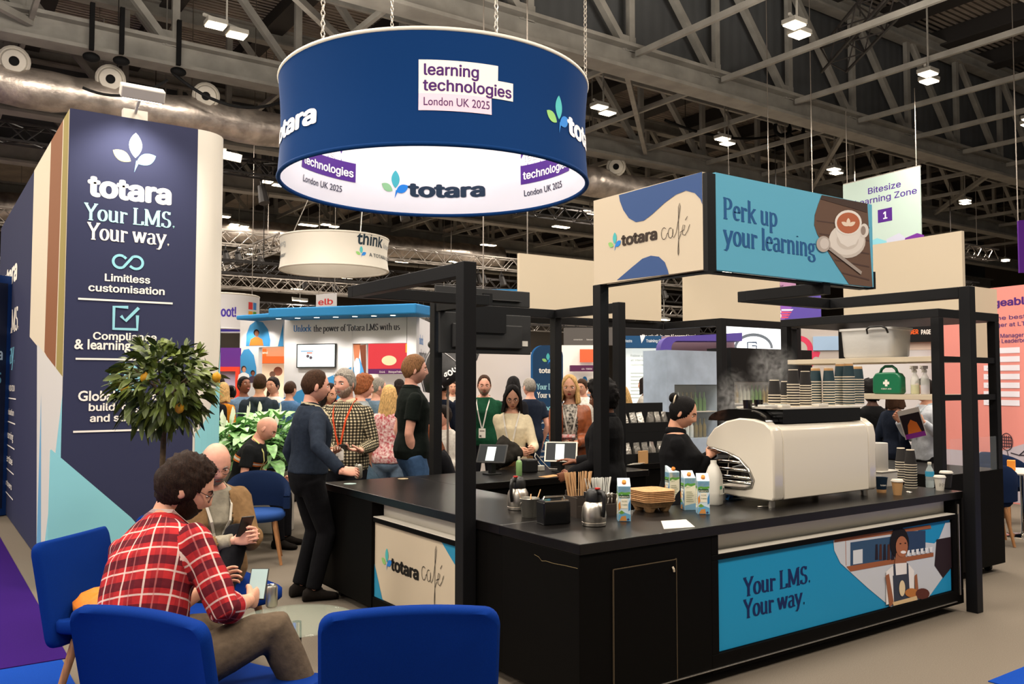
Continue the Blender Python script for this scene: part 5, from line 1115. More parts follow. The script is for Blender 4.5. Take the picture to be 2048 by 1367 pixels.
        if open_:
            Li = np.array(Lm.inverted()); lv = (v-np.array(pos)) @ Li.T/s; ax = np.array(pel)
            f = [q for q in f if not (np.mean([abs(lv[i][0]-(0.0)) for i in q]) < open_ and np.mean([lv[i][1] for i in q]) > np.array(T((0, .04, 1.25)))[1]*.6+.0 and np.mean([lv[i][2] for i in q]) > z0*.0)]
        ob = npmesh(nm, v, f, mt, t, lab)
        if open_: so = ob.modifiers.new('solid', 'SOLIDIFY'); so.thickness = .006; so.offset = -1
        return ob, v, f
    tm, kind = top; zt = 1.475 if sex == 'm' else 1.455
    sh, v, f = garment('shirt', tm, kind, .012, hem, zt, vox)
    if 'plaid' in tm.name or 'check' in tm.name:     # the weave follows torso and sleeves
        Li = np.array(Lm.inverted()); lv = (v-np.array(pos)) @ Li.T/s; best = None; U = []
        segs = [(np.array(T((0, 0, .9))), np.array(T((0, 0, 1.42))), .12, .155)]+[(np.array(J[a+sd]), np.array(J[b+sd]), .0, .055) for sd in 'RL' for a, b in (('sh', 'el'), ('el', 'wr'))]
        for k, (a, b, off, rad) in enumerate(segs):
            d = b-a; L = np.linalg.norm(d); d = d/L; q = lv-a; tt = np.clip(q @ d, 0, L); rv = q-tt[:, None]*d; dist = np.linalg.norm(rv, axis=1)-(off if k == 0 else 0.01)
            ref = np.array([0, -1.0, 0]) if abs(d[1]) < .8 else np.array([0, 0, 1.0]); e1 = ref-d*(ref @ d); e1 /= np.linalg.norm(e1); e2 = np.cross(d, e1)
            U.append((dist, np.arctan2(rv @ e2, rv @ e1)*rad, (q @ d)+(.29 if k in (2, 4) else 0), rad))
        DD = np.stack([u[0] for u in U]); uvl = sh.data.uv_layers.new(name='weave'); arr = np.empty((len(sh.data.loops), 2)); li = 0
        for q in f:
            k = int(np.argmin(DD[:, list(q)].mean(1))); _, u, w, rad = U[k]; u0 = u[q[0]]
            for i in q: uu = u[i]; uu = uu-2*PI*rad*round((uu-u0)/(2*PI*rad)); arr[li] = (uu+.5, w[i]+.5); li += 1
        uvl.data.foreach_set('uv', arr.ravel())
    for zb0, zb1, bc in (stripes or []):
        mb = MB(); mb.loft([ring(zb0, .0185), ring((zb0+zb1)/2, .019), ring(zb1, .0185)], cap=False); mb.build('chest_stripe', flat(bc, .9), t, 180)
    if collar:
        mb = MB(); c = [W_(T((.068*math.cos(a)*(1 if sex == 'm' else .85), .064*math.sin(a)-.006, 1.478-.018*max(0, math.sin(a))))) for a in np.linspace(PI*.58, PI*2.42, 22)]
        mb.tube(c, .017*s, 8, sq=1.7); mb.build('collar', collar, t, 180)
    if jacket: garment('jacket', jacket, 'long', .030, hem-.02, zt-.01, max(vox, .012), .075)
    mb = MB(); mb.loft([ring(z, .012 if z < .9 else .007) for z in (.785, .82, .86, .95, 1.0)])
    for sd in 'RL':
        hp, kn, an = Wj('hip'+sd), Wj('kn'+sd), Wj('an'+sd)
        mb.tube([hp, hp.lerp(kn, .4), kn.lerp(hp, .12), kn, kn.lerp(an, .3), kn.lerp(an, .7), an.lerp(kn, .02)], [x*s for x in (.102, .092, .074, .073, .07, .062, .06)], 14)
    v, f = remesh(mb, max(vox, .011), 4)
    if wr: v = v+vnorm(v, f)*wrinkle(v, .004, 8, 3)[:, None]
    npmesh('trousers', v, f, bottom, t)
    for sd in 'RL':
        an, kn = J['an'+sd], J['kn'+sd]; sg = 1 if sd == 'R' else -1; fd = Vector((sg*.15, 1, 0)); shk = (kn-an).normalized()
        if legs and legs.get('dir'+sd): fd = Vector(legs['dir'+sd])
        fd.normalize(); up = (shk-fd*shk.dot(fd)); up = (up.normalized() if up.z > .5 or (legs and legs.get('dir'+sd)) else Vector((0, 0, 1))); sdv = fd.cross(up); hb = .085
        rg = lambda y, w, z0, z1: [W_(an+fd*y+sdv*(w*math.cos(q))+up*(-hb+z0+(z1-z0)*(.5+.5*math.sin(q)))) for q in np.linspace(0, 2*PI, 16, endpoint=False)]
        mb = MB(); mb.loft([rg(-.078, .018, .01, .05), rg(-.07, .034, .002, .085), rg(-.02, .041, .0, .12), rg(.04, .043, .0, .10), rg(.11, .049, .0, .068), rg(.165, .044, .002, .055), rg(.195, .022, .008, .04)]); mb.build('shoe', shoes or cloth('1a1613'), t, 180)
    # hair
    style, hcol = hair; hmat = M_hair.get(hcol)
    gv = np.gradient(HG, axis=0); gu = np.gradient(HG, axis=1); N = np.cross(gu, gv); N /= (np.linalg.norm(N, axis=2)[:, :, None]+1e-9)
    cen = HG-np.array([0, 0, 0]); N = np.where((N*cen).sum(2)[:, :, None] < 0, -N, N); aa = np.abs(AZ); z = HG[..., 2]
    if style != 'bald':
        line = np.interp(aa, [0, .3, .55, .85, 1.1, 2.0, PI], [.104, .09, .072, .03, -.02, -.08, -.085]) if style in ('bob', 'long', 'bun') else np.interp(aa, [0, .5, .9, 1.25, 1.6, 2.2, PI], {'short': [.072, .066, .045, -.018, -.03, -.065, -.075], 'reced': [.095, .088, .05, -.015, -.03, -.065, -.075], 'crop': [.075, .068, .045, -.01, -.02, -.055, -.06], 'fringe': [.2, .2, .2, .03, .02, -.05, -.06]}.get(style, [.084, .074, .045, -.03, -.06, -.08, -.085]))
        th = {'short': .010, 'reced': .007, 'crop': .005, 'curly': .028, 'afro': .045, 'fringe': .006, 'long': .012, 'bob': .012, 'bun': .007, 'messy': .013}[style]
        m = sst(z, line-.006, line+.008); topm = .75+.35*sst(z, .03, .11) if style not in ('fringe', 'bun') else 1
        if style == 'fringe': m = m*(1-sst(z, .045, .07))
        nz = np.array([noise.noise(Vector(p)*(90 if style == 'messy' else 60 if style in ('curly', 'afro') else 28)) for p in HG.reshape(-1, 3)]).reshape(z.shape)
        Pm = HG+N*((th*topm*(1+nz*(1.1 if style == 'messy' else .55 if style in ('curly', 'afro') else .22))*m)-.005*(1-m))[:, :, None]
        hw = np.array([HW(p) for p in Pm.reshape(-1, 3)]).reshape(hs); mb = gridmesh(hw, m < .02)
        if style in ('long', 'bob'):
            zb = -.40 if style == 'long' else -.155; rows = []
            nn = 30; An = np.linspace(-2.2, 2.2, nn) if style == 'long' else np.linspace(-2.25, 2.25, nn)
            for lay in (0, 1):
                rr_ = []
                for zi in np.linspace(.06, zb, 14):
                    row = []
                    for a in An:
                        fl = (.02-.03*max(0, zi)/.06 if zi > -.05 else .02+.024*min(1, (-zi-.05)/.15)) - (.024 if lay else 0); q = PI+a
                        x = (.074+fl+.006*math.sin(a*9+zi*20))*math.sin(q); y = (.092+fl*.6+.005*math.cos(a*11))*math.cos(q)*(1 if zi > -.08 else max(.62, 1-(-zi-.08)*1.0))-.012
                        row.append(HW((x, y, zi+.012*math.sin(a*5)*(zi < zb+.05))))
                    rr_.append(row)
                rows.append(rr_)
            o = len(mb.v); A_, B_ = rows; flat_ = [p for r_ in A_ for p in r_]+[p for r_ in B_ for p in r_]; nv = 14*nn; ff = []
            for i in range(13):
                for j in range(nn-1): ff += [(i*nn+j, i*nn+j+1, (i+1)*nn+j+1, (i+1)*nn+j), (nv+i*nn+j+1, nv+i*nn+j, nv+(i+1)*nn+j, nv+(i+1)*nn+j+1)]
                ff += [(i*nn, (i+1)*nn, nv+(i+1)*nn, nv+i*nn), ((i+1)*nn-1+0, nv+(i+1)*nn-1, nv+(i+2)*nn-1, (i+2)*nn-1)]
            for j in range(nn-1): ff += [(13*nn+j, 13*nn+j+1, nv+13*nn+j+1, nv+13*nn+j), (j+1, j, nv+j, nv+j+1)]
            mb.add(flat_, ff)
        if style == 'bun': mb.ball(HW((0, -.10, .075)), 1, 16, 12, None, Hm.to_3x3() @ Matrix.Diagonal((.042, .036, .04)))
        hob = mb.build('hair', hmat, t, 180)
        if style == 'bun':
            mb = MB(); mb.tube([HW((.05*math.sin(a_), -.082-.01*math.cos(a_), .055+.05*math.cos(a_))) for a_ in np.linspace(-1.9, 1.9, 12)], .006, 6); mb.build('hair_clip', M_cream, hob, 180, label='pale hair clip')
    if beard:
        zz = np.interp(aa, [0, .3, .6, 1.2, 1.5, 1.55], [-.044, -.046, -.05, -.02, .0, .3]); m = (1-sst(z, zz-.01, zz+.004))*(z > -.122)*sst(-z, -.01, .02)*(aa < 1.55)
        lipm = np.exp(-((HG[..., 0])/.022)**2-((z+.062)/.008)**2); m = m*(1-.9*lipm)
        Pm = HG+N*((.0065*m)-.004*(1-m))[:, :, None]; hw = np.array([HW(p) for p in Pm.reshape(-1, 3)]).reshape(hs); gridmesh(hw, m < .03).build('beard', M_hair[beard], t, 180)
    def surf(x, zz):
        d = (HG[..., 0]-x)**2+(HG[..., 2]-zz)**2+(HG[..., 1] < 0)*9; return HG[..., 1].ravel()[np.argmin(d)]
    if faceon:
        H3 = Hm.to_3x3(); dn = hpit < -12
        for sg in (-1, 1):
            mb = MB(); ye = surf(.031, .003)-.0035; mb.ball(HW((sg*.031, ye, .003)), 1, 12, 8, M_eyew, H3 @ Matrix.Diagonal((.0145, .0075, .0075 if not dn else .0045))); mb.ball(HW((sg*.031, ye+.0045, .002)), 1, 10, 8, M_iris, H3 @ Matrix.Diagonal((.0062, .0045, .0066 if not dn else .004))); mb.build('eye', None, t, 180)
            mb = MB(); mb.tube([HW((sg*x, surf(sg*x, q)+.001, q)) for x, q in ((.014, .021), (.03, .027), (.047, .02))], [.003, .0042, .002], 6); mb.build('eyebrow', hmat or M_hair['brown'], t, 180)
        mb = MB(); mb.ball(HW((0, surf(0, -.060)-.0015, -.058)), 1, 12, 6, None, H3 @ Matrix.Diagonal((.021, .006, .0045))); mb.ball(HW((0, surf(0, -.067)-.0015, -.066)), 1, 12, 6, None, H3 @ Matrix.Diagonal((.018, .006, .005))); mb.build('mouth', M_lipred if red_lips else M_lip, t, 180)
    if glasses:
        mb = MB(); up_ = .075 if glasses == 'up' else 0; yo = -.0 if not up_ else -.015
        for sg in (-1, 1):
            mb.tube([HW((sg*(.031+.023*math.cos(a_)), .101+yo-.006*abs(math.cos(a_)), .002+up_+.018*math.sin(a_))) for a_ in np.linspace(0, 2*PI, 18)], .0018, 6)
            mb.tube([HW((sg*.054, .095+yo, .006+up_)), HW((sg*.079, .03, .012+up_*.8)), HW((sg*.08, -.015, .008+up_*.6))], .0016, 5)
        mb.tube([HW((-.009, .104+yo, .006+up_)), HW((.009, .104+yo, .006+up_))], .0018, 5); mb.build('glasses', M_plastic if glasses != 'up' else mat('clear_frames', 'c9c2b4', .2), t, 180)
    if lan:
        lm = flat(lan); mb = MB(); zl = 1.10
        fr_ = lambda x, z, e: W_(T((x, trad(min(z, 1.45))[1]*(fat if z < 1.36 else 1+(fat-1)*.3)*math.sqrt(max(.1, 1-(x/.19)**2))+trad(min(z, 1.45))[2]+(trad(min(z, 1.45))[1]*(fat-1)*.5)+e, z)))
        e = .022 if not jacket else .026
        path = [fr_(.006, zl, e), fr_(.03, 1.2, e), fr_(.055, 1.32, e), fr_(.075, 1.41, e), W_(T((.085, .03, 1.475))), W_(T((.075, -.055, 1.495))), W_(T((0, -.082, 1.50))), W_(T((-.075, -.055, 1.495))), W_(T((-.085, .03, 1.475))), fr_(-.075, 1.41, e), fr_(-.055, 1.32, e), fr_(-.03, 1.2, e), fr_(-.006, zl, e)]
        cp = []
        for i in range(len(path)-1): cp += [path[i].lerp(path[i+1], u/3) for u in range(3)]
        cp.append(path[-1]); ax_ = W_(T((0, 0, 1.2))); nrm = []
        for p in cp: q = p-ax_; q.z = 0; nrm.append(q.normalized())
        vv = []; ff = []
        for i, p in enumerate(cp):
            tn = (cp[min(i+1, len(cp)-1)]-cp[max(i-1, 0)]).normalized(); sdv = tn.cross(nrm[i]).normalized()*.008; vv += [p+sdv, p-sdv, p-sdv+nrm[i]*.002, p+sdv+nrm[i]*.002]
            if i: b = 4*(i-1); ff += [(b+k, b+(k+1) % 4, b+4+(k+1) % 4, b+4+k) for k in range(4)]
        mb.add(vv, ff); lo = mb.build('lanyard', lm, t)
        if badge:
            c = fr_(0, zl-.06, e+.004); dnv = (T((0, 0, 1.0))-T((0, 0, 1.2))); dnv = Lm @ dnv; dnv = (dnv.normalized()*.5+Vector((0, 0, -1))).normalized(); nf = fwd; q = Matrix((rt, -dnv, rt.cross(-dnv))).transposed().to_4x4(); q.translation = c
            mb = MB(); mb.box((-.043, -.06, -.001), (.043, .06, .001), flat('e9e4da'), q); mb.box((-.03, .02, -.0016), (.03, .035, .0016), flat('8a8078'), q); mb.box((.008, -.05, -.0016), (.034, -.024, .0016), flat('6a645e'), q); mb.build('badge', None, lo)
    t['_J'] = 0
    return t, dict(J={k: W_(v) for k, v in J.items()}, T=lambda v: W_(T(v)), H=HW, L=Lm, W=W_)
# ------------------------------------------------------------------ blue chairs, table, plants
def dirf(face): return (FW*math.cos(R(face))+RT*math.sin(R(face))).normalized()
def slab(w, hgt, t, r, curve, M, m, nm, parent, top_in=0):
    out = []
    for sx, sy, a0 in ((1, 1, 0), (-1, 1, 90), (-1, -1, 180), (1, -1, 270)):
        out += [(sx*(w/2-r)+r*math.cos(R(a0+k*18)), sy*(hgt/2-r)+r*math.sin(R(a0+k*18))) for k in range(6)]
        nx = {1: -1}.get(sx, 0)
    # even out the long edges
    pts = []
    for i, p in enumerate(out):
        q = out[(i+1) % len(out)]; n = max(1, int(math.hypot(q[0]-p[0], q[1]-p[1])/.05))
        pts += [(p[0]+(q[0]-p[0])*k/n, p[1]+(q[1]-p[1])*k/n) for k in range(n)]
    def rg(sc, z, ins=0): return [M @ Vector(((x*(1-ins/w*2))*sc*(1-top_in*(y/hgt+.5)), y*(1-ins/hgt*2)*sc, z+curve*(x*sc/(w/2))**2+.0)) for x, y in pts]
    mb = MB(); mb.loft([rg(.05, -t/2), rg(.35, -t/2-.004), rg(.7, -t/2-.003), rg(.93, -t/2), rg(1, -t/2, .012), rg(1, -t/2+.012), rg(1, t/2-.012), rg(1, t/2, .012), rg(.93, t/2), rg(.7, t/2+.004), rg(.35, t/2+.006), rg(.05, t/2+.006)])
    o = mb.build(nm, m, parent, 60)
    mb = MB(); mb.tube([M @ Vector((x*(1-.004), y, curve*(x/(w/2))**2)) for x, y in pts+pts[:1]], .006, 6, cap=False); 
    return o
def blue_chair(pos, face, label, m=None, w=.64, ztop=.91):
    m = m or M_blue
    t = thing('lounge_chair', label, 'chair', (pos[0], pos[1], 0), 0, 'blue felt lounge chairs'); f = dirf(face); r = f.cross(UP); p = Vector((pos[0], pos[1], 0))
    hb = ztop-.36; tilt = R(12); up = (UP*math.cos(tilt)-f*math.sin(tilt)); nf = r.cross(up)
    M = Matrix((r, up, nf)).transposed().to_4x4(); M.translation = p-f*.235+UP*(.36+hb/2*math.cos(tilt)); slab(w, hb, .055, .05, .045, M, m, 'backrest', t)
    nu = (UP*math.cos(R(4))-f*math.sin(R(4))*-1).normalized(); M = Matrix((r, f, UP)).transposed().to_4x4(); M.translation = p+f*.10+UP*.445; slab(w*.97, .68, .07, .08, .018, M, m, 'seat', t, .06)
    for sx in (-1, 1):
        for sy in (-1, 1): mb = MB(); mb.tube([p+r*(sx*.20)+f*(.05+sy*.19)+UP*.385, p+r*(sx*.27)+f*(.05+sy*.27)], [.024, .015], 10); mb.build('leg', M_wood, t, 60)
    for sx in (-1, 1): mb = MB(); mb.bar(p+r*(sx*.215)-f*.12+UP*.36, p+r*(sx*.215)+f*.22+UP*.36, .03, .04); mb.build('seat_rail', M_wood, t)
    return t
def off(px, d, face, k): g = G(px, d); v = dirf(face)*k; return g+v
cA = G(1024+(-1.27/3.12)*FPX, 3.12)+dirf(24)*.235; blue_chair(cA, 24, 'blue felt lounge chair under the man in the red plaid shirt')
blue_chair(G(1024+(-.375/3.17)*FPX, 3.17)+dirf(-9)*.235, -9, 'empty blue felt lounge chair in front of the black counter corner')
blue_chair(G(1024+(-2.3/4.68)*FPX, 4.68)+dirf(100)*.235, 100, 'blue felt lounge chair with the orange bag beside the purple aisle', None, .58, .9)
cE = G(424, 5.25); blue_chair(cE, 138, 'blue felt lounge chair under the man in the tan jacket')
M_nfelt = mat('dark_navy_felt', '16233f', .9, noise_=.12, nscale=300, spec=.05)
# round backed navy chair between the seated men
cD = G(518, 8.25); t = thing('tub_chair', 'empty round backed navy chair with light wooden legs', 'chair', cD); f = dirf(165); r = f.cross(UP)
mb = MB(); rings = []
for a_ in np.linspace(-105, 105, 22):
    q = R(a_); c = cD+(-f*math.cos(q)*.27+r*math.sin(q)*.28); n = (-f*math.cos(q)+r*math.sin(q)); zt = .84-.20*(abs(a_)/105)**2.2
    rings.append([c+n*(.03*math.cos(b)+.02*(zz-.5))+UP*zz for zz, b in ((.50, PI), (.62, PI), (zt-.03, PI), (zt, PI/2), (zt-.03, 0), (.62, 0), (.50, 0))])
mb.loft(rings); mb.build('backrest', M_nfelt, t, 60)
mb = MB(); mb.lathe([(.001, .40), (.24, .40), (.265, .43), (.265, .46), (.24, .485), (.001, .49)], (cD.x, cD.y, 0), 28); mb.build('seat', mat('mid_blue_felt', '2b4a86', .9, spec=.05), t, 60, label='brighter blue seat cushion')
for sx in (-1, 1):
    for sy in (-1, 1): mb = MB(); mb.tube([cD+r*(sx*.16)+f*(sy*.16)+UP*.40, cD+r*(sx*.23)+f*(sy*.23)], [.022, .014], 10); mb.build('leg', M_wood, t, 60)
# orange bag on the chair by the aisle
c = G(1024+(-2.1/4.55)*FPX, 4.55)+UP*.485; mb = MB(); rg = []
for i, z in enumerate((0, .03, .07, .11, .135, .145)):
    w_ = (.17, .21, .20, .15, .09, .02)[i]; rg.append([c+RT*(w_*math.cos(a_)*(1+.08*math.sin(3*a_+i)))+FW*(w_*.6*math.sin(a_)*(1+.1*math.cos(4*a_+i)))+UP*(z+.012*math.sin(5*a_+i)) for a_ in np.linspace(0, 2*PI, 24, endpoint=False)])
mb.loft(rg); tag(mb.build('cloth_bag', mat('orange_fabric', 'dd7d1f', .6, bump=.5, bscale=14), smooth=180), 'crumpled orange fabric bag lying on the blue chair by the aisle', 'bag')
# glass table and drink cans
tc = G(600, 4.62); t = thing('glass_table', 'low round glass coffee table between the blue chairs', 'table', tc)
mb = MB(); mb.lathe([(.001, .435), (.31, .435), (.315, .44), (.31, .447), (.001, .447)], tc, 48); mb.build('table_top', mat('green_glass', 'b4c4b4', .05, alpha=.14), t, 40)
mb = MB(); mb.lathe([(.03, .02), (.025, .434)], tc, 16); mb.lathe([(.2, 0), (.2, .012), (.03, .025)], tc, 32); mb.build('pedestal', M_chrome, t, 40)
def can(p, label, col='b9b2a4'):
    t = thing('drink_can', label, 'can', p, 0, None, False); mb = MB(); mb.lathe([(.024, 0), (.031, .008), (.033, .012), (.033, .108), (.027, .12)], n=24, cap=False); mb.build('body', mat('can_'+col, col, .3, .9), t, 50)
    mb = MB(); mb.lathe([(.027, .12), (.0275, .123), (.025, .121), (.0001, .1205)], n=24, cap=False); mb.lathe([(.0001, .001), (.024, 0)], n=24, cap=False); mb.build('lid', M_chrome, t, 50)
can(WZ(543, 1213, .448), 'silver drink can on the glass coffee table'); can(WZ(717, 956, CH+.001), 'pale drink can held on the counter by the man in navy', 'cfc6b4')
p = WZ(700, 967, CH+.001); mb = MB(); mb.lathe([(.0001, .002), (.05, .002), (.05, 0)], p, 28); tag(mb.build('sticker', flat('9fb4b0')), 'pale round sticker on the black counter near the can', 'sticker')
p = WZ(806, 957, CH+.001); mb = MB(); mb.lathe([(.0001, .002), (.045, .002), (.045, 0)], p, 28); tag(mb.build('sticker', flat('9c8a6c')), 'worn tan round sticker on the counter', 'sticker')
for px, py, tx in ((1041, 1000, 0),):
    pass
# citrus tree in front of the tower
M_leaf = mat('citrus_leaf', '22330f', .45, nscale=7, spec=.4, col2='66742c'); M_lleaf = mat('lily_leaf', '86b874', .4, noise_=.4, nscale=12); M_bark = mat('bark', '4a3a26', .9, noise_=.3, nscale=30, bump=.5, bscale=60)
def leaf(mb, p, d, L, w, n, fold=.25, droop=.25):
    d = d.normalized(); sdv = d.cross(n); sdv = sdv.normalized() if sdv.length > 1e-4 else d.orthogonal(); n2 = sdv.cross(d); vs = []; K = 4
    for i in range(K+1):
        q = i/K; ww = w*math.sin(PI*min(1, q*.92+.05))**.8; c = p+d*(L*q)-UP*(droop*L*q*q); vs += [c+sdv*ww+n2*(fold*ww), c, c-sdv*ww+n2*(fold*ww)]
    mb.add(vs, [(3*i+k, 3*i+k+1, 3*i+k+4, 3*i+k+3) for i in range(K) for k in (0, 1)])
def lemon_tree(pos, zc, rad, label, n=620, lemons=(), seed=1, pot=True):
    rd = random.Random(seed); t = thing('lemon_tree', label, 'tree', (pos.x, pos.y, 0)); b = Vector((pos.x, pos.y, 0)); c = b+UP*zc
    mb = MB(); mb.tube([b+UP*.3, b+Vector((.01, 0, .7)), b+Vector((-.005, .01, 1.1)), c-UP*rad*.55], [.026, .022, .02, .018], 10)
    for k in range(9):
        a_ = k*2.4; e = c+Vector((math.cos(a_)*rad*.7, math.sin(a_)*rad*.7, rad*(.1+.5*rd.random()))); mb.tube([c-UP*rad*.6, c.lerp(e, .4)-UP*.05, e], [.012, .008, .004], 6)
    mb.build('trunk', M_bark, t, 180); mb = MB()
    for k in range(n):
        v = Vector((rd.gauss(0, 1), rd.gauss(0, 1), rd.gauss(0, 1))).normalized(); rr = rad*(.45+.6*rd.random()**.6); v2 = Vector((v.x, v.y, v.z*.88)); p = c+v2*rr
        d = (v+Vector((rd.gauss(0, .5), rd.gauss(0, .5), rd.gauss(-.1, .5)))); leaf(mb, p, d, rd.uniform(.08, .135), rd.uniform(.018, .03), Vector((rd.gauss(0, 1), rd.gauss(0, 1), 1.5)), .2, .35)
    for k in range(14):
        a_ = rd.uniform(0, 6.28); d = Vector((math.cos(a_)*.6, math.sin(a_)*.6, rd.uniform(.5, 1))); p = c+d.normalized()*rad*rd.uniform(.95, 1.15)
        for j in range(5): leaf(mb, p, d+Vector((rd.gauss(0, .5), rd.gauss(0, .5), 0)), .1, .018, Vector((rd.gauss(0, 1), 0, 1)), .2, .1)
    mb.build('foliage', M_leaf, t)
    for q in lemons: mb = MB(); mb.lathe([(.001, -.042), (.008, -.038), (.024, -.022), (.031, 0), (.026, .02), (.010, .034), (.004, .042)], q, 16, M=Matrix.Rotation(.5, 3, 'X')); mb.build('lemon', mat('lemon_skin', 'd99d18', .45, bump=.2, bscale=200), t, 180)
    if pot: mb = MB(); mb.lathe([(.13, 0), (.17, .30), (.175, .32), (.155, .32), (.14, .26), (.001, .26)], b, 28); mb.build('pot', M_white, t, 50)
td = 5.9; tp = G(331, td)
lemon_tree(tp, W(338, 768, td).z, .30, 'small lemon tree with yellow fruit in front of the navy tower', 640, [W(290, 755, td-.27), W(359, 816, td-.2), W(433, 754, td-.1), W(250, 778, td-.2), W(431, 762, td+.1)])
lemon_tree(G(22, 14.6), W(22, 765, 14.6).z, .2, 'small green tree at the far end of the purple aisle', 160, [], 4); lemon_tree(G(20, 16.2), .7, .2, 'low green shrub farther along the purple aisle', 120, [], 5)
# white peace lilies behind the seated men
def lily(pos, z0, label, seed, n=46, fl=3, sc=1.6):
    rd = random.Random(seed); t = thing('peace_lily', label, 'plant', (pos.x, pos.y, 0), 0, 'peace lilies in the planter'); b = Vector((pos.x, pos.y, z0)); mb = MB()
    for k in range(n):
        a_ = rd.uniform(0, 6.28); el = rd.uniform(.35, 1.2); d = Vector((math.cos(a_)*math.cos(el), math.sin(a_)*math.cos(el), math.sin(el))); L = rd.uniform(.2, .42)*sc; p = b+d*L
        if p.x+d.x*.3 < XR+.04: continue
        mb.bar(b, p, .006); d2 = Vector((d.x*1.2, d.y*1.2, d.z*.5)); leaf(mb, p, d2, rd.uniform(.18, .3)*sc, rd.uniform(.03, .05)*sc, UP, .3, .5)
    mb.build('foliage', M_lleaf, t)
    for k in range(fl):
        a_ = rd.uniform(0, 6.28); p = b+Vector((math.cos(a_)*.15, math.sin(a_)*.15, rd.uniform(.5, .66))); mb = MB(); mb.tube([b, p], .004, 5); g = mb.build('flower_stem', M_lleaf, t)
        mb = MB(); leaf(mb, p-UP*.02, Vector((.1*math.cos(a_), .1*math.sin(a_), 1)), .16, .035, Vector((math.cos(a_), math.sin(a_), .3)), .5, 0); mb.build('flower', mat('white_petal', 'f2f0ea', .5), g)
pl = thing('planter_box', 'white planter box with peace lilies behind the bald seated man', 'planter', G(490, 9.9)); c = G(490, 9.9)
M = Matrix((RT, FW, UP)).transposed().to_4x4(); M.translation = c
mb = MB(); mb.box((-.42, -.16, 0), (.55, .16, .70), None, M); mb.build('box', M_white, pl, bevel=.01); mb = MB(); mb.box((-.39, -.13, .701), (.52, .13, .712), None, M); mb.build('soil', mat('soil', '2a1d14', .95), pl)
for i, (px, d, f_) in enumerate(((446, 9.9, 3), (470, 9.8, 3), (500, 9.95, 1), (532, 9.8, 2), (560, 9.9, 0))):
    lily(G(px, d), .71, 'peace lily in the planter, '+('next to the rounded tower edge' if i == 0 else 'second from the tower' if i == 1 else 'behind the bald man' if i == 2 else 'right of the bald man' if i == 3 else 'behind the man in navy'), i, 46, f_)
# ------------------------------------------------------------------ people
M_pl = plaid('red_plaid_cotton', 'a8282c', [(1, .084, .5, .19, '17121f', .72), (0, .084, .5, .2, '2a1420', .28), (0, .084, .08, .04, 'd9c4bb', .72), (1, .084, .06, .04, 'd9c4bb', .72), (0, .084, .5, .03, 'c06a68', .5)])
M_ck = plaid('black_cream_check', 'cdbf9f', [(1, .026, .5, .27, '15130f', .85), (0, .026, .5, .27, '15130f', .85)])
K = cloth('131317', .1); NV = cloth('1d2433', .1); JN = cloth('3a5374'); DJ = cloth('20283a'); GR = cloth('5d6470'); WH = cloth('d9d4cb'); KS = cloth('16130f')
M_floral = mat('floral_cotton', 'e6cfc9', .9, nscale=38, col2='b0404a', bump=.2, bscale=30)
pp, q = person('man in a red plaid shirt and olive trousers seated on a blue chair, looking down', cA-RT*.27+FW*.03, 22, 1.93, top=(M_pl, 'rolled'), bottom=cloth('584b3d'), hair=('messy', 'espresso'), skin='light', sit=.47, lean=17, hunch=16, head=(42, -26), armR=(.15, .40, .70), armL=(-.08, .42, .72), lan='d8d0c4', badge=False, glasses='on', beard='espresso', vox=.0085, hem=.84, fat=1.04, wr=.009, collar=M_pl, poleR=(.75, -.5, -.8), legs={'R': (.44, .46, .235), 'L': (-.02, .50, .15), 'dirR': (.3, .75, -.6)}, roll=14)
mb = MB(); a0 = q['W']((.20, .02, .60)); pts = [a0.lerp(q['W']((.22, .12, .40)), i/22)-UP*.10*math.sin(PI*i/22) for i in range(23)]
for i in range(22): c = pts[i]; d = (pts[i+1]-c); mb.tube([c+d*(.5+.7*math.cos(b))+(RT if i % 2 else FW)*(.006*math.sin(b)) for b in np.linspace(0, 2*PI, 8)], .0016, 4, cap=False)
mb.build('wallet_chain', M_chrome, pp)
Mt = Matrix((RT, (FW*.5+UP*.85).normalized(), RT.cross((FW*.5+UP*.85).normalized()))).transposed().to_4x4(); Mt.translation = q['J']['wrR'].lerp(q['J']['wrL'], .35)+dirf(22)*.10+UP*.03+RT*.04
mb = MB(); mb.box((-.04, -.07, -.004), (.04, .07, .004), None, Mt); t = mb.build('tablet', M_plastic, bevel=.003); tag(t, 'tablet in the hands of the man in the plaid shirt', 'tablet'); mb = MB(); mb.box((-.036, -.066, .0042), (.036, .066, .0052), None, Mt); mb.build('screen', mat('dim_screen', 'a9c4c4', .3, emit=.15, ecol='c8e6e6'), t)
_, q = person('bearded man in an open tan jacket and grey sweater seated, holding a phone', cE-dirf(138)*.02, 140, 1.76, top=(cloth('8f8878'), 'long'), jacket=cloth('7d6142'), bottom=K, hair=('fringe', 'grey'), skin='pink', sit=.43, lean=-6, hunch=22, head=(5, -24), fat=1.28, lan='cfc8ba', beard='grey', glasses='on', armR=W(470, 1080, 4.98), armL=W(508, 1070, 4.98), vox=.0095, legs={'R': (.16, .50, .085), 'L': (.10, .46, .46), 'dirL': (.9, .4, -.1)}, hands=(.6, .6))
def phone(c, face, label, tiltd=55):
    f = dirf(face); r_ = f.cross(UP); up_ = (UP*math.sin(R(tiltd))+f*math.cos(R(tiltd))); M = Matrix((r_, up_, r_.cross(up_))).transposed().to_4x4(); M.translation = c
    mb = MB(); mb.box((-.037, -.075, -.004), (.037, .075, .004), None, M); o = mb.build('mobile_phone', M_plastic, bevel=.003); tag(o, label, 'phone'); mb = MB(); mb.box((-.033, -.07, .0042), (.033, .07, .005), None, M); mb.build('screen', M_gloss, o)
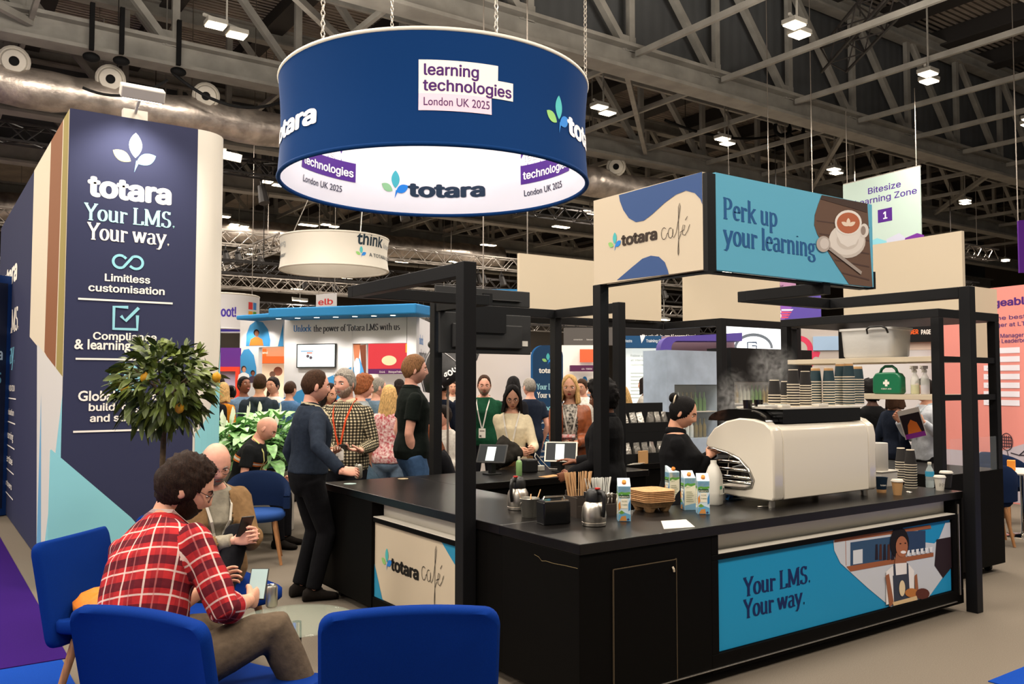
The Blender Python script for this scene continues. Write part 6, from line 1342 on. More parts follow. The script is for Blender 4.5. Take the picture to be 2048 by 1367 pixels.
phone(W(490, 1052, 4.93), 140, 'black phone held by the man in the tan jacket')
person('bald man in a black striped t-shirt sitting with head bowed beside the lilies', G(486, 9.0), 92, 1.76, top=(cloth('17191b'), 'short'), bottom=K, hair=('bald', 'dark'), skin='pink', sit=.47, lean=10, hunch=16, head=(-6, -34), lan='c9c77c', badge=False, armR=(.22, .36, .66), armL=(-.10, .42, .68), stripes=[(1.235, 1.25, 'c96f2e'), (1.252, 1.275, 'cfc8be'), (1.277, 1.29, 'c96f2e')], vox=.0105, fat=1.12)
person('man in a navy shirt and black trousers standing with one hand on the counter', G(617, 6.85), 58, 1.80, top=(cloth('232b38'), 'long'), bottom=cloth('0f0f12'), hair=('reced', 'brown'), skin='pink', head=(8, -6), lan='cabd9c', badge=False, armR=W(684, 942, 6.42), handdir=((.1, 1, -.05), None), palm=((-.7, .1, -.5), None), hands=(.45, .5), fat=1.12, hem=.96, collar=cloth('131922'), vox=.0095, lean=3, poleR=(.5, -.8, -.5), beard=None)
person('grey bearded man in a black check shirt with orange lanyard looking at his phone hand', G(694, 7.75), 190, 1.82, top=(M_ck, 'long'), bottom=K, hair=('short', 'grey'), skin='pink', head=(16, -4), lan='d9512c', glasses='up', beard='stubble', armR=W(664, 904, 7.45), armL=W(720, 900, 7.45), palm=((0, .2, 1), (0, .2, 1)), fat=1.15, collar=M_ck, vox=.0105, handdir=((-.6, .6, .1), (.6, .6, .1)))
phone(W(690, 894, 7.38), 190, 'black phone held by the man in the check shirt', 20)
pp, q = person('tall man in a black polo shirt and jeans with a hand at his pocket', G(824, 8.2), 72, 1.96, top=(cloth('0f1512'), 'short'), bottom=JN, hair=('short', 'lightbrown'), skin='pink', head=(4, -2), armR=W(829, 925, 8.08), collar=cloth('0f1512'), vox=.0105, fat=1.06)
w_ = q['J']['wrR']; dv = (w_-q['J']['elR']).normalized(); e1 = dv.orthogonal().normalized(); e2 = dv.cross(e1); mb = MB(); mb.tube([w_-dv*.03+(e1*math.cos(b)+e2*math.sin(b))*.034 for b in np.linspace(0, 2*PI, 20)], .008, 6, cap=False); mb.build('wrist_band', flat('5a8fb8'), pp, 180)
_, q = person('woman in a cream sweater and glasses looking down at the order counter', G(1024, 8.55), 186, 1.69, 'f', top=(cloth('d3c4a6', .06), 'long'), bottom=K, hair=('bob', 'black'), skin='light', head=(-8, -22), lan='d4cdc2', badge=False, glasses='on', armR=W(1040, 902, 8.25), armL=W(1066, 898, 8.22), vox=.0095, hands=(.6, .6), fat=1.05)
mb = MB(); mb.capsule([W(1000, 915, 8.3), W(1012, 892, 8.2), W(1030, 905, 8.2)], [.10, .12, .085], 14); mb.capsule([W(990, 925, 8.3), W(1010, 915, 8.15)], [.07, .09], 12); v, f = remesh(mb, .014, 4); v = v+vnorm(v, f)*wrinkle(v, .02, 11)[:, None]; o = npmesh('folded_coat', v, f, cloth('23201c'), None); tag(o, 'dark coat draped over the arm of the woman in cream', 'coat')
_, q = person('blond woman in a tan leather jacket standing behind the order tablets', G(1140, 9.0), 184, 1.78, 'f', top=(mat('black_print_blouse', '1a1818', .8, nscale=40, col2='cfc6ba'), 'short'), jacket=mat('tan_leather', '8f4a26', .5, noise_=.2, nscale=20, bump=.4, bscale=20), bottom=DJ, hair=('bob', 'blond'), skin='light', head=(4, -6), lan='d9d2c8', armR=W(1126, 890, 8.7), armL=W(1152, 886, 8.7), vox=.0105, red_lips=True, hands=(.6, .6), glasses=None)
c = W(1138, 874, 8.62); mb = MB(); mb.tube([c-RT*.07, c+RT*.06], .032, 12); tag(mb.build('drink_can', mat('red_silver_can', 'b9b4b0', .3, .8, nscale=30, col2='b03030')), 'silver and red can in the hands of the blond woman', 'can')
_, q = person('staff member in black with a headset tapping the white order tablet', G(1212, 6.95), 300, 1.70, top=(cloth('121214', .08), 'long'), bottom=K, hair=('afro', 'black'), skin='brown', head=(-6, -10), armR=W(1150, 922, 7.15), armL=(-.2, .25, 1.0), handdir=((-.1, 1, .15), None), palm=((0, 0, -1), None), hands=(.25, .5), vox=.0095, fat=1.15, collar=K, faceon=True)
_, q = person('barista in black with hair pinned up working at the coffee machine', G(1352, 6.03), 96, 1.62, 'f', top=(cloth('101012', .08), 'long'), bottom=K, hair=('bun', 'black'), skin='light', head=(14, -22), armR=W(1418, 912, 5.98), armL=W(1432, 902, 6.3), vox=.0085, collar=cloth('101012', .08), fat=1.3, hands=(.8, .8))
person('man in a green t-shirt with white lanyard by the white wall', G(968, 11), 186, 1.80, top=(cloth('17452f'), 'short'), bottom=K, hair=('reced', 'brown'), skin='pink', head=(-10, -10), lan='e2ded6', vox=.014, fat=1.12, beard='stubble')
person('woman with long curly black hair seen from behind by the totem', G(1026, 11.4), 20, 1.78, 'f', top=(K, 'long'), bottom=K, hair=('long', 'black'), skin='brown', vox=.016, faceon=False)
person('man with cropped hair and glasses in a navy t-shirt beside the blue totem', G(1060, 11.8), 330, 1.76, top=(NV, 'short'), bottom=DJ, hair=('crop', 'grey'), skin='pink', head=(0, 0), glasses='on', vox=.016, faceon=False)
person('man in a white t-shirt far behind the blond woman', G(1166, 13.5), 195, 1.76, top=(WH, 'short'), bottom=DJ, hair=('short', 'brown'), skin='light', head=(15, -8), vox=.018)
person('long haired blond woman in a white top near the lightbox', G(1249, 12.2), 215, 1.66, 'f', top=(WH, 'long'), bottom=K, hair=('long', 'blond'), skin='light', head=(10, -15), vox=.016)
person('man in a dark grey hoodie seen from behind, near the tower', G(520, 11), -6, 1.81, top=(cloth('2b333d'), 'long'), bottom=JN, hair=('crop', 'brown'), skin='light', hood=True, fat=1.2, vox=.013, faceon=False, armR=(.17, .25, 1.0), armL=(-.17, .25, 1.0))
person('dark haired man in a blue jacket left of the hooded man', G(489, 12.6), 150, 1.78, top=(cloth('647f9c'), 'long'), bottom=DJ, hair=('short', 'black'), skin='brown', head=(-20, 14), vox=.016)
person('woman with tied black hair beside the rounded tower edge', G(463, 13.2), 340, 1.66, 'f', top=(cloth('c9bba4'), 'long'), bottom=K, hair=('bun', 'black'), skin='tan', vox=.018, faceon=False)
person('person in an orange top half hidden by the lemon tree', G(446, 12.2), 10, 1.70, 'f', top=(cloth('b9741f'), 'long'), bottom=K, hair=('bob', 'blond'), skin='light', vox=.018, faceon=False)
person('person in a black coat behind the lemon tree', G(424, 11.0), 20, 1.74, top=(K, 'long'), bottom=K, hair=('short', 'dark'), skin='light', vox=.018, faceon=False)
person('man in a white shirt behind the hooded man', G(548, 12.8), 200, 1.78, top=(WH, 'long'), bottom=NV, hair=('short', 'dark'), skin='light', vox=.018)
person('man in a blue shirt far behind the man in navy', G(580, 12.4), 20, 1.72, top=(cloth('4c6d92'), 'long'), bottom=NV, hair=('crop', 'brown'), skin='light', vox=.018, faceon=False)
person('dark haired woman in a floral blouse between the two standing men', G(655, 9.9), 140, 1.70, 'f', top=(mat('dark_floral', '2a2228', .9, nscale=30, col2='c08a86'), 'long'), bottom=K, hair=('long', 'dark'), skin='light', head=(-10, -14), vox=.014)
person('curly fair haired man in a grey jacket behind the check shirt', G(722, 9.7), 66, 1.78, top=(cloth('82898c'), 'long'), bottom=DJ, hair=('curly', 'ginger'), skin='pink', head=(0, -10), vox=.013)
person('grey haired man in a blue grey shirt with glasses in the crowd', G(754, 10.8), 62, 1.76, top=(cloth('5d7183'), 'long'), bottom=DJ, hair=('crop', 'grey'), skin='pink', glasses='on', vox=.014)
person('blond woman in a floral blouse seen from behind', G(778, 9.3), 8, 1.67, 'f', top=(M_floral, 'short'), bottom=cloth('7d93ab'), hair=('long', 'blond'), skin='light', vox=.012, faceon=False)
person('bearded man in a dark jacket bent forward on a seat behind the counter', G(754, 8.75), 292, 1.76, top=(cloth('2c3d4a'), 'long'), bottom=JN, hair=('messy', 'auburn'), skin='pink', sit=.34, lean=28, hunch=18, head=(0, -30), beard='grey', lan='c9a284', badge=False, vox=.0125)
person('man in a navy jumper seen from behind under the softbox', G(884, 10.6), 12, 1.78, top=(cloth('171d2c'), 'long'), bottom=GR, hair=('crop', 'black'), skin='tan', vox=.014, faceon=False)
person('dark haired man in a white shirt seated behind the counter', G(890, 10.2), 205, 1.74, top=(WH, 'long'), bottom=NV, hair=('short', 'dark'), skin='pink', sit=.50, head=(25, 0), vox=.014)
person('woman with auburn hair in black seated and leaning over', G(902, 9.3), 240, 1.66, 'f', top=(K, 'long'), bottom=K, hair=('long', 'auburn'), skin='light', sit=.42, lean=18, hunch=10, head=(0, -25), vox=.013)
_, q = person('man in an olive padded vest holding a magazine behind the shelf rack', G(1850, 9.3), 262, 1.74, top=(cloth('c9ced6', .05), 'long'), jacket=None, bottom=K, hair=('short', 'dark'), skin='light', head=(6, 0), lan='c2d0d8', badge=False, armL=W(1845, 842, 8.95), armR=(.12, .25, 1.30), vox=.012)
mb = MB(); 
person('woman in a navy jacket facing the man with the magazine', G(1788, 9.7), 70, 1.68, 'f', top=(NV, 'long'), bottom=K, hair=('bob', 'brown'), skin='light', head=(0, 4), vox=.015)
person('person in a black coat behind the first aid case', G(1742, 10.2), 350, 1.70, top=(cloth('0f0f11'), 'long'), bottom=K, hair=('afro', 'black'), skin='dark', vox=.016, faceon=False)
c = W(1824, 846, 8.85); f_ = dirf(200); r_ = f_.cross(UP); up_ = (UP*.95+r_*.25).normalized(); M = Matrix((up_.cross(f_), up_, f_)).transposed().to_4x4(); M.translation = c
mb = MB(); mb.box((-.105, -.15, -.004), (.105, .15, .004), None, M); o = mb.build('magazine', flat('d8cfc6')); tag(o, 'magazine with orange portrait cover in the hand of the man in the vest', 'magazine')
a = Art(M @ Vector((-.105, -.15, .004)), M.to_3x3() @ Vector((1, 0, 0)), M.to_3x3() @ Vector((0, 1, 0))); a.rect(.01, .0, .2, .25, '241a20'); a.rect(.01, 0, .2, .05, '8a2f8f'); a.poly([(.04, .05), (.17, .05), (.15, .15), (.1, .19), (.06, .14)], 'd9702c'); a.build('graphic_print', o)
vest_like = [('scarce', 0)]
rc = random.Random(11); tops = ['2b2f3a', '6b7682', 'a8a39a', '39424f', '7a3b3a', '1b1c22', '4a5f78', 'c6c0b6']; hs = [('short', 'dark'), ('crop', 'brown'), ('long', 'brown'), ('reced', 'grey'), ('bob', 'dark'), ('curly', 'brown')]
where = {440: 'far beyond the tower edge', 505: 'far behind the hooded man', 545: 'far behind, beside the photo wall', 640: 'far behind the man in navy', 800: 'far behind, left of the tall man in black', 770: 'far behind the blond woman in floral', 738: 'far behind the curly haired man', 905: 'far behind, right of the softbox stand', 928: 'far behind, left of the man in green', 1182: 'far behind the black café post', 1290: 'far behind, in front of the lightbox wall', 1800: 'far behind the storage shelf'}
for i, (px, wh) in enumerate(where.items()):
    tn = {'2b2f3a': 'charcoal', '6b7682': 'grey blue', 'a8a39a': 'pale grey', '39424f': 'slate', '7a3b3a': 'brick red', '1b1c22': 'black', '4a5f78': 'blue', 'c6c0b6': 'off white'}[tops[i % 8]]
    person(f'visitor in a {tn} top standing {wh}', G(px, rc.uniform(15.0, 16.2)), rc.choice((10, 60, 170, 200, 300)), rc.uniform(1.62, 1.84), 'f' if hs[i % 6][0] in ('long', 'bob') else 'm', top=(cloth(tops[i % 8]), 'long'), bottom=rc.choice((K, DJ, NV)), hair=hs[i % 6], skin=rc.choice(('light', 'pink', 'tan', 'brown')), vox=.022, wr=0)
# ------------------------------------------------------------------ stands and signs beyond the café
class Wall:
    """an upright board between two floor points; f() reads a spot of the picture onto its face"""
    def __init__(s, pxl, dl, pxr, dr):
        s.a = G(pxl, dl); s.b = G(pxr, dr); s.u = (s.b-s.a); s.L = s.u.length; s.u.normalize(); s.n = s.u.cross(UP)
    def f(s, px, py, e=0): p = WN(px, py, s.a+s.n*e, s.n); return (p-s.a).dot(s.u), p.z
    def slab(s, x0, x1, z0, z1, t=.06, fr=0, m=None, nm='panel', parent=None, bevel=0):
        M = Matrix((s.u, s.n, UP)).transposed().to_4x4(); M.translation = s.a
        mb = MB(); mb.box((x0, fr-t, z0), (x1, fr, z1), None, M); return mb.build(nm, m, parent, bevel=bevel)
    def px(s, px0, py0, px1, py1, t=.06, fr=0, m=None, nm='panel', parent=None, floor=False, bevel=0):
        c = (py0+py1)/2; x0 = s.f(px0, c, fr)[0]; x1 = s.f(px1, c, fr)[0]; xm = (px0+px1)/2
        return s.slab(x0, x1, .0 if floor else s.f(xm, py1, fr)[1], s.f(xm, py0, fr)[1], t, fr, m, nm, parent, bevel)
    def art(s, e=0): return Art(s.a+s.n*e, s.u, UP)
def stand(name, label, cat, w): return thing(name, label, cat, w.a.lerp(w.b, .5))
HB = []
def hang(t, w):
    for k in (.1, .9): p = w.a.lerp(w.b, k); q = Vector((p.x, p.y, ZD-.02)); mb = MB(); mb.tube([Vector((p.x, p.y, w.zt-.02)), q], .012, 5); mb.build('wire', M_alu, t)
M_wallw = mat('stand_white', 'cdcbcd', .6); M_skyb = flat('2e7fb8'); M_purp = flat('5b2d84'); M_ind = flat('4a3f96')
def T4(a, w, t_, px0, px1, py, size, m, bold=.02, e=0):
    q0, q1 = w.f(px0, py, e), w.f(px1, py, e); a.text(t_, q0[0], q0[1], size, m, bold, w=q1[0]-q0[0])
def RC(a, w, px0, py0, px1, py1, m): q0, q1 = w.f(px0, py1), w.f(px1, py0); a.rect(q0[0], q0[1], q1[0], q1[1], m)
def EL(a, w, cx, cy, rx, ry, m, n=20): a.poly([w.f(cx+rx*math.cos(2*PI*i/n), cy+ry*math.sin(2*PI*i/n)) for i in range(n)], m)
def PG(a, w, pts, m): a.poly([w.f(*p) for p in pts], m)
def figure_print(a, w, cx, cy, h, top, skin, hair):      # a small printed portrait
    PG(a, w, [(cx-h*.42, cy+h*.5), (cx-h*.34, cy+h*.12), (cx-h*.1, cy-h*.02), (cx+h*.1, cy-h*.02), (cx+h*.34, cy+h*.12), (cx+h*.42, cy+h*.5)], top); EL(a, w, cx, cy-h*.27, h*.17, h*.2, hair); EL(a, w, cx+h*.02, cy-h*.2, h*.12, h*.17, skin)
# main stand wall with the lettering
w = Wall(540, 13.6, 832, 12.75); t = stand('exhibition_wall', 'white stand wall with blue canopy, screen and serif headline', 'stand wall', w)
w.px(567, 632, 704, 1000, .1, 0, M_wallw, 'wall_panel', t, True); w.px(704.3, 632, 813, 686, .1, 0, M_wallw, 'header_panel', t); w.px(813.3, 632, 832, 1000, .1, 0, M_wallw, 'wall_panel', t, True)
w.px(536, 611, 832, 631, .7, .55, M_skyb, 'canopy', t, bevel=.02)
for i in range(7):
    q = w.f(561+i*38, 632, .3); c = w.a+w.u*q[0]+w.n*.35; c.z = w.f(600, 631, .55)[1]-.005; mb = MB(); mb.lathe([(.04, -.015), (.045, 0)], c, 12); mb.build('downlight', M_lamp, t)
for i in (0, 2, 4, 6):
    q = w.f(561+i*38, 632, .3); c = w.a+w.u*q[0]+w.n*.4; c.z = w.f(600, 631, .55)[1]-.06; light('SPOT', c, 45, .05, (1, .95, .86), spot=R(120))
a = w.art(); q0, q1 = w.f(587, 663), w.f(652, 663); a.serif('Unlock', q0[0], q0[1], .155, '2e6fae', w=q1[0]-q0[0], A=.06); q0, q1 = w.f(626, 663), w.f(800, 661); 
a.mb = MB(); a.k = 0; q0, q1 = w.f(587, 663), w.f(623, 663); a.serif('Unlock', q0[0], q0[1], .145, '2e6fae', w=q1[0]-q0[0]); q0, q1 = w.f(627, 663), w.f(800, 661); a.serif('the power of Totara LMS with us', q0[0], q0[1], .145, '3a3a44', w=q1[0]-q0[0])
PG(a, w, [(567, 795), (703, 733), (703, 830), (567, 830)], '3d87bb'); a.build('graphic_print', t)
sc = w.px(593, 687, 671, 735, .03, .04, M_plastic, 'wall_screen', None); tag(sc, 'lit screen on the white stand wall under the headline', 'screen'); w.px(595, 689, 669, 733, .004, .045, mat('pale_screen', 'dbe6ea', .3, emit=.55, ecol='dfeef2'), 'display', sc)
a = w.art(.045); a.k = 2; RC(a, w, 605, 702, 630, 722, 'b8d2e0'); RC(a, w, 605, 701, 630, 703, '3e6f9c'); RC(a, w, 617, 704, 628, 707, 'd06a5a'); EL(a, w, 619, 712, 3, 3, '4a4048'); EL(a, w, 625, 715, 3, 3, '4a4048'); RC(a, w, 642, 699, 650, 719, 'c4d6dc'); a.build('screen_print', sc)
a = w.art(.0); a2 = w.art(); w.px(704.3, 686.5, 733, 770, .05, -.02, M_wallw, 'photo_panel', t)
a = w.art(-.02); PG(a, w, [(705, 687), (720, 687), (716, 720), (708, 725)], 'b06a4a'); PG(a, w, [(718, 690), (731, 688), (731, 750), (724, 750)], '6b3a28'); PG(a, w, [(705, 735), (718, 715), (726, 740), (728, 768), (705, 768)], '4a8fc4'); EL(a, w, 713, 735, 6, 20, 'e6e2e2'); a.build('graphic_print', t)
w2 = Wall(832, 12.8, 862, 14.2); o = w2.slab(0, w2.L, 0, w.f(832, 632)[1], .06, 0, M_wallw, 'side_panel', t); a = w2.art()
for i, s_ in enumerate(('Unlock', 'productivity', '& power')): a.serif(s_, .12, 2.3-.22*i, .2, '2e6fae' if i == 0 else '3a3a44', .9)
a.build('graphic_print', t)
w = Wall(474, 14.9, 568, 14.2); t = stand('exhibition_wall', 'narrow white stand wall with blue rounded photo prints left of the headline wall', 'stand wall', w)
w.px(480, 636, 567, 694, .08, 0, M_wallw, 'header_panel', t); w.px(480, 694.3, 515, 1000, .08, 0, M_wallw, 'wall_panel', t, True); w.px(472, 627, 569, 636, .6, .4, M_skyb, 'canopy', t, bevel=.02)
a = w.art(); a.poly([w.f(x, y) for x, y in ((492, 692), (493, 668), (500, 650), (512, 641), (526, 644), (536, 658), (541, 680), (540, 692))], '3d87bb'); figure_print(a, w, 513, 674, 34, 'd0712c', '8a5a42', '1c1412'); PG(a, w, [(556, 692), (567, 645), (567, 692)], '3d87bb')
a.poly([w.f(x, y) for x, y in ((481, 760), (481, 712), (488, 699), (498, 697), (508, 710), (513, 735), (513, 760))], '3d87bb'); figure_print(a, w, 488, 745, 30, 'dfe2e6', 'c08a70', '3a2820'); figure_print(a, w, 506, 752, 26, '4a3a4a', '7a4a38', '1c1412'); a.build('graphic_print', t)
for i in range(2):
    c = w.a+w.u*(w.L*(.3+.4*i))+w.n*.25; c.z = w.f(520, 636)[1]-.06; light('SPOT', c, 30, .05, (1, .95, .86), spot=R(120)); mb = MB(); mb.lathe([(.04, 0), (.045, .014)], c+UP*.035, 12); mb.build('downlight', M_lamp, t)
w = Wall(512, 19.5, 574, 19.5); t = stand('exhibition_booth', 'orange topped booth with warm lit shelves seen past the photo wall', 'booth', w)
w.px(512, 692, 574, 712, .1, 0, flat('b98a6a'), 'fascia', t); w.px(512, 712, 574, 726, .5, .3, flat('d9622c'), 'canopy', t); w.px(512, 726, 574, 800, .08, 0, mat('warm_glow', 'e8d2b8', .5, emit=.5, ecol='ffdcb4'), 'lit_panel', t, True)  # the lower panel's material gives off a weak warm glow
a = w.art(); RC(a, w, 517, 697, 533, 712, 'e86a2c'); EL(a, w, 556, 742, 9, 9, 'b0705a'); EL(a, w, 545, 748, 6, 6, '8a6a5a'); a.text('brand', w.f(519, 706)[0], w.f(519, 707)[1], .1, 'f0e6da', .02); a.build('graphic_print', t)
w = Wall(424, 21, 482, 21); t = stand('exhibition_booth', 'purple booth with a red bar beside the rounded tower edge', 'booth', w)
w.px(424, 695, 482, 733, .1, 0, M_purp, 'fascia', t); w.px(424, 733, 478, 742, .3, .2, flat('d8402c'), 'red_bar', t); w.px(470, 742, 477, 830, .1, .2, flat('d8402c'), 'red_post', t, True); w.px(424, 742, 470, 830, .08, 0, flat('b8b0c8'), 'wall_panel', t, True)
# hanging ring banner and hanging flag
d_ = 24; cc = G(438, d_); z0, z1 = W(440, 660, d_).z, W(440, 593, d_).z
t, bd = drum('hanging_ring_sign', 'white ring banner with purple lettering beside the tower edge', cc, 1.07, z0, z1, M_wallw, M_ind, .0, 48)
ac = math.atan2(CAM.y-cc.y, CAM.x-cc.x); aof = lambda px: ac+math.asin(max(-.99, min(.99, (px-438)/FPX*d_/1.07)))
for k in (-.9, .9): mb = MB(); p = cc+RT*k; mb.tube([Vector((p.x, p.y, z1-.01)), Vector((p.x, p.y, ZD-.02))], .012, 5); mb.build('wire', M_alu, t)
a = Art((0, 0, 0), (1, 0, 0), (0, 0, 1), bd(aof(430))); a.text('hoot!', 0, .32, .5, '4b3aa0', .03, w=(aof(468)-aof(430))*1.07); a.build('graphic_print', t)
a = Art((0, 0, 0), (1, 0, 0), (0, 0, 1), bd(aof(491)))
for i, c in enumerate(('c8383a', '3a7fc0', 'e09a2c', '5a9a3c')): a.rect((i % 2)*.2, .55-(i//2)*.25, (i % 2)*.2+.17, .75-(i//2)*.25, c)
a.build('graphic_print', t)
w = Wall(632, 27, 672, 26.5); t = stand('hanging_banner', 'white hanging banner with red letters above the headline wall', 'banner', w); o = w.px(632, 587, 672, 625, .04, 0, M_wallw, 'fabric', t); a = w.art(); w.zt = w.f(652, 587)[1]; hang(t, w); T4(a, w, 'elb', 636, 666, 610, .36, 'c8383a', .02); a.build('graphic_print', t)
# red booth seen through the opening
w = Wall(728, 17.5, 822, 17.0); t = stand('exhibition_booth', 'red walled booth with a purple fascia seen through the white wall opening', 'booth', w)
w.px(733, 684, 822, 737, .1, -.2, flat('c83a44'), 'wall_panel', t); w.px(733, 737, 822, 747, .5, .3, flat('5a2a5e'), 'fascia', t); w.px(733, 747, 822, 840, .08, -.1, mat('booth_glow', 'e8e0d8', .5, emit=.35, ecol='fff0e0'), 'lit_panel', t, True)  # lower panel glows by its own material, standing in for booth light
a = w.art(.3); T4(a, w, '344', 758, 770, 745, .07, 'e6dcd8', .01, .3); T4(a, w, 'DialogueTrainer', 777, 806, 745, .07, 'e6dcd8', .01, .3); a.build('graphic_print', t)
a = w.art(-.2); EL(a, w, 767, 720, 15, 10, 'f2dcb0'); RC(a, w, 800, 686, 815, 704, 'd9a23c'); a.build('graphic_print', t)  # pale oval is a glow painted on the red wall
# softbox on a light stand
t = thing('softbox', 'black umbrella softbox with white ribs on a light stand', 'softbox', G(896, 9.9)); ap = W(868, 694, 9.85); ax = (RT*.55+FW*.35-UP*.75).normalized(); e1 = ax.orthogonal().normalized(); e2 = ax.cross(e1); mb = MB(); rg = []
for k, (dd_, rr_x) in enumerate(((0, .03), (.05, .15), (.13, .27), (.23, .36), (.34, .41), (.36, .39))): rg.append([ap+ax*dd_+(e1*math.cos(b)+e2*math.sin(b))*rr_x*(1 if j % 2 else .975) for j, b in enumerate(np.linspace(0, 2*PI, 32, endpoint=False))])
mb.loft(rg, cap=False); mb.build('canopy', mat('black_nylon', '101014', .45, bump=.2, bscale=40), t, 180)
for j in range(8):
    b = j*PI/4; mb = MB(); mb.tube([ap+ax*(dd_-.004)+(e1*math.cos(b)+e2*math.sin(b))*(r_+.004) for dd_, r_ in ((0, .03), (.05, .15), (.13, .27), (.23, .36), (.34, .41))], .004, 5); mb.build('rib', M_wallw, t, label='white rib')
def cone(x, y, e):
    th = x/.26+2.55; v = .16+y; r_ = .30*min(1, (v/.25))**.6+.008; return ap+ax*v+(e1*math.cos(th)+e2*math.sin(th))*(r_+e)
best = max(np.linspace(0, 2*PI, 60), key=lambda b: (e1*math.cos(b)+e2*math.sin(b)).dot((CAM-ap).normalized()+RT*.35))
a = Art((0, 0, 0), (1, 0, 0), (0, 0, 1), lambda x, y, e: (lambda th, v: ap+ax*v+(e1*math.cos(th)+e2*math.sin(th))*(.385*min(1, v/.27)**.62+.008+e*.3))(best-(x-.2)/.36, .27-y)); a.text('godox soft', 0, 0, .11, 'e6e4e2', .02, w=.48); a.build('graphic_print', t)
mb = MB(); mb.ball(ap-ax*.04, .05, 12, 8); mb.build('lamp_head', M_plastic, t, 180); sp_ = G(896, 9.9); mb = MB(); mb.tube([sp_+UP*.02, sp_+UP*1.9, ap+ax*.1], .014, 8); mb.build('pole', M_alu, t)
for b in (0, 2.1, 4.2): mb = MB(); mb.tube([sp_+UP*.5, sp_+Vector((math.cos(b)*.4, math.sin(b)*.4, .015))], .009, 6); mb.build('leg', M_alu, t)
# monitors hung under the rear bar, seen from behind
M_tv = mat('tv_back', '121214', .6)
for nm, pts, lab in (('lower', (880, 627, 1062, 707), 'black monitor hung below the café bar, back turned to us'), ('upper', (872, 577, 1060, 617), 'black monitor tilted above the café bar, back turned to us')):
    y = 3.30 if nm == 'lower' else 3.48; P0, P1 = WY(pts[0], pts[1], y), WY(pts[2], pts[3], y); t = thing('monitor', lab, 'monitor', ((P0.x+P1.x)/2, y, P1.z)); zb, zt = (WY(970, pts[3], y).z, WY(970, pts[1], y).z)
    if nm == 'upper': zb = 2.445
    mb = MB(); mb.box((P0.x, y, zb), (P1.x, y+.035, zt)); mb.build('casing', M_tv, t, bevel=.006); mb = MB(); mb.box((P0.x+.12, y-.03, zb+.05), (P1.x-.12, y-.001, zt-.10)); mb.build('rear_cover', M_tv, t, bevel=.01)
    mb = MB(); mb.box((P0.x+.01, y+.036, zb+.012), (P1.x-.01, y+.038, zt-.012)); mb.build('screen', M_screen, t)
    xm = (P0.x+P1.x)/2; mb = MB()
    if nm == 'lower': mb.box((xm-.18, y-.055, zt-.18), (xm+.18, y-.031, 2.344))
    else: mb.box((xm-.05, y-.06, 2.431), (xm+.05, y-.031, zt-.05))
    mb.build('bracket', M_black, t); a = Art((P0.x, y-.0305 if nm == 'upper' else y-.001, zb), (1, 0, 0), (0, 0, 1))
    if nm == 'lower': a.rect((P1.x-P0.x)-.11, .08, (P1.x-P0.x)-.04, .13, 'c8c4bc')
    a.rect(.18, .06, .22, .075, '8a8a88'); a.build('maker_print', t)
w = Wall(955, 15, 1066, 15); t = stand('hanging_banner', 'plain blue board hanging behind the upper monitor', 'banner', w); w.px(955, 578, 1066, 642, .05, 0, M_skyb, 'board', t); w.zt = w.f(1010, 578)[1]; hang(t, w)
# white wall, blue totem
w = Wall(950, 13.2, 1075, 13.2); tag(w.px(950, 704, 1075, 1000, .1, 0, mat('pinkish_white', 'dcd2cc', .6), 'plain_wall', None, True), 'plain pale wall behind the man in the green t-shirt', 'wall')
td_ = 12.4; w = Wall(1066, td_, 1126, td_); t = stand('totem', 'navy totem with rounded top and small white leaf logo', 'totem', w); zt = w.f(1095, 690)[1]; L = w.L
oc = [(0, .02), (L, .02), (L, zt-.16)]+[(L-.16+.16*math.cos(R(b)), zt-.16+.16*math.sin(R(b))) for b in range(10, 91, 10)]+[(.16+.16*math.cos(R(b)), zt-.16+.16*math.sin(R(b))) for b in range(90, 181, 10)]
M = Matrix((w.u, UP, w.n)).transposed().to_4x4(); M.translation = w.a-w.n*.05; mb = MB(); mb.prism(oc, M, .05); mb.build('panel', flat('1d3c5e'), t); M2 = M.copy(); M2.translation = w.a-w.n*.16; mb = MB(); mb.prism([(x*1.0-.03, z) for x, z in oc], M2, .105); mb.build('edge', flat('2f6fae'), t, label='brighter blue edge')
a = w.art(); a.leaves(L/2, zt-.28, .17); a.text('totara', L/2, zt-.40, .13, 'ece8e2', .03, w=.26, align='c'); a.serif('Your LMS.', L/2, zt-.64, .12, '9fd0dc', align='c', w=.33); a.serif('Your way.', L/2, zt-.76, .12, 'ece8e2', align='c', w=.32)
a.strokes([arc(-.5, 0, .42, .42, 0, 360, 20), arc(.5, 0, .42, .42, 0, 360, 20)], L/2, zt-.92, .07, '8fcbd6', .1); a.text('Limitless', L/2, zt-1.05, .055, 'ece8e2', .015, align='c'); a.text('customisation', L/2, zt-1.13, .055, 'ece8e2', .015, align='c'); a.rect(.04, zt-1.22, L-.04, zt-1.213, 'ece8e2'); a.strokes([[(-.5, -.5), (.5, -.5), (.5, .5), (-.5, .5), (-.5, -.5)], [(-.2, 0), (0, -.2), (.5, .5)]], L/2, zt-1.36, .12, '8fcbd6', .06); a.text('Compliance', L/2, zt-1.54, .055, 'ece8e2', .015, align='c'); a.text('& learning at scale', L/2, zt-1.62, .05, 'ece8e2', .015, align='c'); a.build('graphic_print', t)
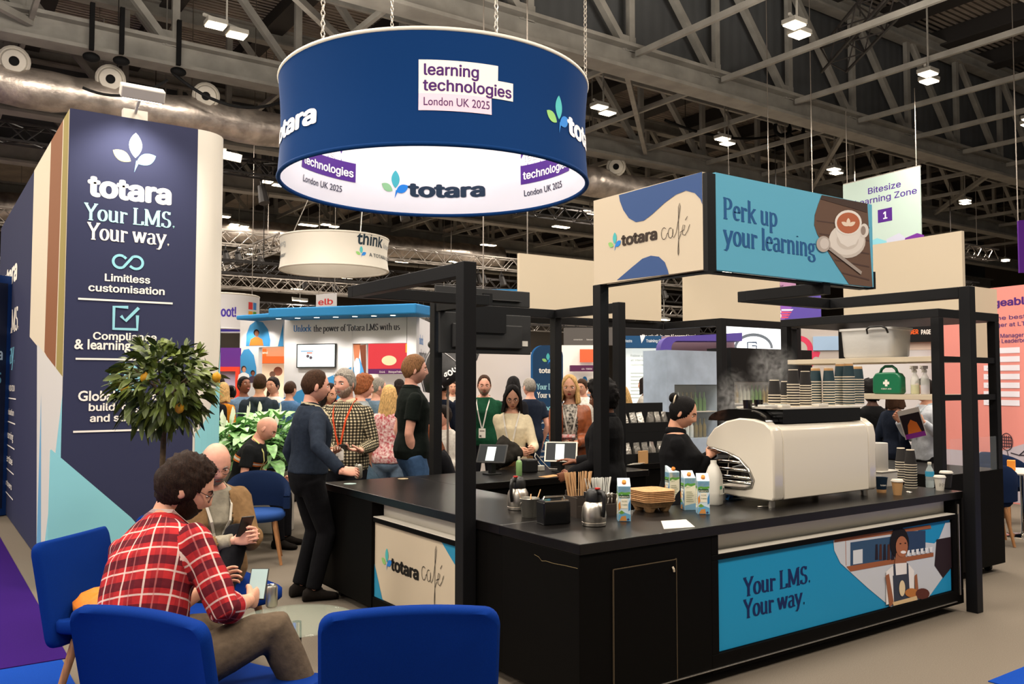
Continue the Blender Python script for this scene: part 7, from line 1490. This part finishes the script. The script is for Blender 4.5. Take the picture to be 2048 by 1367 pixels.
# booths to the right of the black rear post
w = Wall(1124, 18, 1192, 18); t = stand('exhibition_booth', 'white rounded booth with orange panel and purple strip behind the blond woman', 'booth', w)
w.px(1124, 690, 1192, 850, .1, -.3, mat('booth_white_glow', 'e6ded6', .5, emit=.25, ecol='fff2e2'), 'wall_panel', t, True); w.px(1160, 698, 1192, 724, .06, -.2, flat('dc6a44'), 'orange_panel', t); w.px(1141, 730, 1192, 742, .3, .1, flat('5a2a4e'), 'fascia', t); a = w.art(.1); T4(a, w, '424   FINDEM', 1163, 1184, 739, .07, 'd8ccd0', .01, .1); a.build('graphic_print', t); a = w.art(-.3); EL(a, w, 1172, 760, 5, 8, '3f8fd0'); a.build('blue_dot', t)  # the wall panel's material gives off a weak glow
w = Wall(1128, 22, 1400, 22); t = stand('stand_fascia', 'long charcoal fascia with a white slogan above the white lightbox', 'fascia', w); w.px(1128, 655, 1240, 690, .2, 0, flat('5a5654'), 'grey_fascia', t); w.px(1240.5, 653, 1400, 682, .2, 0, flat('1d1b1c'), 'black_fascia', t)
a = w.art(); T4(a, w, 'The only all-in-one AI powered learning', 1284, 1398, 675, .16, 'e6e2dc', .02); 
for i in range(3): T4(a, w, ('cornerstone', 'learn', 'valamis')[i], 1147+26*i, 1165+26*i, 680, .07, 'c8c4c0', .01)
a.build('graphic_print', t)
w = Wall(1238, 17.5, 1330, 17.5); t = stand('exhibition_booth', 'booth with blue fascia and glowing white lightbox behind the coffee bags', 'booth', w)
w.px(1240, 671, 1330, 695, .5, .3, flat('1f4a72'), 'fascia', t); lb_ = w.px(1252, 696, 1318, 830, .12, 0, mat('lightbox_white', 'eef2ee', .5, emit=.9, ecol='f2fbf2'), 'lightbox', t, True); w.px(1238, 696, 1251, 830, .12, .02, flat('8a7a72'), 'post', t, True)
a = w.art(.3); T4(a, w, 'Orchestra', 1243, 1264, 684, .11, 'c8d8e4', .01, .3); T4(a, w, 'Training Orchestra', 1292, 1345, 684, .11, 'e6ecf0', .01, .3); q = w.f(1285, 680, .3); a.poly([(q[0]-.05, q[1]+.1), (q[0]+.06, q[1]+.1), (q[0]+.03, q[1]+.03), (q[0]-.02, q[1]-.06)], 'e6ecf0'); a.build('graphic_print', t)
a = w.art(.0)
for i, s_ in enumerate(('Follow up to', 'all internal', 'outcomes.')): a.text(s_, w.f(1261, 0+710)[0], w.f(1261, 713+9*i)[1], .09, '8a9690', .0)
for i in range(8): RC(a, w, 1261, 745+7*i, 1300-(i % 3)*4, 747+7*i, 'c4d0ca')
a.build('lightbox_lettering', t)
w = Wall(1312, 16, 1470, 16); t = stand('exhibition_booth', 'purple framed booth with rounded corner behind the barista', 'booth', w)
fr_ = [(0, 0), (0, w.f(1312, 700)[1]-.0)]+[w.f(1312+18*(1-math.cos(R(b))), 700-24*math.sin(R(b))) for b in range(10, 91, 10)]+[w.f(1470, 668), w.f(1470, 684)]+[w.f(1345-12*math.sin(R(b)), 684+14*(1-math.cos(R(b)))) for b in range(0, 91, 15)]+[(w.f(1333, 700)[0], 0)]
M = Matrix((w.u, UP, w.n)).transposed().to_4x4(); M.translation = w.a; mb = MB(); mb.prism(fr_, M, .5); mb.build('arch_frame', flat('56489a'), t); w.px(1325, 672, 1470, 860, .08, -.1, flat('9a808c'), 'wall_panel', t, True)
w = Wall(1455, 16.5, 1580, 16.5); t = stand('exhibition_booth', 'glowing white booth wall with a grey arch behind the steam', 'booth', w); w.px(1455, 640, 1580, 800, .1, 0, mat('cool_lightbox', 'f0f4fa', .5, emit=1.0, ecol='eef6ff'), 'lit_panel', t, True)
a = w.art(); a.poly([w.f(1507+39*math.cos(R(b)), 696-30*math.sin(R(b))) for b in range(0, 181, 10)]+[w.f(1507-34*math.cos(R(b)), 696-24*math.sin(R(b))) for b in range(0, 181, 10)], '6d7885'); a.strokes([[(.3, .5), (-.5, .5), (-.5, -.5), (.5, -.5), (.5, .1), (0, .1)], [(.1, .5), (.5, .5), (.5, .3)]], *w.f(1504, 693), .17, '1d3a5a', .07); a.build('graphic_print', t)
w = Wall(1580, 15.5, 1690, 15.2); t = stand('exhibition_booth', 'booth wall with a pink curl and a pale blue pane left of the shelf rack', 'booth', w); w.px(1580, 655, 1690, 830, .1, 0, flat('b6aca6'), 'wall_panel', t, True); w.px(1575, 650, 1582, 830, .1, .02, flat('5646a0'), 'purple_edge', t, True); w.px(1626, 672, 1690, 700, .03, .03, flat('9cb6d4'), 'pane', t)
a = w.art(); a.strokes([arc(0, 0, .5, .5, -20, 190, 14), arc(.75, -.5, .28, .28, 60, 240, 8)], *w.f(1597, 698), .4, 'd0405e', .12); a.build('graphic_print', t)
w = Wall(1532, 21, 1642, 20.5); t = stand('hanging_banner', 'indigo hanging banner with red winged stripes above the glowing arch', 'banner', w); w.px(1532, 585, 1642, 655, .05, 0, flat('5a4aa0'), 'fabric', t); a = w.art(); PG(a, w, [(1533, 586), (1600, 586), (1560, 654), (1533, 654)], '8a5ab4'); w.zt = w.f(1587, 585)[1]; hang(t, w); T4(a, w, 'ERS', 1538, 1563, 636, .36, 'ece8ee', .03)
for i in range(4): PG(a, w, [(1563, 618+5*i), (1587-3*i, 618+5*i), (1584-3*i, 621+5*i), (1563, 621+5*i)], 'ece8ee' if i == 0 else 'd0506a')
a.build('graphic_print', t)
w = Wall(1448, 24, 1592, 23.5); t = stand('hanging_banner', 'pinkish purple hanging banner reading a seminar title over the cream boards', 'banner', w); w.px(1448, 555, 1592, 592, .05, 0, flat('b488ac'), 'fabric', t); a = w.art(); w.zt = w.f(1520, 555)[1]; hang(t, w); T4(a, w, 'Seminar', 1531, 1567, 577, .22, '4a2a50', .01); a.build('graphic_print', t)
# zone banner
w = Wall(1694, 22.5, 1850, 20.5); t = stand('hanging_banner', 'pale green hanging zone banner with purple lettering and number', 'banner', w); q0, q1 = w.f(1694, 366), w.f(1850, 332)
M = Matrix((w.u, UP, w.n)).transposed().to_4x4(); M.translation = w.a; zlo = w.f(1770, 492)[1]; zhi = (q0[1]+q1[1])/2; mb = MB(); mb.prism([(0, zlo), (w.L, zlo), (w.L, zhi), (0, zhi)], M, .03); mb.build('fabric', flat('b0c4bd'), t); mb = MB(); mb.bar(w.a+UP*zhi, w.b+UP*zhi, .05); mb.build('top_bar', M_alu, t)
for k in (.05, .95): mb = MB(); p = w.a.lerp(w.b, k)+UP*zhi; mb.tube([p, Vector((p.x, p.y, 8.9))], .012, 5); mb.build('wire', M_alu, t)
a = w.art(.03)
for s_, p0, p1, sz in (('Bitesize', (1735, 386), (1802, 376), .3), ('Learning Zone', (1709, 411), (1834, 389), .3)): 
    x0, z_ = w.f(*p0, .03); x1, z1_ = w.f(*p1, .03); a.text(s_, x0, (z_+z1_)/2, sz, '4a2a86', .012, w=x1-x0)
x0, z_ = w.f(1756, 446, .03); x1, z1_ = w.f(1784, 414, .03); a.rect(x0, z_, x1, z1_, '4a1d7c'); a.text('1', (x0+x1)/2, z_+.08, .34, 'eceaf0', .02, align='c')
PG(a, w, [(1742, 490), (1742, 482), (1756, 476), (1775, 482), (1775, 490)], '7fc0d0'); PG(a, w, [(1775, 490), (1775, 478), (1800, 466), (1812, 474), (1812, 490)], 'b9bcd0'); PG(a, w, [(1810, 490), (1812, 476), (1836, 466), (1850, 470), (1850, 490)], '6a2a8c'); a.build('graphic_print', t)
w = Wall(2038, 19, 2100, 19); t = stand('hanging_banner', 'purple hanging banner above the pink leaderboard wall', 'banner', w); w.px(2038, 440, 2100, 545, .05, 0, flat('4c1c78'), 'fabric', t); w.zt = w.f(2069, 440)[1]; hang(t, w)
# right hand side: black sign, pale wall, pink leaderboard wall
w = Wall(1690, 14.5, 1880, 13.8); t = stand('stand_fascia', 'black sign board with orange and white lettering behind the shelf rack', 'sign', w); w.px(1700, 640, 1872, 684, .2, 0, flat('141416'), 'board', t); a = w.art(); T4(a, w, 'TIGER', 1808, 1837, 668, .14, 'e8622a', .035); T4(a, w, 'PAGE', 1842, 1862, 668, .14, 'e8e4de', .035); a.build('graphic_print', t); w.px(1690, 684.5, 1880, 700, .06, -.1, flat('e2d2c4'), 'wall_panel', t); w.px(1690, 700.5, 1880, 1000, .06, -.1, M_wallw, 'wall_panel', t, True)
w = Wall(1868, 13.3, 2110, 11.6); t = stand('exhibition_wall', 'pink leaderboard wall with white bars at the right edge', 'stand wall', w); ztp = w.f(1990, 575)[1]; w.slab(0, w.L, 0, ztp, .1, 0, flat('d98a82'), 'wall_panel', t)
a = w.art(); a.rect(.01, 0.02, w.L-.01, w.f(1990, 905)[1], 'b4aab4'); PG(a, w, [(1990, 905), (2110, 868), (2110, 960), (1990, 960)], 'b4aab4')
T4(a, w, 'Manageable', 1928, 2064, 618, .2, '4a2470', .03)
for s_, x0, x1, y in (('Who is the best', 1934, 2052, 644), ('manager at LT', 1958, 2052, 656), ('AI Manager', 1985, 2048, 676), ('Challenge Leaderboard', 1950, 2070, 688)): T4(a, w, s_, x0, x1, y, .11, '5a3a70', .012)
for i in range(7): q0, q1 = w.f(1968, 708+17*i-6), w.f(2040, 708+17*i-6); a.rect(q0[0], q0[1]-.04, q1[0], q0[1]+.04, 'e0dce6'); a.text(('Amelia', 'Jordan', 'Priya', 'Tom', 'Sofia', 'Marcus', 'Leah')[i], q0[0]+.05, q0[1]-.02, .05, '8a86a0', 0)
for cx_, cy_, sc_2 in ((2014, 883, .22), (2026, 930, .2)): a.strokes([arc(0, 0, .4, .55, 0, 360, 20), [(0, -.55), (.15, -1.2)]]+[[(-.3+.15*i, -.4), (-.3+.15*i, .4)] for i in range(5)]+[[(-.35, -.3+.2*i), (.35, -.3+.2*i)] for i in range(4)], *w.f(cx_, cy_), sc_2, '2a2430', .025)
a.strokes([[(0, 0), (.5, -.1), (.9, .25), (1.3, .3)], [(.5, -.1), (1.1, -.05), (1.5, .1)]], *w.f(2022, 905), .25, '2a2430', .03); a.build('graphic_print', t)
# white table, chair and carton at the right edge
tp_ = G(2040, 9.6); t = thing('pedestal_table', 'small white pedestal table with chrome foot at the right edge', 'table', tp_); mb = MB(); mb.lathe([(.001, .70), (.32, .70), (.33, .715), (.32, .73), (.001, .73)], tp_, 36); mb.build('table_top', M_white, t, 40); mb = MB(); mb.lathe([(.22, 0), (.21, .012), (.05, .03), (.035, .05), (.035, .70)], tp_, 28); mb.build('pedestal', M_chrome, t, 40)
p = tp_-RT*.13+UP*.731; M = Matrix.LocRotScale(p, Euler((0, 0, .4)), None); mb = MB(); mb.box((-.06, -.04, 0), (.06, .04, .11), None, M); tag(mb.build('small_carton', flat('dd8a34'), bevel=.004), 'orange carton standing on the white table at the right', 'carton')
def tub(px, d, face, label, m):
    c0 = G(px, d); t = thing('tub_chair', label, 'chair', c0); f = dirf(face); r = f.cross(UP); mb = MB(); rings = []
    for a_ in np.linspace(-105, 105, 22):
        q = R(a_); c = c0+(-f*math.cos(q)*.27+r*math.sin(q)*.28); n = (-f*math.cos(q)+r*math.sin(q)); zt = .86-.20*(abs(a_)/105)**2.2
        rings.append([c+n*(.03*math.cos(b)+.02*(zz-.5))+UP*zz for zz, b in ((.46, PI), (.62, PI), (zt-.03, PI), (zt, PI/2), (zt-.03, 0), (.62, 0), (.46, 0))])
    mb.loft(rings); mb.build('backrest', m, t, 60); mb = MB(); mb.lathe([(.001, .40), (.24, .40), (.265, .43), (.265, .46), (.24, .485), (.001, .49)], c0, 28); mb.build('seat', m, t, 60)
    for sx in (-1, 1):
        for sy in (-1, 1): mb = MB(); mb.tube([c0+r*(sx*.16)+f*(sy*.16)+UP*.40, c0+r*(sx*.23)+f*(sy*.23)], [.022, .014], 10); mb.build('leg', M_wood, t, 60)
tub(1962, 9.25, 20, 'round backed navy chair behind the low glass screen', M_nfelt); tub(2006, 10.6, 70, 'round backed navy chair half hidden by the rack cabinet', M_nfelt)
# blue stand at the far left
w = Wall(-60, 10.6, 36, 11.2); t = stand('exhibition_wall', 'dark blue stand wall with rounded top at the left edge', 'stand wall', w); L = w.L; zt = w.f(20, 552)[1]
M = Matrix((w.u, UP, w.n)).transposed().to_4x4(); M.translation = w.a-w.n*.4; mb = MB(); mb.prism([(0, .01), (L, .01), (L, zt-.12)]+[(L-.12+.12*math.cos(R(b)), zt-.12+.12*math.sin(R(b))) for b in range(10, 91, 10)]+[(0, zt)], M, .4); mb.build('panel', flat('173a78'), t)
a = w.art(); a.rect(.02, .1, L-.17, zt-.1, '1f2740'); a.text('totara', .05, 2.0, .28, 'd8e0e8', .02, w=.38); a.serif('Your LMS', .02, 1.7, .2, '7fc3da', w=.4); a.build('graphic_print', t)
# ------------------------------------------------------------------ order point on the rear counter
def tablet(px, py, d, face, frame, label, wdt=.25):
    p = WZ(px, py, CH); t = thing('order_tablet', label, 'tablet', p); f = -dirf(face); f = dirf(face+180); r = UP.cross(f)*-1
    mb = MB(); mb.box(p+Vector((-.07, -.05, 0)), p+Vector((.07, .05, .012))); mb.bar(p+UP*.012, p+UP*.13, .05); mb.build('stand', M_plastic, t, bevel=.003)
    n = (f*.80+UP*.60).normalized(); u = UP.cross(n).normalized(); v = n.cross(u); M = Matrix((u, v, n)).transposed().to_4x4(); M.translation = p+UP*.185; hh = wdt*.36
    mb = MB(); mb.box((-wdt/2, -hh, -.012), (wdt/2, hh, 0), None, M); mb.build('case', frame, t, bevel=.005); mb = MB(); mb.box((-wdt/2+.014, -hh+.014, .0003), (wdt/2-.014, hh-.014, .0012), None, M); mb.build('screen', mat('dark_screen', '22262a', .5, spec=.15), t)
    a = Art(M @ Vector((0, 0, .0012)), u, v); a.mb.add([a.P(x, y, 0) for x, y in ((-.05, -hh+.02), (.03, -hh+.02), (.03, hh-.03), (-.05, hh-.03))], [(0, 1, 2, 3)], mat('screen_page', 'd6e2e2', .3, emit=.5)); a.build('display', t)
tablet(984, 948, 7.4, 15, M_plastic, 'black order tablet on a stand left on the rear counter', .27); tablet(1122, 943, 7.6, 8, M_white, 'white framed order tablet touched by the staff member', .30)
p = WZ(1038, 951, CH); t = thing('sanitiser_bottle', 'green hand gel bottle on the rear counter', 'bottle', p); mb = MB(); mb.lathe([(.024, 0), (.027, .005), (.027, .115), (.022, .13), (.011, .138)], p, 20); mb.build('bottle', mat('green_gel', '8fb878', .15, alpha=.8), t, 50); mb = MB(); mb.lathe([(.012, .138), (.012, .165), (.01, .167)], p, 14); mb.build('cap', M_white, t)
p = WZ(1058, 944, CH); mb = MB(); mb.box(p+Vector((-.06, -.05, 0)), p+Vector((.07, .07, .12))); tag(mb.build('receipt_printer', M_plastic, bevel=.012), 'black receipt printer between the two order tablets', 'printer')
p = WZ(1030, 932, CH); M = Matrix.LocRotScale(p+Vector((.06, .12, 0)), Euler((0, 0, R(-12))), None); t = thing('cardboard_tray', 'brown cardboard tray of snacks on the rear counter', 'tray', p+Vector((.06, .12, 0)))
for a_, b_ in (((-.17, -.11, 0), (.17, .11, .006)), ((-.17, -.11, .006), (.17, -.104, .09)), ((-.17, .104, .006), (.17, .11, .09)), ((-.17, -.104, .006), (-.164, .104, .09)), ((.164, -.104, .006), (.17, .104, .09))): mb = MB(); mb.box(a_, b_, None, M); mb.build('tray_side', mat('corrugated_card', 'a3764a', .9), t)
rs = random.Random(9)
for k in range(14): c = M @ Vector((rs.uniform(-.13, .13), rs.uniform(-.07, .07), .075)); mb = MB(); mb.ball(c, (.035, .022, .016), 10, 6); tag(mb.build('snack_pack', mat('snack_wrap', 'c98b52', .5), smooth=180), 'small orange brown snack pack heaped in the cardboard tray', 'snack', 'snack packs in the tray')
mb = MB(); p = WZ(1100, 952, CH); mb.box((-.10, -.05, 0), (.12, .05, .003), None, Matrix.LocRotScale(p, Euler((0, 0, .3)), None)); tag(mb.build('paper_envelope', M_kraft), 'brown paper envelope lying before the white tablet', 'envelope')
mb = MB(); p = WZ(1082, 941, CH); mb.box(p+Vector((-.03, -.02, 0)), p+Vector((.03, .02, .05))); tag(mb.build('charger_plug', M_white, bevel=.006), 'white charger block beside the receipt printer', 'charger'); cable([p+Vector((0, 0, .045)), p+Vector((-.05, .03, .13)), p+Vector((-.02, .06, .16)), p+Vector((.04, .06, .1)), p+Vector((.12, .03, .01)), p+Vector((.2, -.05, .006))], .004, 'white charging cable looped by the order tablet', 'cable', M_white)
# bar counter behind the barista with coffee bags in tiered bins
bcx0, bcx1 = 3.05, 4.75; by = 2.95
bc = thing('bar_counter', 'black rear bar counter behind the barista', 'counter', (3.9, 3.3, 0)); mb = MB(); mb.box((bcx0, by+.02, .02), (bcx1, 3.38, .835)); mb.build('cabinet', M_cab, bc); mb = MB(); mb.box((bcx0-.02, by, .836), (bcx1+.02, 3.39, CH)); mb.build('worktop', M_blacklam, bc, bevel=.004)
Bc = lambda px, y: WY(px, 900, y).x
rx0, rx1 = Bc(1246, 3.0), Bc(1342, 3.2); t = thing('bag_rack', 'black tiered display rack of silver coffee bags', 'display rack', ((rx0+rx1)/2, 3.15, CH))
for i, (z, yy) in enumerate(((CH, 3.0), (CH+.30, 3.16))):
    mb = MB(); mb.box((rx0, yy, z+.001), (rx1, yy+.02, z+.10)); mb.box((rx0, yy+.0201, z+.001), (rx1, yy+.16, z+.015)); mb.box((rx0, yy+.16, z+.001), (rx1, yy+.18, z+.30)); mb.box((rx0-.015, yy, z+.001), (rx0-.0005, yy+.18, z+.2)); mb.box((rx1+.0005, yy, z+.001), (rx1+.015, yy+.18, z+.2)); mb.build('tier', M_blackmat, t)
M_foil = mat('silver_foil_bag', 'bdb8b0', .3, .8, bump=.7, bscale=40)
for i, (z, yy) in enumerate(((CH, 3.0), (CH+.30, 3.16))):
    n = 8
    for k in range(n):
        x = rx0+.04+(rx1-rx0-.08)*k/(n-1); c = Vector((x, yy+.09, z+.016)); mb = MB(); q = rs.uniform(-.3, .3); M = Matrix.LocRotScale(c, Euler((rs.uniform(-.15, .1), q*.4, q)), None)
        mb.loft([[M @ Vector((sx*.033*s2, sy*.028*s3, zz)) for sx, sy in ((-1, -1), (0, -1.2), (1, -1), (1.1, 0), (1, 1), (0, 1.2), (-1, 1), (-1.1, 0))] for zz, s2, s3 in ((.012, .8, .9), (.05, 1, 1), (.12, 1.05, .8), (.16, 1, .25), (.19, .95, .12))]); tag(mb.build('coffee_bag', M_foil, smooth=50), 'silver foil coffee bag in the '+('lower' if i == 0 else 'upper')+' tier of the black rack', 'coffee bag', 'coffee bags, '+('lower' if i == 0 else 'upper')+' tier')
x = Bc(1275, 3.05); mb = MB(); mb.box((x-.05, 2.96, CH+.001), (x+.06, 2.99, CH+.13)); tag(mb.build('paper_bag', M_kraft), 'folded kraft paper bag in front of the coffee bag rack', 'bag')
x = Bc(1262, 2.97)-.02
for k in range(3): mb = MB(); mb.box((bcx0+.02+.03*k, by+.002, CH+.001+.004*k), (bcx0+.17+.03*k, by+.009+.02, CH+.004+.004*k)); tag(mb.build('napkin', M_white), 'white paper napkin in the small pile before the rack', 'napkin', 'napkins')
# display cases with bottles
M_palepan = mat('pale_blue_panel', 'a4b4c8', .5, noise_=.08, nscale=6)
def case(px0, px1, y, zt, zg0, zg1, mh, label, cols, side=True):
    x0, x1 = WY(px0, 780, y).x, WY(px1, 780, y).x; t = thing('display_case', label, 'display case', ((x0+x1)/2, y, 0))
    mb = MB(); mb.box((x0, y, zg1), (x1, y+.45, zt)); mb.build('header', mh, t); mb = MB(); mb.box((x0, y, .02), (x1, y+.45, zg0)); mb.build('base', mh, t); s_ = .14 if side else .06; mb = MB(); mb.box((x0, y, zg0), (x0+s_, y+.45, zg1)); mb.build('side_panel', mh, t); mb = MB(); mb.box((x1-.05, y, zg0), (x1, y+.45, zg1)); mb.build('side_panel', mh, t); mb = MB(); mb.box((x0+s_, y+.42, zg0), (x1-.05, y+.45, zg1)); mb.build('back_panel', mat('case_back', 'c4c0ae', .5), t)
    mb = MB(); mb.box((x0+s_, y+.004, zg0), (x1-.05, y+.010, zg1)); mb.build('glass_front', M_thin, t); zm = (zg0+zg1)/2
    mb = MB(); mb.box((x0+s_, y+.05, zm-.012), (x1-.05, y+.41, zm)); mb.build('shelf', M_white, t)
    n = int((x1-x0-s_-.1)/.085)
    for lv, zz in enumerate((zg0, zm)):
        for k in range(n):
            b = Vector((x0+s_+.06+.085*k, y+.16, zz+.001)); hb = min(.26, (zg1-zg0)/2-.05); q = cols[(k//3+lv) % len(cols)]
            mb = MB(); mb.lathe([(.026, 0), (.03, .006), (.03, hb*.6), (.012, hb*.78), (.011, hb)], b, 12); tag(mb.build('drink_bottle', mat('bottle_'+q, q, .25), smooth=50), 'bottle on the '+('lower' if lv == 0 else 'upper')+' shelf of the '+label.split(' with')[0], 'bottle', 'bottles, '+('lower' if lv == 0 else 'upper')+' shelf, '+label.split(' with')[0])
case(1334, 1442, 4.75, 2.14, .95, 1.68, M_palepan, 'pale blue drinks case with glass front', ('5f8a4a', 'd8dcd6', '7a6a3a')); 
case(1463, 1625, 4.75, 2.20, 1.10, 1.72, M_blackmat, 'black drinks case with glass front', ('6f9a4a', 'a08a4a', 'c8ccb8'), False)
# steam over the machine
def steam(c, r, dens, label):
    m = D.materials.new('steam'); m.use_nodes = True; nt = m.node_tree; nt.nodes.clear(); o = nt.nodes.new('ShaderNodeOutputMaterial'); v = nt.nodes.new('ShaderNodeVolumeScatter'); v.inputs['Color'].default_value = (.95, .93, .92, 1)
    tc = nt.nodes.new('ShaderNodeTexCoord'); n = nt.nodes.new('ShaderNodeTexNoise'); n.inputs['Scale'].default_value = 11; n.inputs['Detail'].default_value = 6; n.inputs['Distortion'].default_value = 1.8; nt.links.new(tc.outputs['Object'], n.inputs['Vector'])
    L_ = nt.nodes.new('ShaderNodeVectorMath'); L_.operation = 'LENGTH'; mp = nt.nodes.new('ShaderNodeMapping'); mp.inputs['Scale'].default_value = (1/r[0], 1/r[1], 1/r[2]); nt.links.new(tc.outputs['Object'], mp.inputs[0]); nt.links.new(mp.outputs[0], L_.inputs[0])
    fall = nmath(nt, 'MAXIMUM', nmath(nt, 'SUBTRACT', 1.0, L_.outputs['Value']), 0); d = nmath(nt, 'MULTIPLY', nmath(nt, 'MULTIPLY', nmath(nt, 'MAXIMUM', nmath(nt, 'SUBTRACT', n.outputs[0], .42), 0), fall), dens); nt.links.new(d, v.inputs['Density']); nt.links.new(v.outputs[0], o.inputs['Volume'])
    mb = MB(); mb.ball((0, 0, 0), r, 16, 10); ob = mb.build('steam', m); ob.location = c; tag(ob, label, 'steam', None, 'stuff')
steam(W(1468, 800, 6.7), (.17, .17, .27), 26, 'steam rising from the coffee machine nose'); steam(W(1545, 735, 6.8), (.22, .2, .24), 20, 'thin steam drifting before the black drinks case')
